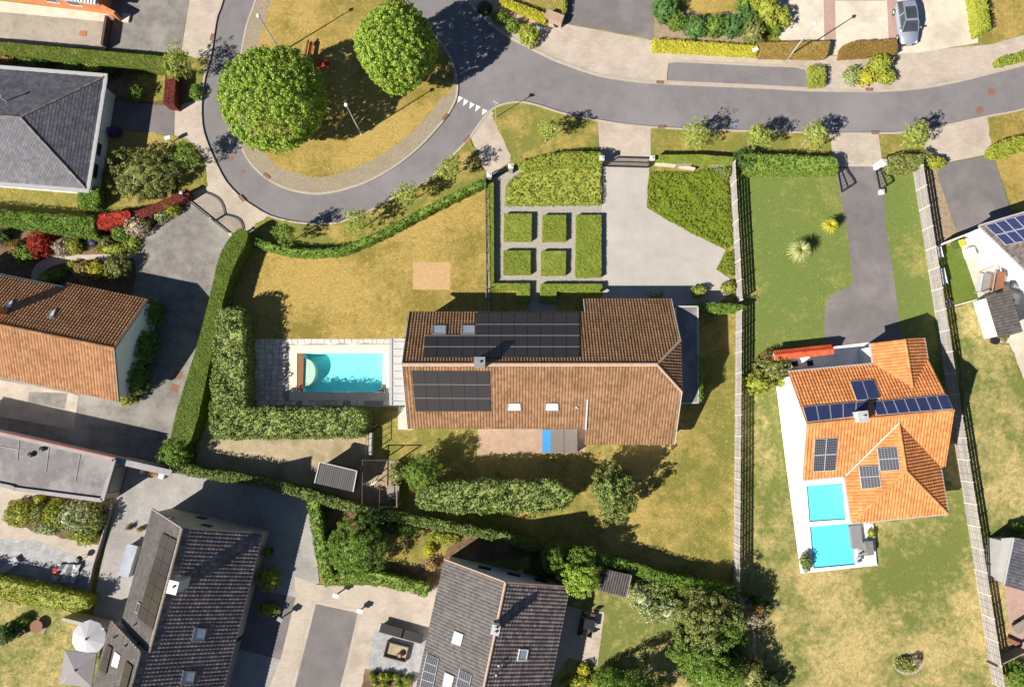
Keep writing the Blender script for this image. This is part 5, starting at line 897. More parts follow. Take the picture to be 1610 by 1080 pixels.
# annexes of the main house
m = MB(); q = PP([(1064, 482), (1097, 482), (1098, 633), (1066, 634)], 2.9); m.prism(q, 0, 2.7); an = thing('flat_annex', 'flat-roofed annex with grey-blue roof at the east gable', 'annex', (q[0].x, q[0].y, 0)); m.build('wall', 'white_wall', an)
m = MB(); m.prism(q, 2.7, 2.9); m.build('roof', 'bitumen', an); m = MB(); m.bar(q[1], q[2], .14, .1); m.bar(q[0] + V3(.1, 0, 0), q[1], .14, .1); m.bar(q[2], q[3] + V3(.1, 0, 0), .14, .1); m.build('coping', 'zinc', an)
q = PP([(612, 532), (638, 532), (640, 637), (612, 637)], 2.6); an = thing('metal_canopy', 'grey standing-seam canopy between pool terrace and terracotta roof', 'canopy', (q[0].x, q[0].y, 0))
m = MB(); m.prism(q, 2.45, 2.6); m.build('roof', 'zinc', an)
for k in range(9): m = MB(); t = (k + .5) / 9; a, b = q[0].lerp(q[3], t), q[1].lerp(q[2], t); m.bar(a + V3(.3, 0, .03), b + V3(0, 0, .03), .05, .06); m.build('standing_seam', 'gutter', an)
m = MB(); m.bar(q[0] + V3(.15, 0, .04), q[3] + V3(.15, 0, .04), .28, .08); m.build('gutter', 'gutter', an)
for k in (0.03, .5, .97): m = MB(); a = q[0].lerp(q[3], k); m.box((a.x + .25, a.y, 0), (.12, .12, 2.45)); m.build('post', 'steel_grey', an)
# swim spa with folded cover on the patio
q = PP([(852, 679), (910, 675), (911, 712), (853, 711)], 0.9); q = [V3(q[0].x, q[1].y, 0), V3(q[2].x - .2, q[1].y, 0), V3(q[2].x - .2, q[2].y, 0), V3(q[0].x, q[2].y, 0)]
sp = thing('swim_spa', 'taupe covered hot tub with a strip of blue water on the brick patio', 'hot tub', (q[0].x, q[3].y, 0)); m = MB(); m.prism(q, 0, 0.82); m.build('cabinet', 'wood_grey', sp)
xs, xm, xe = q[0].x, q[0].x + .85, q[1].x; m = MB(); m.prism([V3(xs + .06, q[3].y + .06, 0), V3(xm, q[3].y + .06, 0), V3(xm, q[0].y - .06, 0), V3(xs + .06, q[0].y - .06, 0)], .8, .835); m.build('water', 'blue_cover', sp)
for a, b in ((xm, (xm + xe) / 2 - .01), ((xm + xe) / 2 + .01, xe)): m = MB(); m.box(((a + b) / 2, (q[0].y + q[3].y) / 2, .84), (b - a - .02, q[0].y - q[3].y + .06, .14)); m.build('cover_panel', 'taupe', sp)
# ---------------------------------------------------------------- hipped slate house, upper left
ze, zr = 3.1, 5.5; NE, SE = P(163, 122, ze), P(139.5, 297, ze); ax = Ax(P(0, 109, ze), NE); L = ax.sw(NE)[0]; Wd = (NE - SE).length; hf = Wd / 2
H = thing('slate_house', 'white bungalow with hipped grey slate roof and pale gutter', 'house', ax.at(L - 9, -hf, 0))
f = lambda s, w_, z: ax.at(s, w_, z); s0 = -9.0
pn = roof_slope(H, [[f(s0, 0, ze), f(L, 0, ze), f(L - hf, -hf, zr), f(s0, -hf, zr)]], 't_slate', 0.33, 0.3, flat_=True, lift=.02)
roof_slope(H, [[f(s0, -Wd, ze), f(L, -Wd, ze), f(L - hf, -hf, zr), f(s0, -hf, zr)]], 't_slate', 0.33, 0.3, flat_=True, lift=.02)
roof_slope(H, [[f(L, 0, ze), f(L, -Wd, ze), f(L - hf, -hf, zr)]], 't_slate', 0.33, 0.3, flat_=True, lift=.02)
for a, b in ((f(L, 0, ze), f(L - hf, -hf, zr)), (f(L, -Wd, ze), f(L - hf, -hf, zr)), (f(s0, -hf, zr), f(L - hf, -hf, zr))): ridge_caps(H, a, b, 't_dark', 0.1, 0.35)
for a, b in ((f(s0, .2, ze), f(L + .35, .2, ze)), (f(L + .2, 0.02, ze), f(L + .2, -Wd - .02, ze)), (f(s0, -Wd - .2, ze), f(L + .35, -Wd - .2, ze))): gutter(H, a, b, 0.42, 'gutter', .04)
m = MB(); m.prism([f(s0, -.45, 0), f(L - .5, -.45, 0), f(L - .5, -Wd + .3, 0), f(s0, -Wd + .3, 0)], 0, ze - .1); m.build('wall', 'white_wall', H)
wall_window(H, f(L - .5, -2.2, 0), -ax.n, .1, 2.6, 2.2, ax.d, 'white_wall', 'white_metal', 'garage_door'); wall_window(H, f(L - .5, -6.2, 0), -ax.n, .9, 1.4, 1.4, ax.d); wall_window(H, f(L - .5, -8.4, 0), -ax.n, .9, 1.6, 1.4, ax.d)
vent_pipe(H, 9, 158, 4.9, .8, .09, 'pv_frame')
# ---------------------------------------------------------------- gabled house with brick-red roof, left
zr, ze = 6.3, 3.3; ax = Ax(P(0, 511, zr), P(180, 548, zr)); A = P(180, 548, zr); sE = ax.sw(A)[0]; wn = ax.sw(P(228, 470, ze))[1]; ws = -ax.sw(P(185, 630, ze))[1]; sl = (zr - ze) / ws
sB = ax.sw(P(101, 448, ze))[0]; wn2 = wn - .55; s0 = -9
H = thing('gabled_house', 'white house with striped brick-red roof beside the side drive', 'house', ax.at(sE - 8, 0, 0)); f = ax.at
pS = roof_slope(H, [[f(s0, -ws, ze), f(sE, -ws, ze), f(sE, 0, zr), f(s0, 0, zr)]], 't_brick', .3, .36, .06)
pN = roof_slope(H, [[f(sB, wn, zr - sl * wn), f(sE, wn, zr - sl * wn), f(sE, 0, zr), f(sB, 0, zr)], [f(s0, wn2, zr - sl * wn2), f(sB, wn2, zr - sl * wn2), f(sB, 0, zr), f(s0, 0, zr)]], 't_brick', .3, .36, .06)
gable_body(H, ax, s0, sE, wn, ws, zr, sl, 'white_wall'); ridge_caps(H, f(s0, 0, zr), f(sE, 0, zr), 't_brick', .15)
gutter(H, f(sB, wn, zr - sl * wn), f(sE, wn, zr - sl * wn)); gutter(H, f(s0, wn2, zr - sl * wn2), f(sB, wn2, zr - sl * wn2)); gutter(H, f(s0, -ws, ze), f(sE, -ws, ze), .14, 'wood_dark')
trims(H, [(f(sE, -ws, ze), f(sE, 0, zr)), (f(sE, wn, zr - sl * wn), f(sE, 0, zr))], .08, .22, 'wood_grey')
for q in ([(12, 474), (21, 470), (17, 484), (7, 485)], [(79, 488), (88.5, 485), (83, 499), (73, 499)]): skylight(H, pN, q, 'sky_blind', 'steel_grey')
chimney(H, -12, 486, 5.2, 6.9, .8, .6, math.atan2(ax.d.y, ax.d.x), 'brick_wall')
# ---------------------------------------------------------------- dark-tiled house, lower left
zr, ze = 8.0, 3.3; A = P(286.5, 830, zr); ax = Ax(A, P(235, 1024, zr)); f = ax.at; L1 = ax.sw(P(235, 1024, zr))[0]
we = ax.sw(P(406, 841, ze))[1]; ww = -ax.sw(P(235, 801, ze))[1]; we, ww = (we + ww) / 2 + .1, (we + ww) / 2 - .1; sl = (zr - ze) / ww; zE = zr - sl * we; L2 = L1 + 9
H = thing('dark_tiled_house', 'house with dark gridded tile roof and a tall chimney shadow, by the paved yard', 'house', f(L1 / 2, 0, 0)); o2 = .5; zr2 = zr + sl * o2; zc = zr2 - sl * (ww + .5)
pE = roof_slope(H, [[f(0, we, zE), f(L2, we, zE), f(L2, 0, zr), f(0, 0, zr)], [f(L1, 0, zr), f(L2, 0, zr), f(L2, -o2, zr2), f(L1, -o2, zr2)]], 't_dark', .34, .34, .05, lift=.05, jit=.004)
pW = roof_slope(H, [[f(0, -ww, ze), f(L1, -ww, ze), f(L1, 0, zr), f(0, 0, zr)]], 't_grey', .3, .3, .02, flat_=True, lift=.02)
pW2 = roof_slope(H, [[f(L1, -ww - 1, zr2 - sl * (ww + .5)), f(L2, -ww - 1, zr2 - sl * (ww + .5)), f(L2, -o2, zr2), f(L1, -o2, zr2)]], 't_grey', .3, .3, .02, flat_=True, lift=.02)
gable_body(H, ax, 0, L1, we, ww, zr, sl, 'beige_wall'); gable_body(H, ax, L1, L2, we + .5, ww + .5, zr2, sl, 'steel_grey', wr=-.5, inset=.36)
ridge_caps(H, f(0, 0, zr), f(L1, 0, zr), 'wood_grey', .14); ridge_caps(H, f(L1, -o2, zr2), f(L2, -o2, zr2), 't_grey', .14); gutter(H, f(0, -ww, ze), f(L1, -ww, ze), .14, 'dark_metal'); gutter(H, f(L1, -ww - 1, zc), f(L2, -ww - 1, zc), .14, 'dark_metal'); gutter(H, f(0, we, zE), f(L2, we, zE), .12, 'gutter')
trims(H, [(f(0, -ww, ze), f(0, 0, zr)), (f(0, we, zE), f(0, 0, zr))], .1, .2, 'wood_grey')
solar(H, pW, [(254.5, 837), (277.5, 849), (239.5, 990), (216, 971)][:4], 2, 7, 'pv_black')
skylight(H, pW, [(216, 946), (221, 948.5), (216, 965), (211, 962)], 'glass'); skylight(H, pE, [(306, 986), (325.5, 988), (320, 1009), (301, 1008)], 'sky_glass'); skylight(H, pE, [(288.5, 1054), (308, 1055), (303, 1077), (283.5, 1076)], 'sky_glass')
solar(H, pW2, [(168, 1012), (176, 1018), (166, 1060), (155, 1052)], 1, 2, 'pv_black'); solar(H, pW2, [(197.5, 1038), (208, 1047), (198, 1085), (187, 1080)], 1, 2, 'pv_black'); skylight(H, pW2, [(180, 1024), (189, 1031), (184, 1050), (174.5, 1046)], 'sky_blind', 'white_metal', .06, .08)
for a, b in ((182, 1000), (200, 1013), (223, 1008)): vent_pipe(H, a, b, 6.2, .5, .07)
chimney(H, 272, 923, 7.0, 9.3, 0.95, .7, math.atan2(ax.d.y, ax.d.x), 'zinc', 'white_metal')
for k, (a, b) in enumerate(((2.2, 3.6), (3.9, 3.4), (5.8, 3.9))): wall_window(H, f(.25, ww - 2 - a, 0), -ax.n, b if k != 1 else 1.0, .9, .9, -ax.d, 'glass', 'dark_metal')
# ---------------------------------------------------------------- dark-tiled house, lower centre
zr, ze = 7.2, 3.3; A = P(795, 915, zr); B = P(764, 1064, zr); ax = Ax(A, B); f = ax.at; we = ax.sw(P(894.6, 926, ze))[1]; ww = -ax.sw(P(699, 879, ze))[1]; sl = (zr - ze) / ww; zE = zr - sl * we; L2 = 19
H = thing('grey_tiled_house', 'house with taupe and black tile roof halves between shrub garden and back lawn', 'house', f(8, 0, 0))
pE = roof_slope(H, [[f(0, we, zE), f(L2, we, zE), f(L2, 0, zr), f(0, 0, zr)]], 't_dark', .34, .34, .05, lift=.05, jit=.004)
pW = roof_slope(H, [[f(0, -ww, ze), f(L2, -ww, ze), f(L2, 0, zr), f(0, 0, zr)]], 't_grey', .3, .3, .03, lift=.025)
gable_body(H, ax, 0, L2, we, ww, zr, sl, 'grey_render'); ridge_caps(H, f(0, 0, zr), f(L2, 0, zr), 'ridge', .11); gutter(H, f(0, -ww, ze), f(L2, -ww, ze), .14, 'dark_metal'); gutter(H, f(0, we, zE), f(L2, we, zE), .12, 'white_metal')
trims(H, [(f(0, -ww, ze), f(0, 0, zr)), (f(0, we, zE), f(0, 0, zr))], .1, .2, 'ridge')
skylight(H, pW, [(714, 991), (728.5, 997), (724, 1016), (709, 1011)], 'sky_blind', 'gutter'); skylight(H, pW, [(699, 1056), (714, 1063), (709, 1083), (695, 1078)], 'sky_blind', 'gutter'); skylight(H, pE, [(817, 1020), (831.5, 1021), (828, 1039), (813, 1039)], 'sky_glass', 'white_metal')
solar(H, pW, [(670.5, 1027), (690, 1035), (677, 1100), (656, 1094)], 1, 5, 'pv_grid', 'pv_frame'); solar(H, pW, [(722, 1051), (742, 1061), (734, 1100), (713, 1092)], 1, 3, 'pv_grid', 'pv_frame')
chimney(H, 779, 990, 6.4, 8.2, .7, .6, math.atan2(ax.d.y, ax.d.x), 'white_wall', 'zinc', pots=2); vent_pipe(H, 784, 1043, 6.4, .5, .06, 'pv_frame'); vent_pipe(H, 780, 1058, 6.6, .5, .06, 'pv_frame')
for k in (2.0, 4.6, 7.4): wall_window(H, f(.25, we - k, 0), -ax.n, 1.6, 1.2, 1.1, -ax.d, 'glass', 'dark_metal')
# ---------------------------------------------------------------- orange-roofed villa
ze, zr = 3.0, 5.7; A = P(1269, 667, zr); ax = Ax(A, P(1499.5, 645, zr)); f = ax.at; LE = ax.sw(P(1499.5, 645, zr))[0]; wn = ax.sw(P(1244, 585, ze))[1]; ws = -ax.sw(P(1262, 754, ze))[1]; sl = (zr - ze) / ws; zN = zr - sl * wn
H = thing('orange_villa', 'white villa with bright orange tile roof and blue solar panels', 'house', f(LE / 2, 0, 0))
pN = roof_slope(H, [[f(0, wn, zN), f(LE, wn, zN), f(LE, 0, zr), f(0, 0, zr)]], 't_orange', .3, .38, .06)
pS = roof_slope(H, [[f(0, -ws, ze), f(LE, -ws, ze), f(LE, 0, zr), f(0, 0, zr)]], 't_orange', .3, .38, .06)
# north wing
a1, b1 = ax.sw(P(1368.6, 539, zN)); a2, b2 = ax.sw(P(1452, 533, zN)); wt = (b1 + b2) / 2; sr = (a1 + a2) / 2; hw = (a2 - a1) / 2; zw = zN + sl * hw; wm = (zr - zw) / sl
roof_slope(H, [[f(a1, wn, zN + .02), f(a1, wt, zN + .02), f(sr, wt, zw + .02), f(sr, wm, zw + .02)]], 't_orange', .3, .38, .06); roof_slope(H, [[f(a2, wn, zN + .02), f(a2, wt, zN + .02), f(sr, wt, zw + .02), f(sr, wm, zw + .02)]], 't_orange', .3, .38, .06)
ridge_caps(H, f(sr, wt, zw), f(sr, wm, zw), 't_orange', .13)
# south wing
c1 = ax.sw(P(1338.7, 818, ze)); c2 = ax.sw(P(1490, 810, ze)); wE = (c1[1] + c2[1]) / 2; s1, s2 = c1[0], c2[0]; sr2 = (s1 + s2) / 2; hw2 = (s2 - s1) / 2; zw2 = min(ze + sl * hw2, zr - .12); sl2 = (zw2 - ze) / hw2; wm2 = -(zr - zw2) / sl
u = .02; wh2 = wE + hw2
roof_slope(H, [[f(s1, -ws, ze + u), f(s1, wE, ze + u), f(sr2, wh2, zw2 + u), f(sr2, wm2, zw2 + u)]], 't_orange', .3, .38, .06); roof_slope(H, [[f(s2, -ws, ze + u), f(s2, wE, ze + u), f(sr2, wh2, zw2 + u), f(sr2, wm2, zw2 + u)]], 't_orange', .3, .38, .06); roof_slope(H, [[f(s1, wE, ze + u), f(s2, wE, ze + u), f(sr2, wh2, zw2 + u)]], 't_orange', .3, .38, .06)
plW2 = plane_of([f(s1, -ws, ze + .1), f(s1, wE, ze + .1), f(sr2, wh2, zw2 + .1)])
for a, b in ((f(sr2, wh2, zw2), f(sr2, wm2, zw2)), (f(s1, wE, ze), f(sr2, wh2, zw2)), (f(s2, wE, ze), f(sr2, wh2, zw2)), (f(0, 0, zr), f(LE, 0, zr))): ridge_caps(H, a, b, 't_orange', .13)
for a, b in ((f(s1, -ws, ze + .16), f(sr2, wm2, zw2 + .16)),): m = MB(); m.bar(a, b, .07, .05); m.build('valley_flashing', 'white_metal', H)
gable_body(H, ax, 0, LE, wn, ws, zr, sl, 'white_wall', .4)
m = MB(); m.prism([f(s1 + 1.15, -ws + .5, 0), f(s2 - .4, -ws + .5, 0), f(s2 - .4, wE + .4, 0), f(s1 + 1.15, wE + .4, 0)], 0, ze - .1); m.build('wing_wall', 'white_wall', H); m = MB(); m.prism([f(a1 + .3, wn - .6, 0), f(a2 - .3, wn - .6, 0), f(a2 - .3, wt - .3, 0), f(a1 + .3, wt - .3, 0)], 0, zN - .1); m.build('wing_wall', 'white_wall', H)
q = [f(a1 + .3, wt - .31, zN - .1), f(a2 - .3, wt - .31, zN - .1), f(sr, wt - .31, zw - .2)]; m = MB(); m.add(q + [p - ax.n * .1 for p in q], [(0, 1, 2), (5, 4, 3)]); m.build('gable', 'white_wall', H)
for a, b in ((f(0, wn, zN), f(a1, wn, zN)), (f(a1, wn, zN), f(a1, wt, zN)), (f(a2, wn, zN), f(a2, wt, zN)), (f(0, -ws, ze), f(s1, -ws, ze)), (f(s1, -ws, ze), f(s1, wE, ze)), (f(s1, wE, ze), f(s2, wE, ze)), (f(s2, -ws, ze), f(s2, wE, ze))): gutter(H, a, b, .3, 'zinc', .02)
solar(H, pN, [(1336, 599), (1374, 596), (1385, 626), (1347, 630)], 2, 1, 'pv_blue', 'pv_frame'); solar(H, pN, [(1262, 639), (1367, 629.5), (1364, 653), (1269, 664)], 5, 1, 'pv_blue', 'pv_frame', skip=()); solar(H, pN, [(1370, 631), (1489, 620), (1499, 643), (1379, 653)], 7, 1, 'pv_blue', 'pv_frame')
solar(H, pS, [(1281, 690), (1318, 687.5), (1313.5, 740), (1278, 742)], 2, 2, 'pv_grid', 'pv_frame'); solar(H, plW2, [(1378, 704), (1411, 702), (1416, 739), (1383, 741)], 1, 2, 'pv_grid', 'pv_frame'); solar(H, plW2, [(1349, 732.5), (1381.5, 731), (1386, 766), (1354, 769)], 1, 2, 'pv_grid', 'pv_frame')
chimney(H, 1357, 655, 4.6, 6.5, .8, .9, math.atan2(ax.d.y, ax.d.x), 'white_wall', 'zinc', pots=1)
VAX = ax
# red-tiled entrance wall of the villa
a, b = P(1217, 559, 1.6), P(1309, 549, 1.6); d = (b - a).normalized(); n_ = V3(-d.y, d.x, 0); W = thing('tiled_wall', 'garden wall capped with glossy bright red tiles in front of the orange villa', 'wall', (a + b) / 2 * 1.0)
W.location.z = 0; m = MB(); m.prism([V3(*(p.xy), 0) for p in (a - n_ * .15, b - n_ * .15, b + n_ * .15, a + n_ * .15)], 0, 1.55); m.build('wall', 'white_wall', W)
zt = 1.85
for sgn in (1, -1): roof_slope(W, [[V3(*(p.xy), z) for p, z in ((a + n_ * .42 * sgn, 1.5), (b + n_ * .42 * sgn, 1.5), (b, zt), (a, zt))]], 't_red', .22, .3, .05)
ridge_caps(W, V3(*a.xy, zt), V3(*b.xy, zt), 't_red', .1)
# ---------------------------------------------------------------- flat grey garage, left
zt = 3.0; GQ = PP([(-90, 662), (0, 681), (182, 722), (163, 787), (24, 769), (18, 766), (-90, 744)], zt); H = thing('flat_garage', 'long grey flat-roofed garage block beside the brick-red roofed house drive', 'garage', (GQ[2].x, GQ[2].y, 0))
m = MB(); cq = sum(GQ, Vector()) / len(GQ); m.prism([p.lerp(cq, .03) for p in GQ], 0, zt - .3); m.build('wall', 'beige_wall', H); m = MB(); m.prism(GQ, zt - .3, zt - .1); m.build('roof', 'bitumen', H)
m = MB(); 
for i in range(len(GQ)):
    a, b = GQ[i].lerp(cq, .012), GQ[(i + 1) % len(GQ)].lerp(cq, .012); m.bar(a, b, .34, .22)
m.build('parapet', 'bitumen_light', H)
m = MB(); a, b = P(0, 679, zt + .12), P(182, 720, zt + .12); m.bar(a + (a - b) * .5, b, .08, .06); m.build('coping_strip', 'red_paint', H)
for q in ([(30, 693), (27, 725)], [(77, 703), (72, 742)], [(126, 714), (118, 757)], [(0, 702), (38, 708)]): m = MB(); a, b = P(*q[0], zt - .07), P(*q[1], zt - .07); m.bar(a, b, .07, .03); m.build('roof_seam', 'bitumen_light', H)
for a, b in ((49, 715), (67, 706)): c = P(a, b, zt); m = MB(); m.tube([(c.x, c.y, zt - .1), (c.x, c.y, zt + .12)], .2, 10); m.tube([(c.x, c.y, zt + .12), (c.x, c.y, zt + .2)], [.28, .1], 10); m.build('roof_vent', 'dark_metal', H)
dd = (GQ[3] - GQ[2]).normalized(); wall_window(H, V3(GQ[2].x, GQ[2].y, 0).lerp(V3(cq.x, cq.y, 0), .03) + dd * .7, V3(dd.x, dd.y, 0), 0.05, 2.6, 2.2, V3(-dd.y, dd.x, 0), 'steel_grey', 'dark_metal', 'garage_door')
a, b = P(182, 722, 2.4), P(270, 742, 2.4); W = thing('yard_wall', 'pale wall running from the grey garage to the leafy shrub', 'wall', (a.x, a.y, 0)); d = (b - a).normalized(); n_ = V3(-d.y, d.x, 0)
m = MB(); m.prism([a - n_ * .12, b - n_ * .12, b + n_ * .12, a + n_ * .12], 0, 2.3); m.build('wall', 'beige_wall', W); m = MB(); m.prism([a - n_ * .4, b - n_ * .4, b + n_ * .18, a + n_ * .18], 2.3, 2.4); m.build('coping', 'bitumen_light', W)
# ---------------------------------------------------------------- orange brick house, top left corner
b0, b1 = P(-100, -14), P(171, 23); d = (b1 - b0).normalized(); n_ = V3(-d.y, d.x, 0); H = thing('brick_house', 'orange brick house with pale ribbed roof edge behind the old terrace', 'house', (b1.x, b1.y, 0)); dp = 9
q = [b0, b1, b1 + n_ * dp, b0 + n_ * dp]; m = MB(); m.prism(q, 0, 2.5); m.build('wall', 'brick_wall', H)
qr = [b0 - n_ * .5, b1 + d * .3 - n_ * .5, b1 + d * .3 + n_ * (dp + .3), b0 + n_ * (dp + .3)]; m = MB(); m.prism(qr, 2.5, [2.6, 2.6, 4.2, 4.2]); m.build('roof', 'zinc', H)
for k in range(34): m = MB(); p0 = qr[1] - d * (.15 + k * .34); p1 = qr[2] - d * (.15 + k * .34); m.bar(V3(p0.x, p0.y, 2.66), V3(p1.x, p1.y, 4.26), .17, .09); m.build('roof_rib', 'white_metal', H)
for k, wd in ((2.2, 1.5), (4.6, 1.5), (8.6, 1.6)): wall_window(H, b1 - d * k - n_ * .0, -d * 1, 0.9, wd, 1.2, -n_, 'glass', 'white_metal')
a, b = P(172, 23), P(193, 34); m = MB(); dd = (b - a).normalized(); nn = V3(-dd.y, dd.x, 0) * .15; m.prism([a - nn, b - nn, b + nn, a + nn], 0, 1.6); m.build('garden_wall', 'brick_wall', label='short orange brick wall at the corner of the brick house', cat='wall')
a, b = P(176, 34), P(169, 79); m = MB(); dd = (b - a).normalized(); nn = V3(-dd.y, dd.x, 0) * .12; m.prism([a - nn, b - nn, b + nn, a + nn], 0, 1.1); m.build('garden_wall', 'wood_dark', label='dark low wall between old terrace and asphalt drive', cat='wall')
m = MB(); c = P(199, 30); m.box((c.x, c.y, 0), (.8, .9, .25), R(-8)); m.build('door_step', 'paving_cream', label='pale step at the end of the brick wall', cat='step')
# ---------------------------------------------------------------- right-hand neighbour with solar roof
zt = 3.4; q = PP([(1539, 355), (1640, 326), (1720, 470), (1640, 440)], zt); q[0].z = q[3].z = zt; H = thing('solar_house', 'dark-roofed house with two rows of blue solar panels above the cream terrace', 'house', (q[1].x, q[1].y, 0))
A3, B3, D3 = P(1539, 355, 3.2), P(1640, 326, 3.2), P(1640, 452, 3.2); C3 = B3 + (D3 - A3); top = lambda p, z: V3(p.x, p.y, z)
pl = roof_slope(H, [[top(A3, 3.2), top(B3, 4.0), top(C3, 4.0), top(D3, 3.2)]], 't_dark', .34, .34, .04); cc = (A3 + B3 + C3 + D3) / 4
m = MB(); m.prism([p.lerp(cc, .06) for p in (A3, B3, C3, D3)], 0, [3.0, 3.75, 3.75, 3.0]); m.build('wall', 'white_wall', H)
for a, b in ((A3, D3),): gutter(H, top(a, 3.2), top(b, 3.2), .2, 'gutter', .02)
m = MB(); m.bar(top(A3, 3.25), top(B3, 4.05), .14, .25); m.build('verge_trim', 'gutter', H)
solar(H, pl, [(1549, 354), (1640, 328), (1672, 366), (1582, 386)], 6, 2, 'pv_blue', 'pv_frame')
q = PP([(1552, 466), (1583, 457), (1603, 522), (1572, 531)], 2.4); H = thing('garden_shed', 'small outbuilding with striped brown-grey tile roof on the cream terrace', 'shed', (q[0].x, q[0].y, 0)); e = .5
roof_slope(H, [[top(q[0], 2.2), top(q[3], 2.2), top(q[2], 2.75), top(q[1], 2.75)]], 't_grey', .3, .32, .06, lift=.05); cc = sum(q, Vector()) / 4; m = MB(); m.prism([p.lerp(cc, .08) for p in (q[0], q[3], q[2], q[1])], 0, [2.05, 2.05, 2.55, 2.55]); m.build('wall', 'white_wall', H)
q = PP([(1593, 845), (1660, 856), (1650, 940), (1577.5, 919)], 2.4); H = thing('garden_shed', 'grey shed with dark tiled roof and metal lean-to behind the right fence', 'shed', (q[0].x, q[0].y, 0)); cc = sum(q, Vector()) / 4
roof_slope(H, [[top(q[0], 2.4), top(q[3], 2.4), top(q[2], 3.1), top(q[1], 3.1)]], 't_slate', .3, .3, .03); m = MB(); m.prism([p.lerp(cc, .06) for p in (q[0], q[3], q[2], q[1])], 0, [2.2, 2.2, 2.9, 2.9]); m.build('wall', 'wood_grey', H)
q2 = PP([(1576, 846), (1592, 845), (1577, 916), (1567, 911)], 2.2); m = MB(); m.prism(q2, 2.05, 2.2); m.build('lean_to_roof', 'zinc', H); m = MB(); c = sum(q2, Vector()) / 4; m.prism([p.lerp(c, .12) for p in q2], 0, 2.05); m.build('lean_to_wall', 'zinc', H)
m = MB(); m.bar(top(q[0], 2.47), top(q[3], 2.47), .1, .12); m.build('verge_trim', 'pv_frame', H)
# ---------------------------------------------------------------- garden sheds
q = PP([(503.7, 726), (562, 740), (554.7, 773), (494, 759)], 2.3); H = thing('garden_shed', 'dark grey ribbed-roof shed in the sand yard', 'shed', (q[0].x, q[0].y, 0)); cc = sum(q, Vector()) / 4
pl = roof_slope(H, [[top(q[0], 2.45), top(q[1], 2.45), top(q[2], 2.1), top(q[3], 2.1)]], 't_shed', .2, 2.4, .016, lift=.0); m = MB(); m.prism([p.lerp(cc, .1) for p in q], 0, [2.25, 2.25, 1.95, 1.95]); m.build('wall', 'wood_dark', H)
m = MB()
for a, b, z0, z1 in ((q[0], q[1], 2.5, 2.5), (q[1], q[2], 2.5, 2.15), (q[3], q[0], 2.15, 2.5)): m.bar(top(a, z0), top(b, z1), .08, .12)
m.build('verge_trim', 'pv_frame', H)
q = PP([(952.6, 894), (992, 903), (985, 940), (935, 927)], 2.2); H = thing('garden_shed', 'small shed with near-black tiled roof among the bushes', 'shed', (q[0].x, q[0].y, 0)); cc = sum(q, Vector()) / 4
roof_slope(H, [[top(q[0], 2.5), top(q[1], 2.5), top(q[2], 2.0), top(q[3], 2.0)]], 't_shed_b', .24, .3, .04); m = MB(); m.prism([p.lerp(cc, .1) for p in q], 0, [2.3, 2.3, 1.85, 1.85]); m.build('wall', 'wood_dark', H)
m = MB(); m.bar(top(q[3], 2.0), top(q[2], 2.0), .1, .14); m.bar(top(q[1], 2.52), top(q[2], 2.05), .07, .12); m.build('verge_trim', 'wood_grey', H)
# ================================================================ POOLS
def pool(label, q, depth, liner, wz=-0.12):
    c = sum(q, Vector()) / 4; t = thing('swimming_pool', label, 'pool', (c.x, c.y, -depth)); m = MB(); k = len(q)
    o = [p + (p - c).normalized() * .12 for p in q]
    m.add([V3(p.x, p.y, 0.0) for p in q] + [V3(p.x, p.y, -depth) for p in q], [(i, (i + 1) % k, (i + 1) % k + k, i + k) for i in range(k)] + [tuple(range(k, 2 * k))]); m.build('basin', liner, t)
    m = MB(); m.add([V3(p.x, p.y, wz) for p in q], [tuple(range(k))]); m.build('water', 'water', t); return t
t = pool('turquoise rectangular pool with rounded white steps and timber end', POOL_A, 1.3, 'liner')
x0, x1 = POOL_A[0].x, P(477, 586).x; yt, yb = POOL_A[0].y, POOL_A[2].y
for k in range(5): m = MB(); a = x0 + (x1 - x0) * k / 5; b = x0 + (x1 - x0) * (k + 1) / 5; m.box(((a + b) / 2, (yt + yb) / 2, -.06), (b - a - .012, yt - yb - .04, .09)); m.build('timber_board', 'wood', t)
m = MB(); m.box(((x0 + x1) / 2, (yt + yb) / 2, -1.28), (x1 - x0, yt - yb - .02, 1.2)); m.build('end_wall', 'liner', t)
cy = (yt + yb) / 2
for r_, z, mt in ((1.18, -.16, 'pool_coping'),):
    pts = [V3(x1 + r_ * math.sin(a) * .98, cy + r_ * 1.22 * math.cos(a), 0) for a in [math.pi * k / 18 for k in range(19)]]; pts = [V3(p.x, max(yb + .02, min(yt - .02, p.y)), 0) for p in pts]; m = MB(); m.prism(pts, -1.29, z); m.build('step', mt, t)
m = MB(); xr = POOL_A[1].x; m.box((xr - .2, (yt + yb) / 2, -1.28), (.36, yt - yb - .03, 1.12)); m.build('ledge', 'white_deck', t)
m = MB(); m.box((xr - .3, yb + .3, -1.25), (.6, .6, 1.28)); m.build('corner_block', 'paver_grey', t)
def slat_cover(t, q):
    m = MB(); n = 28
    for k in range(n): a, b, c, d = q[0].lerp(q[3], (k + .04) / n), q[1].lerp(q[2], (k + .04) / n), q[1].lerp(q[2], (k + .96) / n), q[0].lerp(q[3], (k + .96) / n); m.prism([a, b, c, d], -.10, -.045)
    o = m.build('cover_slats', 'liner_b', t); o['kind'] = 'stuff'
for lab, q in (('upper bright cyan pool tucked into the corner of the orange villa', POOL_B), ('lower bright cyan pool on the white terrace beside the lawn', POOL_C)): slat_cover(pool(lab, q, 1.2, 'liner_b', -.12), q)
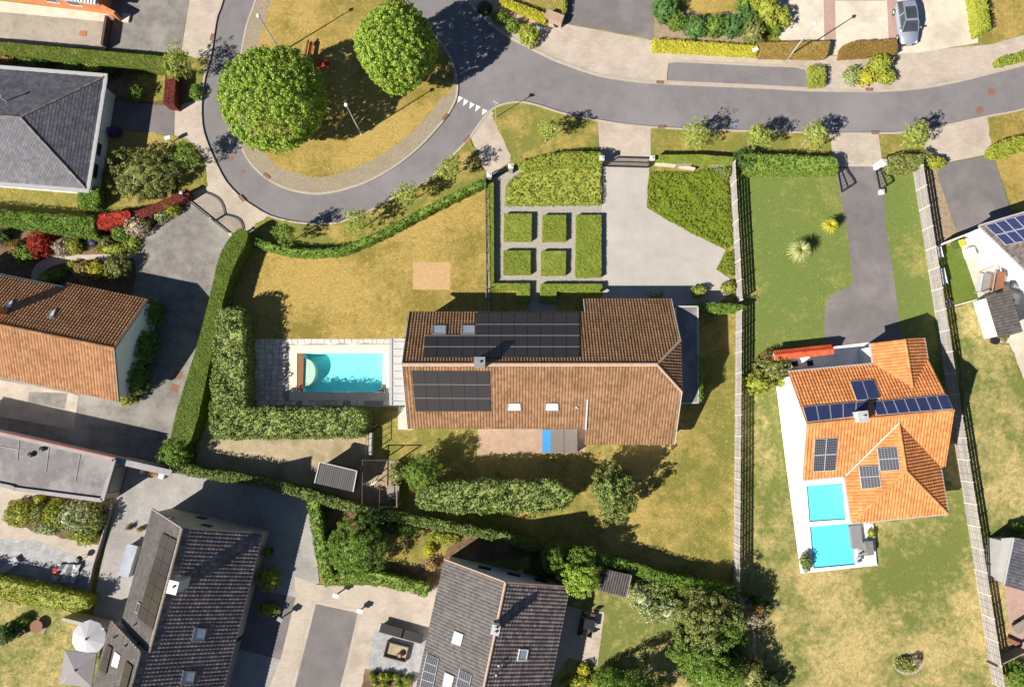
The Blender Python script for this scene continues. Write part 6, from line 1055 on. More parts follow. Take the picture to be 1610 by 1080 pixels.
# ================================================================ FENCES AND GATES
def slat_fence(label, a, b, nb, h=1.9, rows=7):
    a, b = Vector((a.x, a.y, 0)), Vector((b.x, b.y, 0)); L = (b - a).length; d = (b - a) / L; bay = L / nb; rz = math.atan2(d.y, d.x); t = thing('slatted_fence', label, 'fence', a, rz=rz); sp = h / rows
    m = MB(); m.box((bay / 2, 0, 0), (bay - .09, .028, sp * .76)); me = m.build('slat', 'slat', None); mesh = me.data; off = me.location.copy(); bpy.data.objects.remove(me)
    p = MB(); p.box((0, 0, 0), (.1, .1, h + .04)); po = p.build('post', 'post', None); pm = po.data; bpy.data.objects.remove(po)
    g = MB(); g.box((0, 0, 0), (.08, .035, h)); go = g.build('batten', 'slat', None); gm = go.data; bpy.data.objects.remove(go)
    s_ = MB(); s_.box((0, 0, 0), (bay - .09, .06, .16)); so = s_.build('plinth', 'post', None); sm_ = so.data; bpy.data.objects.remove(so)
    def put(name, data, x, y, z): o = bpy.data.objects.new(name, data); COL.objects.link(o); o.parent = t; o.location = (x, y, z)
    for i in range(nb + 1): put('post', pm, i * bay, 0, 0)
    for i in range(nb):
        put('plinth', sm_, (i + .5) * bay, .03, 0)
        for k in (1, 2): put('batten', gm, (i + k / 3) * bay, -.035, 0)
        for r in range(rows): put('slat', mesh, (i + .5) * bay, 0, .02 + r * sp + .02)
    return t
slat_fence('grey slatted fence between the gravel drive and the green lawn', P(1147, 264), P(1158, 476), 7)
slat_fence('grey slatted fence between the two back gardens', P(1157, 492), P(1153, 921), 13)
slat_fence('long slanting grey slatted fence along the right neighbour', P(1435, 270), P(1559, 1072), 24)
def rail_fence(name, label, pts, h, n, mat, rails=(0.15, .6, 1.0), r=.02, cat='fence', wires=0):
    pts = [Vector((p.x, p.y, 0)) for p in pts]; t = thing(name, label, cat, pts[0])
    for a, b in zip(pts, pts[1:]):
        for i in range(n + 1): m = MB(); p = a.lerp(b, i / n); m.box((p.x, p.y, 0), (r * 3, r * 3, h)); m.build('post', mat, t)
        for k in rails: m = MB(); m.bar(a + V3(0, 0, h * k), b + V3(0, 0, h * k), r * 1.6, r * 1.6); m.build('rail', mat, t)
        if wires:
            m = MB(); L = (b - a).length; k = int(L / wires)
            for i in range(k): p = a.lerp(b, (i + .5) / k); m.bar(p, p + V3(0, 0, h), .012, .012)
            o = m.build('wire_mesh', mat, t); o['kind'] = 'stuff'
    return t
rail_fence('wire_fence', 'thin dark wire fence between dry lawn and box garden', [P(763, 286), P(765, 486)], 1.1, 7, 'steel_grey', (.1, .55, 1.0), .022, wires=.12)
rail_fence('wire_fence', 'short wire fence by the box garden near the panelled roof', [P(770, 456), P(771, 474)], 1.0, 1, 'dark_metal', (.1, .55, 1.0), .02, wires=.15)
rail_fence('wire_fence', 'thin grey wire fence among the grey-green trees', [P(1159, 935), P(1140, 1000), P(1120, 1085)], 1.4, 4, 'post', (.1, .5, 1.0), .018, wires=.2)
rail_fence('lawn_post_fence', 'thin white post and rail beyond the copper shrub', [P(1181, 990), P(1182, 1030)], 1.0, 1, 'white_metal', (.5, 1.0), .02)
def bar_gate(name, label, a, b, h0, h1, mat, n=16, curve=1, r=.035, frame=None):
    """metal gate of upright bars with a swept top"""
    a, b = Vector((a.x, a.y, 0)), Vector((b.x, b.y, 0)); L = (b - a).length; t = thing(name, label, 'gate', a); top = lambda u: h0 + (h1 - h0) * (math.sin(u * math.pi) if curve == 1 else (u * u * (3 - 2 * u) if curve == 2 else 0))
    pa = lambda u, z: a.lerp(b, u) + V3(0, 0, z)
    m = MB(); m.bar(pa(0, .12), pa(1, .12), r * 2, r * 2); m.build('bottom_rail', frame or mat, t); m = MB()
    for i in range(14): m.bar(pa(i / 14, top(i / 14)), pa((i + 1) / 14, top((i + 1) / 14)), r * 1.6, r * 1.6)
    for i in range(14): m.bar(pa(i / 14, top(i / 14) - .14), pa((i + 1) / 14, top((i + 1) / 14) - .14), r, r)
    m.build('top_rail', mat, t)
    for u in (0.01, .99): m = MB(); m.bar(pa(u, .02), pa(u, top(u) + .03), r * 2.2, r * 2.2); m.build('stile', frame or mat, t)
    for i in range(n): m = MB(); u = (i + .5) / n; m.bar(pa(u, .12), pa(u, top(u)), .03, .03); m.build('bar', mat, t)
    return t
def pillar(label, px, py, s, h, mat='paver_grey', z=0, group=None):
    c = P(px, py, h * .5); t = thing('gate_pillar', label, 'pillar', (c.x, c.y, 0), group); m = MB(); m.box((c.x, c.y, 0), (s, s, h)); m.build('shaft', mat, t); m = MB(); m.box((c.x, c.y, h), (s + .12, s + .12, .08)); m.box((c.x, c.y, h + .08), (s, s, .08), taper=.4); m.build('cap', 'post', t)
g1, g2 = P(291, 310), P(366, 371); gm_ = g1.lerp(g2, .62)
bar_gate('driveway_gate', 'wide curved-top driveway gate leaf beside the maroon hedge', g1, gm_, 1.1, 1.75, 'dark_metal', 26, 1, .045, 'white_metal'); bar_gate('driveway_gate', 'narrower curved-top driveway gate leaf beside the tall clipped hedge', gm_ + (g2 - g1).normalized() * .06, g2, 1.1, 1.5, 'dark_metal', 16, 1, .045, 'white_metal')
pillar('pale gate post where maroon hedge meets the driveway gate', 290, 307, .16, 1.5, 'post'); pillar('pale gate post at the tall clipped hedge end', 368, 372, .16, 1.5, 'post')
gp, gq = P(948, 262), P(1019, 264); bar_gate('sliding_gate', 'black sliding gate across the gravel drive', gp, gq, 1.5, 1.5, 'dark_metal', 30, 0, .05)
for x, lab in ((944.5, 'stone pillar left of the sliding gate'), (1023, 'stone pillar right of the sliding gate')): pillar(lab, x, 254, .38, 1.7, 'paver_grey')
pillar('stone pillar at the wire fence end of the small garden gate', 769.5, 279, .42, 1.6, 'paver_grey'); pillar('stone pillar of the small garden gate beside the front hedge', 803, 266, .42, 1.6, 'paver_grey')
bar_gate('garden_gate', 'small dark garden gate between two stone pillars', P(774, 279), P(799, 269), 1.2, 1.35, 'dark_metal', 10, 1)
bar_gate('open_gate', 'black open gate leaf beside the long clipped hedge', P(1317, 272), P(1323, 303), 1.0, 1.5, 'dark_metal', 6, 2, .05); bar_gate('open_gate', 'black open gate leaf beside the olive hedge', P(1377, 270), P(1383, 300), 1.0, 1.5, 'dark_metal', 6, 2, .05)
for x, y, lab in ((1383, 260, 'white gate pillar beside the olive hedge'), (1385, 303, 'pale low pillar on the lawn below the open gate')): pillar(lab, x, y, .55 if y < 280 else .4, 1.5 if y < 280 else .4, 'white_wall')
# walls
for pts, hh, w_, mt, nm, lab in [([(1029, 260), (1060, 263), (1091, 268)], .6, .15, 'paving_cream', 'garden_wall', 'low cream wall under the front hedge, right of the gate'), ([(857, 29), (884, 39)], 1.0, .9, 'brick_patio', 'brick_pier', 'pinkish brick pier wall at the end of the yellow hedge'),
        ([(120, 963), (184, 979)], 2.2, .3, 'beige_wall', 'garden_wall', 'beige garden wall between lime hedge and dark-tiled roof'), ([(1472, 388), (1541, 361)], 1.9, .15, 'white_wall', 'garden_wall', 'pale wall across the neighbour\'s drive end'), ([(1500, 481), (1539, 470)], .25, .12, 'post', 'edging', 'pale edging strip below the artificial turf'),
        ([(181, 790), (150, 888), (140, 935)], .5, .12, 'steel_grey', 'garden_edging', 'dark edging wall beside the slate terrace'), ([(1370, 825), (1375, 888)], .35, .1, 'white_wall', 'garden_edging', 'white low edge of the pool terrace'), ([(399, 770), (390, 830)], .06, .15, 'steel_grey', 'drain_channel', 'dark drain channel in the paved yard')]:
    q = PP(pts, 0); m = MB()
    for i, (a, b) in enumerate(zip(q, q[1:])): d = (b - a).normalized(); n_ = V3(-d.y, d.x, 0) * w_ / 2; m.prism([a - n_, b - n_, b + n_, a + n_], 0, hh - i * .003)
    m.build(nm, mt, label=lab, cat='wall')
for k, px in enumerate((1074, 1122, 1138)): m = MB(); c = P(px, 259 + k, .4); m.box((c.x, c.y, 0), (1.6 if k == 0 else .9, .5, .75)); m.build('stone_block', 'wood_grey', label='grey stone block in the bed below the right front hedge', cat='stone', group='stone blocks below the hedge')
# ================================================================ STREET FURNITURE
def lamp(label, px, py, h=6.6):
    c = P(px, py); t = thing('street_lamp', label, 'street lamp', c, 'street lamps'); m = MB(); m.tube([c, c + V3(0, 0, .9), c + V3(0, 0, h)], [.085, .08, .05], 8); m.build('pole', 'zinc', t)
    m = MB(); m.tube([c + V3(0, 0, h), c + V3(0, 0, h + .1), c + V3(0, 0, h + .2)], [.08, .2, .17], 12); m.dome(c + V3(0, 0, h + .2), .17, .17, .1, 12, 3); m.build('lamp_head', 'white_metal', t); m = MB(); m.tube([c + V3(0, 0, 0.0), c + V3(0, 0, .05)], .16, 8); m.build('base_plate', 'zinc', t)
lamp('pale street lamp standing on the island lawn', 568, 211); lamp('pale street lamp rising beside the larger island tree', 442, 83); lamp('pale street lamp by the copper hedge and parking bay', 1238, 94)
c = P(780, 185); t = thing('road_sign', 'road sign on a thin pole at the garden path corner', 'sign', c); m = MB(); m.tube([c, c + V3(0, 0, 3.6)], .04, 8); m.build('pole', 'zinc', t); m = MB(); d = V3(math.cos(R(-30)), math.sin(R(-30)), 0); n_ = V3(-d.y, d.x, 0); o = c + V3(0, 0, 3.2) + n_ * .05
tri = [o + d * .3 + V3(0, 0, .26), o - d * .3 + V3(0, 0, .26), o - V3(0, 0, .26)]; m.add(tri + [p + n_ * .02 for p in tri], [(0, 1, 2), (5, 4, 3), (0, 3, 4, 1), (1, 4, 5, 2), (2, 5, 3, 0)]); m.build('sign_plate', 'zinc', t)
m = MB(); k = [o.lerp(p, .68) + n_ * .024 + V3(0, 0, .03) for p in tri]; m.add(k, [(2, 1, 0)]); m.build('sign_face', 'white_metal', t)
c = P(845, 60); t = thing('road_sign', 'small sign on a short pole behind the yellow pavement shrub', 'sign', c); m = MB(); m.tube([c, c + V3(0, 0, 2.0)], .035, 8); m.build('pole', 'zinc', t); m = MB(); m.box((c.x, c.y, 1.75), (.45, .03, .35), R(-40)); m.build('sign_plate', 'blue_paint', t)
def bench(label, px, py, L, rz):
    c = P(px, py, .4); t = thing('park_bench', label, 'bench', (c.x, c.y, 0), 'red benches on the island'); co, si = math.cos(rz), math.sin(rz); f = lambda x, y: (c.x + x * co - y * si, c.y + x * si + y * co)
    for k in range(3): m = MB(); x, y = f(0, -.2 + k * .16); m.box((x, y, .43), (L, .13, .045), rz); m.build('seat_slat', 'red_paint', t)
    for k in range(2): m = MB(); x, y = f(0, .28 + k * .05); m.box((x, y, .58 + k * .17), (L, .045, .13), rz); m.build('back_slat', 'red_paint', t)
    for k in (-.4, .4): m = MB(); x, y = f(k * L, 0.02); m.box((x, y, 0), (.07, .45, .43), rz); x, y = f(k * L, .3); m.box((x, y, 0), (.06, .06, .88), rz); m.build('leg', 'steel_grey', t)
bench('red bench on the sunny lawn of the island', 488, 79, 1.8, R(82)); bench('red bench in the tree shade of the island', 504, 102, 2.0, R(2))
def letterbox(label, px, py, rz=0, mat='white_metal', h=1.1):
    c = P(px, py); t = thing('letter_box', label, 'letter box', c); m = MB(); m.box((c.x, c.y, 0), (.1, .1, h - .3), rz); m.build('post', 'steel_grey', t); m = MB(); m.box((c.x, c.y, h - .3), (.5, .32, .32), rz); m.build('box', mat, t); m = MB(); m.box((c.x + .02, c.y, h + .02), (.56, .38, .04), rz); m.build('lid', mat, t)
letterbox('white letter box by the asphalt drive of the slate house', 271, 224, R(20)); letterbox('white letter box at the end of the yellow hedge', 1182, 87, R(30)); letterbox('white letter box by the low uneven hedge', 532, 932, R(-20)); letterbox('grey letter box in the asphalt parking', 447, 968, R(-30), 'steel_grey', 1.3); letterbox('white meter box on the shared pavement kerb', 568, 957, R(-15), 'white_metal', .8)
# ================================================================ CAR
def car(label, px, py, rz):
    c = P(px, py); t = thing('parked_car', label, 'car', (c.x, c.y, 0)); co, si = math.cos(rz), math.sin(rz); L = lambda x, y, z: (c.x + (x * co - y * si) * 1.12, c.y + (x * si + y * co) * 1.12, z * 1.12)
    st = [(-2.12, .62, .45, .62), (-2.05, .78, .30, .80), (-1.6, .87, .25, .92), (-.9, .90, .22, .95), (0, .90, .22, .95), (.8, .90, .22, .93), (1.3, .88, .24, .88), (1.75, .82, .28, .78), (2.02, .70, .34, .66), (2.12, .52, .42, .56)]
    m = MB(); vs = []; fs = []; K = 8
    for x, hw, z0, z1 in st: vs += [L(x, y, z) for y, z in ((-hw * .9, z0), (-hw, z0 + .15), (-hw * .99, z1 - .16), (-hw * .86, z1), (hw * .86, z1), (hw * .99, z1 - .16), (hw, z0 + .15), (hw * .9, z0))]
    for i in range(len(st) - 1): fs += [(i * K + k, i * K + (k + 1) % K, (i + 1) * K + (k + 1) % K, (i + 1) * K + k)[::-1] for k in range(K)]
    fs += [tuple(range(K)), tuple((len(st) - 1) * K + k for k in range(K))[::-1]]; m.add(vs, fs); m.build('body', 'car_paint', t, smooth=True)
    def loft(name, rows, mat, par=t):
        m = MB(); vs = [L(*p) for r in rows for p in r]; n = len(rows[0]); m.add(vs, [(i * n + k, i * n + k + 1, (i + 1) * n + k + 1, (i + 1) * n + k) for i in range(len(rows) - 1) for k in range(n - 1)]); return m.build(name, mat, par, smooth=True)
    rf = loft('roof', [[(-1.72, y * .60, 1.36) for y in (-1, -.5, 0, .5, 1)], [(-1.2, y * .63, 1.45 + .02 * (1 - y * y)) for y in (-1, -.5, 0, .5, 1)], [(-.3, y * .64, 1.47 + .02 * (1 - y * y)) for y in (-1, -.5, 0, .5, 1)], [(.28, y * .62, 1.43 + .02 * (1 - y * y)) for y in (-1, -.5, 0, .5, 1)]], 'car_paint')
    loft('sunroof', [[(-1.1, y * .5, 1.482) for y in (-1, 0, 1)], [(-.3, y * .52, 1.502) for y in (-1, 0, 1)], [(.08, y * .51, 1.478) for y in (-1, 0, 1)]], 'glass', rf)
    loft('windscreen', [[(.28, y * .62, 1.43 + .02 * (1 - y * y)) for y in (-1, -.5, 0, .5, 1)], [(.7, y * .71, 1.16 + .03 * (1 - y * y)) for y in (-1, -.5, 0, .5, 1)], [(1.08, y * .77, .915 + .02 * (1 - y * y)) for y in (-1, -.5, 0, .5, 1)]], 'glass')
    loft('rear_window', [[(-1.72, y * .60, 1.36) for y in (-1, 0, 1)], [(-2.02, y * .7, .86) for y in (-1, 0, 1)]], 'glass')
    for s in (-1, 1):
        loft('side_window', [[(-1.72, s * .6, 1.36), (-1.2, s * .63, 1.45), (-.3, s * .64, 1.47), (.28, s * .62, 1.43)], [(-2.0, s * .76, .88), (-1.2, s * .80, .94), (-.3, s * .80, .95), (1.08, s * .77, .91)]], 'glass')
        m = MB(); m.bar(L(.28, s * .625, 1.44), L(1.08, s * .775, .92), .06, .05); m.bar(L(-.55, s * .65, 1.46), L(-.5, s * .81, .94), .07, .04); m.build('pillar', 'car_paint', t)
        m = MB(); x, y, z = L(.75, s * .98, .95); m.box((x, y, z), (.14, .2, .13), rz); m.build('wing_mirror', 'car_paint', t)
        m = MB(); m.dome(L(1.9, s * .6, .6), .2, .2, .12, 8, 3); m.build('headlight', 'sky_blind', t); m = MB(); x, y, z = L(-2.02, s * .62, .66); m.box((x, y, z), (.1, .2, .14), rz); m.build('tail_light', 'red_paint', t)
        for xw in (-1.3, 1.3): m = MB(); m.tube([L(xw, s * .72, .3), L(xw, s * .905, .3)], .335, 16); wl = m.build('wheel', 'tyre', t); m = MB(); m.tube([L(xw, s * .89, .31), L(xw, s * .92, .31)], .19, 12); m.build('rim', 'zinc', wl)
    m = MB(); m.bar(L(2.1, -.26, .45), L(2.1, .26, .45), .06, .11); m.build('number_plate', 'white_metal', t)
    m = MB(); m.bar(L(2.06, -.5, .33), L(2.06, .5, .33), .14, .1); m.build('bumper', 'dark_metal', t)
car('silver hatchback with dark sunroof parked on the cream drive', 1420, 42, R(-86))
# ================================================================ PARASOLS, FURNITURE, AVIARY, SMALL THINGS
def parasol(label, px, py, r, n, h, mat, rz=0):
    c = P(px, py, h); rr = rad(px, py, r, h); t = thing('parasol', label, 'parasol', (c.x, c.y, 0)); m = MB(); e = [V3(c.x + rr * math.cos(rz + 2 * math.pi * k / n), c.y + rr * math.sin(rz + 2 * math.pi * k / n), h - .35) for k in range(n)]
    vs = []; fs = []
    for k in range(n): b = len(vs); vs += [V3(c.x, c.y, h + .12), e[k], e[(k + 1) % n], e[k] - V3(0, 0, .12), e[(k + 1) % n] - V3(0, 0, .12)]; fs += [(b, b + 1, b + 2), (b + 1, b + 3, b + 4, b + 2)]
    m.add(vs, fs); cn = m.build('canopy', mat, t)
    for k in range(n): m = MB(); m.bar(V3(c.x, c.y, h + .1), e[k] + V3(0, 0, -.01), .025, .025); m.build('rib', 'gutter', cn)
    m = MB(); m.tube([(c.x, c.y, 0.05), (c.x, c.y, h + .2)], .03, 8); m.tube([(c.x, c.y, h + .1), (c.x, c.y, h + .24)], [.12, .05], 8); m.build('pole', 'steel_grey', t); m = MB(); m.box((c.x, c.y, 0), (.7, .7, .08)); m.build('base', 'steel_grey', t)
parasol('round pale grey parasol on the lawn by the beige wall', 136, 1004, 27.5, 10, 2.5, 'fabric_grey', .3); parasol('square taupe parasol next to the round one', 119, 1053, 36, 4, 2.6, 'fabric_taupe', R(45 - 5))
def table_set(label, px, py, rz, tm='dark_metal', chairs=((-.5, -1), (.4, -1), (-.4, 1), (.45, 1)), sx=1.5, sy=.95):
    c = P(px, py, .7); co, si = math.cos(rz), math.sin(rz); f = lambda x, y: (c.x + x * co - y * si, c.y + x * si + y * co)
    t = thing('garden_table', label, 'table', (c.x, c.y, 0)); m = MB(); m.box((c.x, c.y, .7), (sx, sy, .05), rz); m.build('table_top', tm, t)
    for x, y in ((-.42, -.4), (.42, -.4), (.42, .4), (-.42, .4)): m = MB(); a, b = f(x * sx, y * sy); m.box((a, b, 0), (.06, .06, .7), rz); m.build('leg', tm, t)
    for k, (x, s) in enumerate(chairs):
        a, b = f(x, s * (sy / 2 + .35)); ch = thing('garden_chair', 'dark garden chair pushed to the ' + label.split(' on ')[0], 'chair', (a, b, 0), 'chairs at the ' + label.split(' on ')[0]); m = MB(); m.box((a, b, .42), (.48, .46, .05), rz); m.build('seat', 'wood_dark', ch)
        a2, b2 = f(x, s * (sy / 2 + .6)); m = MB(); m.box((a2, b2, .5), (.48, .05, .42), rz); m.build('backrest', 'wood_dark', ch)
        for i, j in ((-.2, -.18), (.2, -.18), (.2, .18), (-.2, .18)): m = MB(); u, v = f(x + i, s * (sy / 2 + .35) + j); m.box((u, v, 0), (.04, .04, .42), rz); m.build('leg', 'dark_metal', ch)
table_set('dark table on the beige patio', 923, 981, R(-10))
def boxes(name, label, cat, parts, group=None):
    """parts: (part name, material, px, py, z, sx, sy, sz, rz)"""
    p0 = parts[0]; c = P(p0[2], p0[3], p0[4]); t = thing(name, label, cat, (c.x, c.y, 0), group)
    for n, mt, px, py, z, sx, sy, sz, rz in parts: c = P(px, py, z + sz); m = MB(); m.box((c.x, c.y, z), (sx, sy, sz), R(rz)); m.build(n, mt, t)
    return t
boxes('storage_bench', 'dark lidded storage bench by the slate terrace, left one', 'bench', [('cabinet', 'steel_grey', 617, 993, 0, 2.2, .75, .6, -15), ('lid', 'dark_metal', 616, 991, .6, 2.3, .85, .07, -15)])
boxes('storage_bench', 'dark lidded storage bench touching the taupe roof eave', 'bench', [('cabinet', 'steel_grey', 649, 1002, 0, 1.9, .75, .6, -15), ('lid', 'dark_metal', 648, 1000, .6, 2.0, .85, .07, -15)])
c = P(624, 1022); rz = R(-14); t = thing('sand_box', 'dark framed sand box with an orange bowl on the slate terrace', 'sand box', (c.x, c.y, 0)); co, si = math.cos(rz), math.sin(rz)
for x, y, a, b in ((0, .68, 2.2, .1), (0, -.68, 2.2, .1), (-1.05, 0, .1, 1.26), (1.05, 0, .1, 1.26)): m = MB(); m.box((c.x + x * co - y * si, c.y + x * si + y * co, 0), (a, b, .45), rz); m.build('side_board', 'wood_dark', t)
m = MB(); m.box((c.x, c.y, .02), (2.0, 1.26, .2), rz); m.build('sand_fill', 'sand', t); m = MB(); m.tube([(c.x + .35, c.y - .3, .22), (c.x + .35, c.y - .3, .3), (c.x + .35, c.y - .3, .5)], [.16, .24, .3], 12); o = m.build('bowl', 'dark_metal', t); m = MB(); m.dome((c.x + .35, c.y - .3, .5), .2, .2, .1, 10, 3); m.build('bowl_fill', 'terracotta', t)
# white box and shaded terrace things by the dark house
boxes('garden_cabinet', 'long white cabinet along the dark-tiled house eave', 'cabinet', [('body', 'fabric_grey', 201, 882, 0, .95, 2.9, .8, -14), ('lid', 'sky_glass', 201, 881, .8, 1.02, 3.0, .05, -14)])
boxes('sun_lounger', 'grey lounger in the shade of the slate terrace', 'lounger', [('seat', 'fabric_grey', 15, 889, .25, 2.0, .65, .08, 35), ('leg', 'steel_grey', 10, 893, 0, .1, .5, .25, 35), ('leg', 'steel_grey', 22, 884, 0, .1, .5, .25, 35), ('backrest', 'fabric_grey', 22, 882, .3, .6, .65, .12, 35)])
c = P(107, 900); t = thing('play_tent', 'crumpled grey net tent with a red cushion on the slate terrace', 'play tent', (c.x, c.y, 0)); m = MB(); rn = random.Random(4); vs = [(c.x + (i - 3) * .38 + (j - 2) * .12, c.y + (j - 2) * .42, .12 + .5 * abs(math.sin(i * 1.3 + j)) * rn.random() + .15 * (i % 2)) for j in range(5) for i in range(7)]
m.add(vs, [(j * 7 + i, j * 7 + i + 1, j * 7 + i + 8, j * 7 + i + 7) for j in range(4) for i in range(6)]); m.build('net', 'fabric_grey', t); m = MB(); m.dome((c.x - .9, c.y + .25, .3), .45, .42, .3, 12, 4); m.build('cushion', 'red_paint', t); m = MB(); m.bar((c.x - 1.4, c.y - 1.0, .1), (c.x + 1.3, c.y + .3, .75), .05); m.build('pole', 'dark_metal', t)
for k in range(5): m = MB(); c = P(41 + k * 14.2, 858.5 + k * 3.6, .02); m.box((c.x, c.y, .03), (.55, .6, .03), R(-14)); m.build('stepping_slab', 'slate_terrace', label='dark square stepping slab along the slate terrace', cat='slab', group='slabs along the slate terrace')
c = P(63, 982); t = thing('fire_pit', 'round metal fire pit on a stone base by the lawn', 'fire pit', (c.x, c.y, 0)); m = MB(); m.box((c.x, c.y, 0), (1.5, 1.3, .12), R(-20)); m.build('base', 'wood_grey', t); m = MB(); m.tube([(c.x, c.y, .12), (c.x, c.y, .5), (c.x, c.y, .55)], [.45, .55, .6], 14); m.build('bowl', 'rust', t)
m = MB(); c = P(40, 992); m.tube([(c.x, c.y, 0), (c.x, c.y, .4)], [.2, .26], 12); m.build('plant_pot', 'taupe', label='small grey pot near the fire pit', cat='pot')
c = P(132, 876); t = thing('kettle_grill', 'black round grill at the slate terrace edge', 'grill', (c.x, c.y, 0)); m = MB(); m.dome((c.x, c.y, .7), .3, .3, .25, 12, 4); m.tube([(c.x, c.y, .5), (c.x, c.y, .7)], [.15, .3], 12); m.build('bowl', 'dark_metal', t)
for k in range(3): m = MB(); m.bar((c.x, c.y, .55), (c.x + .3 * math.cos(k * 2.1), c.y + .3 * math.sin(k * 2.1), 0), .03); m.build('leg', 'zinc', t)
c = P(426, 866); t = thing('planter', 'tall black round planter with a leafy plant on the paved yard', 'planter', (c.x, c.y, 0)); m = MB(); m.tube([(c.x, c.y, 0), (c.x, c.y, .9)], [.3, .45], 14); m.build('pot', 'dark_metal', t); V, mt = blob(V3(c.x, c.y, 1.1), .42, .42, .35, 'green'); quadmesh('plant', V, None, mt, t, None)
boxes('flower_trough', 'terracotta trough of flowers between two white blocks', 'planter', [('trough', 'terracotta', 237, 744, 0, 1.4, .45, .45, -12), ('end_block', 'white_wall', 224, 741, 0, .5, .45, .5, -12), ('end_block', 'white_wall', 253, 748, 0, .5, .55, .5, -12)])
c = P(237, 743, .55); quadmesh('shrub', blob(V3(c.x, c.y, .52), .6, .22, .14, 'orange')[0], None, 'f_orange', None, (c.x, c.y, .45), label='orange flowers growing in the terracotta trough', cat='flowers')
m = MB(); c = P(819, 896); m.box((c.x, c.y, 0), (.5, .4, .8)); m.build('waste_bin', 'f_yellow', label='yellow bin in the shade of the grey house gable', cat='bin')
# aviary with wire frame beside the sand yard
zt = 2.0; q = PP([(577, 722), (629, 722), (629, 793), (576, 793)]); t = thing('aviary', 'wire-framed aviary with pale top beams beside the dark shed', 'aviary', (q[0].x, q[0].y, 0)); tp = [p + V3(0, 0, zt) for p in q]; mid = [(tp[0] + tp[1]) / 2, (tp[3] + tp[2]) / 2]
for a, b in ((tp[0], tp[1]), (tp[3], tp[0]), (mid[0].lerp(mid[1], .5), mid[1]), (tp[2], tp[3])): m = MB(); m.bar(a, b, .07, .07); m.build('beam', 'wood_dark', t)
m = MB(); m.bar(tp[1].lerp(tp[2], .5), tp[2], .08, .08); m.build('beam', 'wood_grey', t)
for p in q + [(q[0] + q[3]) / 2, (q[1] + q[2]) / 2, (q[0] + q[1]) / 2]: m = MB(); m.box((p.x, p.y, 0), (.09, .09, zt + .02)); m.build('post', 'wood_grey', t)
for k in range(5): m = MB(); m.bar(tp[1].lerp(tp[2], .55) + V3(-.2 * k - .1, 0, -.02), tp[1].lerp(tp[2], .68) + V3(-.2 * k - .1, 0, -.02), .1, .03); m.build('slat', 'wood_grey', t)
boxes('chicken_hutch', 'weathered timber hutch inside the aviary', 'hutch', [('body', 'wood_grey', 618, 776, 0, 1.0, 1.15, .8, 0), ('roof', 'wood_grey', 618, 774, .82, 1.15, 1.3, .05, 0)])
c = P(588, 760, .5); t = thing('dead_branch', 'pale bare branch lying in the aviary', 'branch', (c.x, c.y, 0)); m = MB(); m.tube([(c.x - .4, c.y - .2, .1), (c.x, c.y, .5), (c.x + .5, c.y + .4, .9)], [.08, .07, .03], 6); m.tube([(c.x, c.y, .5), (c.x + .2, c.y - .3, .8)], [.05, .02], 6); m.tube([(c.x - .2, c.y - .1, .3), (c.x - .3, c.y + .35, .7)], [.05, .02], 6); m.build('limb', 'post', t)
def frame_gate(label, a, b, h, mat='wood_dark'):
    t = thing('lattice_gate', label, 'gate', (a.x, a.y, 0)); P3 = lambda u, z: a.lerp(b, u) + V3(0, 0, z)
    for u in (0, .33, .66, 1): m = MB(); m.bar(P3(u, 0), P3(u, h), .07 if u in (0, 1) else .04); m.build('upright', mat, t)
    for z in (.1, .5, .9, h): m = MB(); m.bar(P3(0, z), P3(1, z), .05); m.build('rail', mat, t)
frame_gate('dark lattice gate between laurel hedge and garden lawn', P(582, 680), P(582, 712), 2.0); frame_gate('dark lattice screen at the laurel hedge corner', P(583, 680), P(599, 668), 2.0)
boxes('compost_wall', 'grey low wall between sand yard and lawn', 'wall', [('wall', 'gutter', 582, 698, 0, .25, 2.2, .9, 0)])
# villa terrace furniture
boxes('pool_cover_roller', 'dark blue-grey rolled pool cover box beside the lower pool', 'pool cover', [('box', 'steel_grey', 1347, 845, 0, 1.0, 2.1, .5, 4), ('lid', 'steel_grey', 1347, 844, .5, 1.04, 2.16, .05, 4)])
boxes('grill_cabinet', 'grey cabinet standing on the villa lawn edge', 'cabinet', [('body', 'steel_grey', 1367, 863, 0, .75, 1.2, .9, 4), ('lid', 'bitumen', 1367, 861, .9, .8, 1.26, .06, 4)])
boxes('garden_sofa', 'white garden sofa against the villa wall', 'sofa', [('seat', 'white_wall', 1259, 672, .1, .8, 1.9, .3, 4), ('backrest', 'zinc', 1253, 672, .4, .16, 1.9, .35, 4), ('armrest', 'zinc', 1258, 654, .4, .8, .14, .2, 4), ('armrest', 'zinc', 1261, 682, .4, .8, .14, .2, 4)])
for k, (x, y) in enumerate(((1351, 880), (1353, 868))): boxes('pool_chair', 'pale metal pool chair by the lower pool corner', 'chair', [('seat', 'fabric_grey', x, y, .4, .5, .5, .05, 20), ('backrest', 'fabric_grey', x + 3, y + 3, .45, .5, .06, .45, 20), ('leg', 'zinc', x - 3, y - 2, 0, .05, .05, .4, 20), ('leg', 'zinc', x + 3, y - 2, 0, .05, .05, .4, 20)], 'chairs by the lower pool')
boxes('bench_seat', 'grey slab seat on the white terrace', 'bench', [('top', 'gutter', 1252, 728, .38, .6, .4, .06, 4), ('leg', 'gutter', 1251, 728, 0, .1, .35, .38, 4), ('leg', 'gutter', 1255, 728, 0, .1, .35, .38, 4)])
m = MB(); pts = [P(1427 + 21 * math.cos(a), 1043 + 15 * math.sin(a)) for a in [2 * math.pi * k / 26 for k in range(26)]]; t = thing('stone_edging', 'ring of pale stones around the kidney-shaped bed', 'edging', P(1427, 1043))
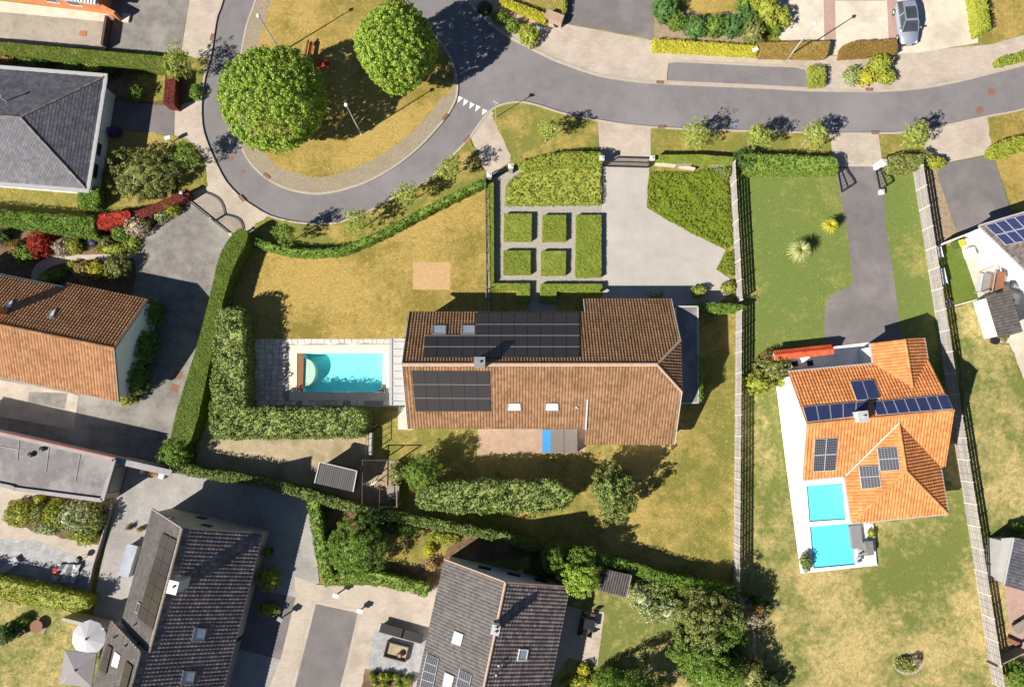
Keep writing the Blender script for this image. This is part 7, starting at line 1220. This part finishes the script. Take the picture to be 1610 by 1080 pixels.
for k, p in enumerate(pts): m = MB(); m.box((p.x, p.y, 0), (.26, .2, .12), k, taper=.8); m.build('stone', 'kerb', t)
for k, (x, y, h_) in enumerate(((1250, 572, .75), (1274, 571, .7))): boxes('patio_chair', 'dark chair in the shade of the villa entrance', 'chair', [('seat', 'dark_metal', x, y, .4, .6, .55, .06, 10), ('backrest', 'dark_metal', x, y - 4, .45, .6, .07, .4, 10), ('leg', 'dark_metal', x - 3, y + 2, 0, .05, .05, .4, 10), ('leg', 'dark_metal', x + 3, y + 2, 0, .05, .05, .4, 10)], 'chairs at the villa entrance')
# neighbour's terrace
c = P(1545, 447); t = thing('swing_sofa', 'swing sofa with brown cushions and a metal frame on the cream terrace', 'swing seat', (c.x, c.y, 0)); rz = R(-14); co, si = math.cos(rz), math.sin(rz); L_ = lambda x, y, z: V3(c.x + x * co - y * si, c.y + x * si + y * co, z)
for s in (-1, 1):
    for e in (-.75, .75): m = MB(); m.bar(L_(e, s * 1.1, 0), L_(0, s * 1.1, 1.7), .06); m.build('frame_leg', 'gutter', t)
m = MB(); m.bar(L_(0, -1.1, 1.7), L_(0, 1.1, 1.7), .07); m.build('top_bar', 'gutter', t)
for nm, x, z, sx, sz, mt in (('seat', .05, .45, .65, .12, 'fabric_taupe'), ('backrest', .45, .55, .16, .6, 'wood')): m = MB(); p = L_(x, 0, z); m.box(p, (sx, 2.0, sz), rz); m.build(nm, mt, t)
m = MB(); p = L_(.62, 0, 1.65); m.box(p, (.75, 2.2, .06), rz); m.build('canopy', 'wood', t); m = MB(); p = L_(-.55, 0, .3); m.box(p, (.5, 1.9, .1), rz); m.build('footrest', 'fabric_grey', t)
for x, y, sx, sy, sz, rz_, lab in ((1526, 379, .9, .6, .9, 15, 'white box on the terrace next to the green bin'), (1528, 397, .8, .9, .8, 12, 'white box below the first white box'), (1547, 400, .5, 2.6, .35, -16, 'long white bench along the solar house'), (1585, 425, .8, 2.4, .45, -16, 'white sofa bench in the middle of the cream terrace'), (1601, 446, .8, 1.0, .5, -14, 'white table on the green rug'), (1598, 471, .6, 1.0, .4, -14, 'white stool on the green rug edge'), (1590, 478, .5, 1.1, .4, -14, 'white crate between stool and tiled shed')):
    boxes('terrace_box', lab, 'furniture', [('body', 'white_wall', x, y, 0, sx, sy, sz, rz_), ('lid', 'white_metal', x, y - .5, sz, sx + .04, sy + .04, .04, rz_)])
m = MB(); q = PP([(1584, 446), (1618, 438), (1626, 476), (1594, 482)]); m.prism(q, .03, .045); m.build('outdoor_rug', 'steel_grey', label='dark green-grey rug on the cream terrace', cat='rug')
boxes('wheelie_bin', 'green bin with a yellow lid on the artificial turf edge', 'bin', [('body', 'f_dark', 1509, 383, 0, .6, .7, .9, 15), ('lid', 'f_yellow', 1513, 382, .9, .6, .7, .06, 15)])
m = MB(); c = P(1566, 535, .5); m.tube([(c.x, c.y, 0), (c.x, c.y, .5)], [.35, .42], 14); m.build('plant_pot', 'dark_metal', label='dark round pot at the tiled shed corner', cat='pot')
c = P(1576, 532, .4); quadmesh('shrub', blob(V3(c.x, c.y, .45), .4, .4, .4, 'olive')[0], None, 'f_olive', None, (c.x, c.y, 0), label='small olive plant beside the dark pot', cat='shrub')
for x, y in ((1478, 396), (1484, 434)): boxes('crate_shelf', 'white slatted shelf leaning against the long fence', 'shelf', [('body', 'white_metal', x, y, 0, .5, 1.6 if y > 400 else 1.1, 1.0, 9)], 'shelves at the long fence')
m = MB(); c = P(1490, 477); m.tube([(c.x, c.y, 0), (c.x, c.y, .3)], [.3, .4], 12); m.build('plant_pot', 'fabric_taupe', label='pinkish grey tub at the foot of the long fence', cat='pot')
m = MB(); c = P(1560, 904); m.tube([(c.x, c.y, 0), (c.x, c.y, 1.0)], .3, 12); m.build('water_barrel', 'white_metal', label='white barrel between the long fence and grey shed', cat='barrel')
boxes('log_table', 'weathered timber table in the pink-paved yard', 'table', [('top', 'wood_grey', 1606, 985, .6, 1.6, .9, .08, 30), ('leg', 'wood_dark', 1600, 988, 0, .1, .8, .6, 30), ('leg', 'wood_dark', 1611, 980, 0, .1, .8, .6, 30)])
boxes('timber_bench', 'brown timber bench in the pink-paved yard', 'bench', [('seat', 'wood', 1595, 1010, .4, 1.5, .4, .06, -25), ('leg', 'wood_dark', 1590, 1009, 0, .1, .35, .4, -25), ('leg', 'wood_dark', 1600, 1013, 0, .1, .35, .4, -25)])
boxes('plank_screen', 'grey plank screen joining the long fence', 'screen', [('plank', 'wood_grey', 1592, 1036, 0, 3.4, .1, 1.6, 25)])
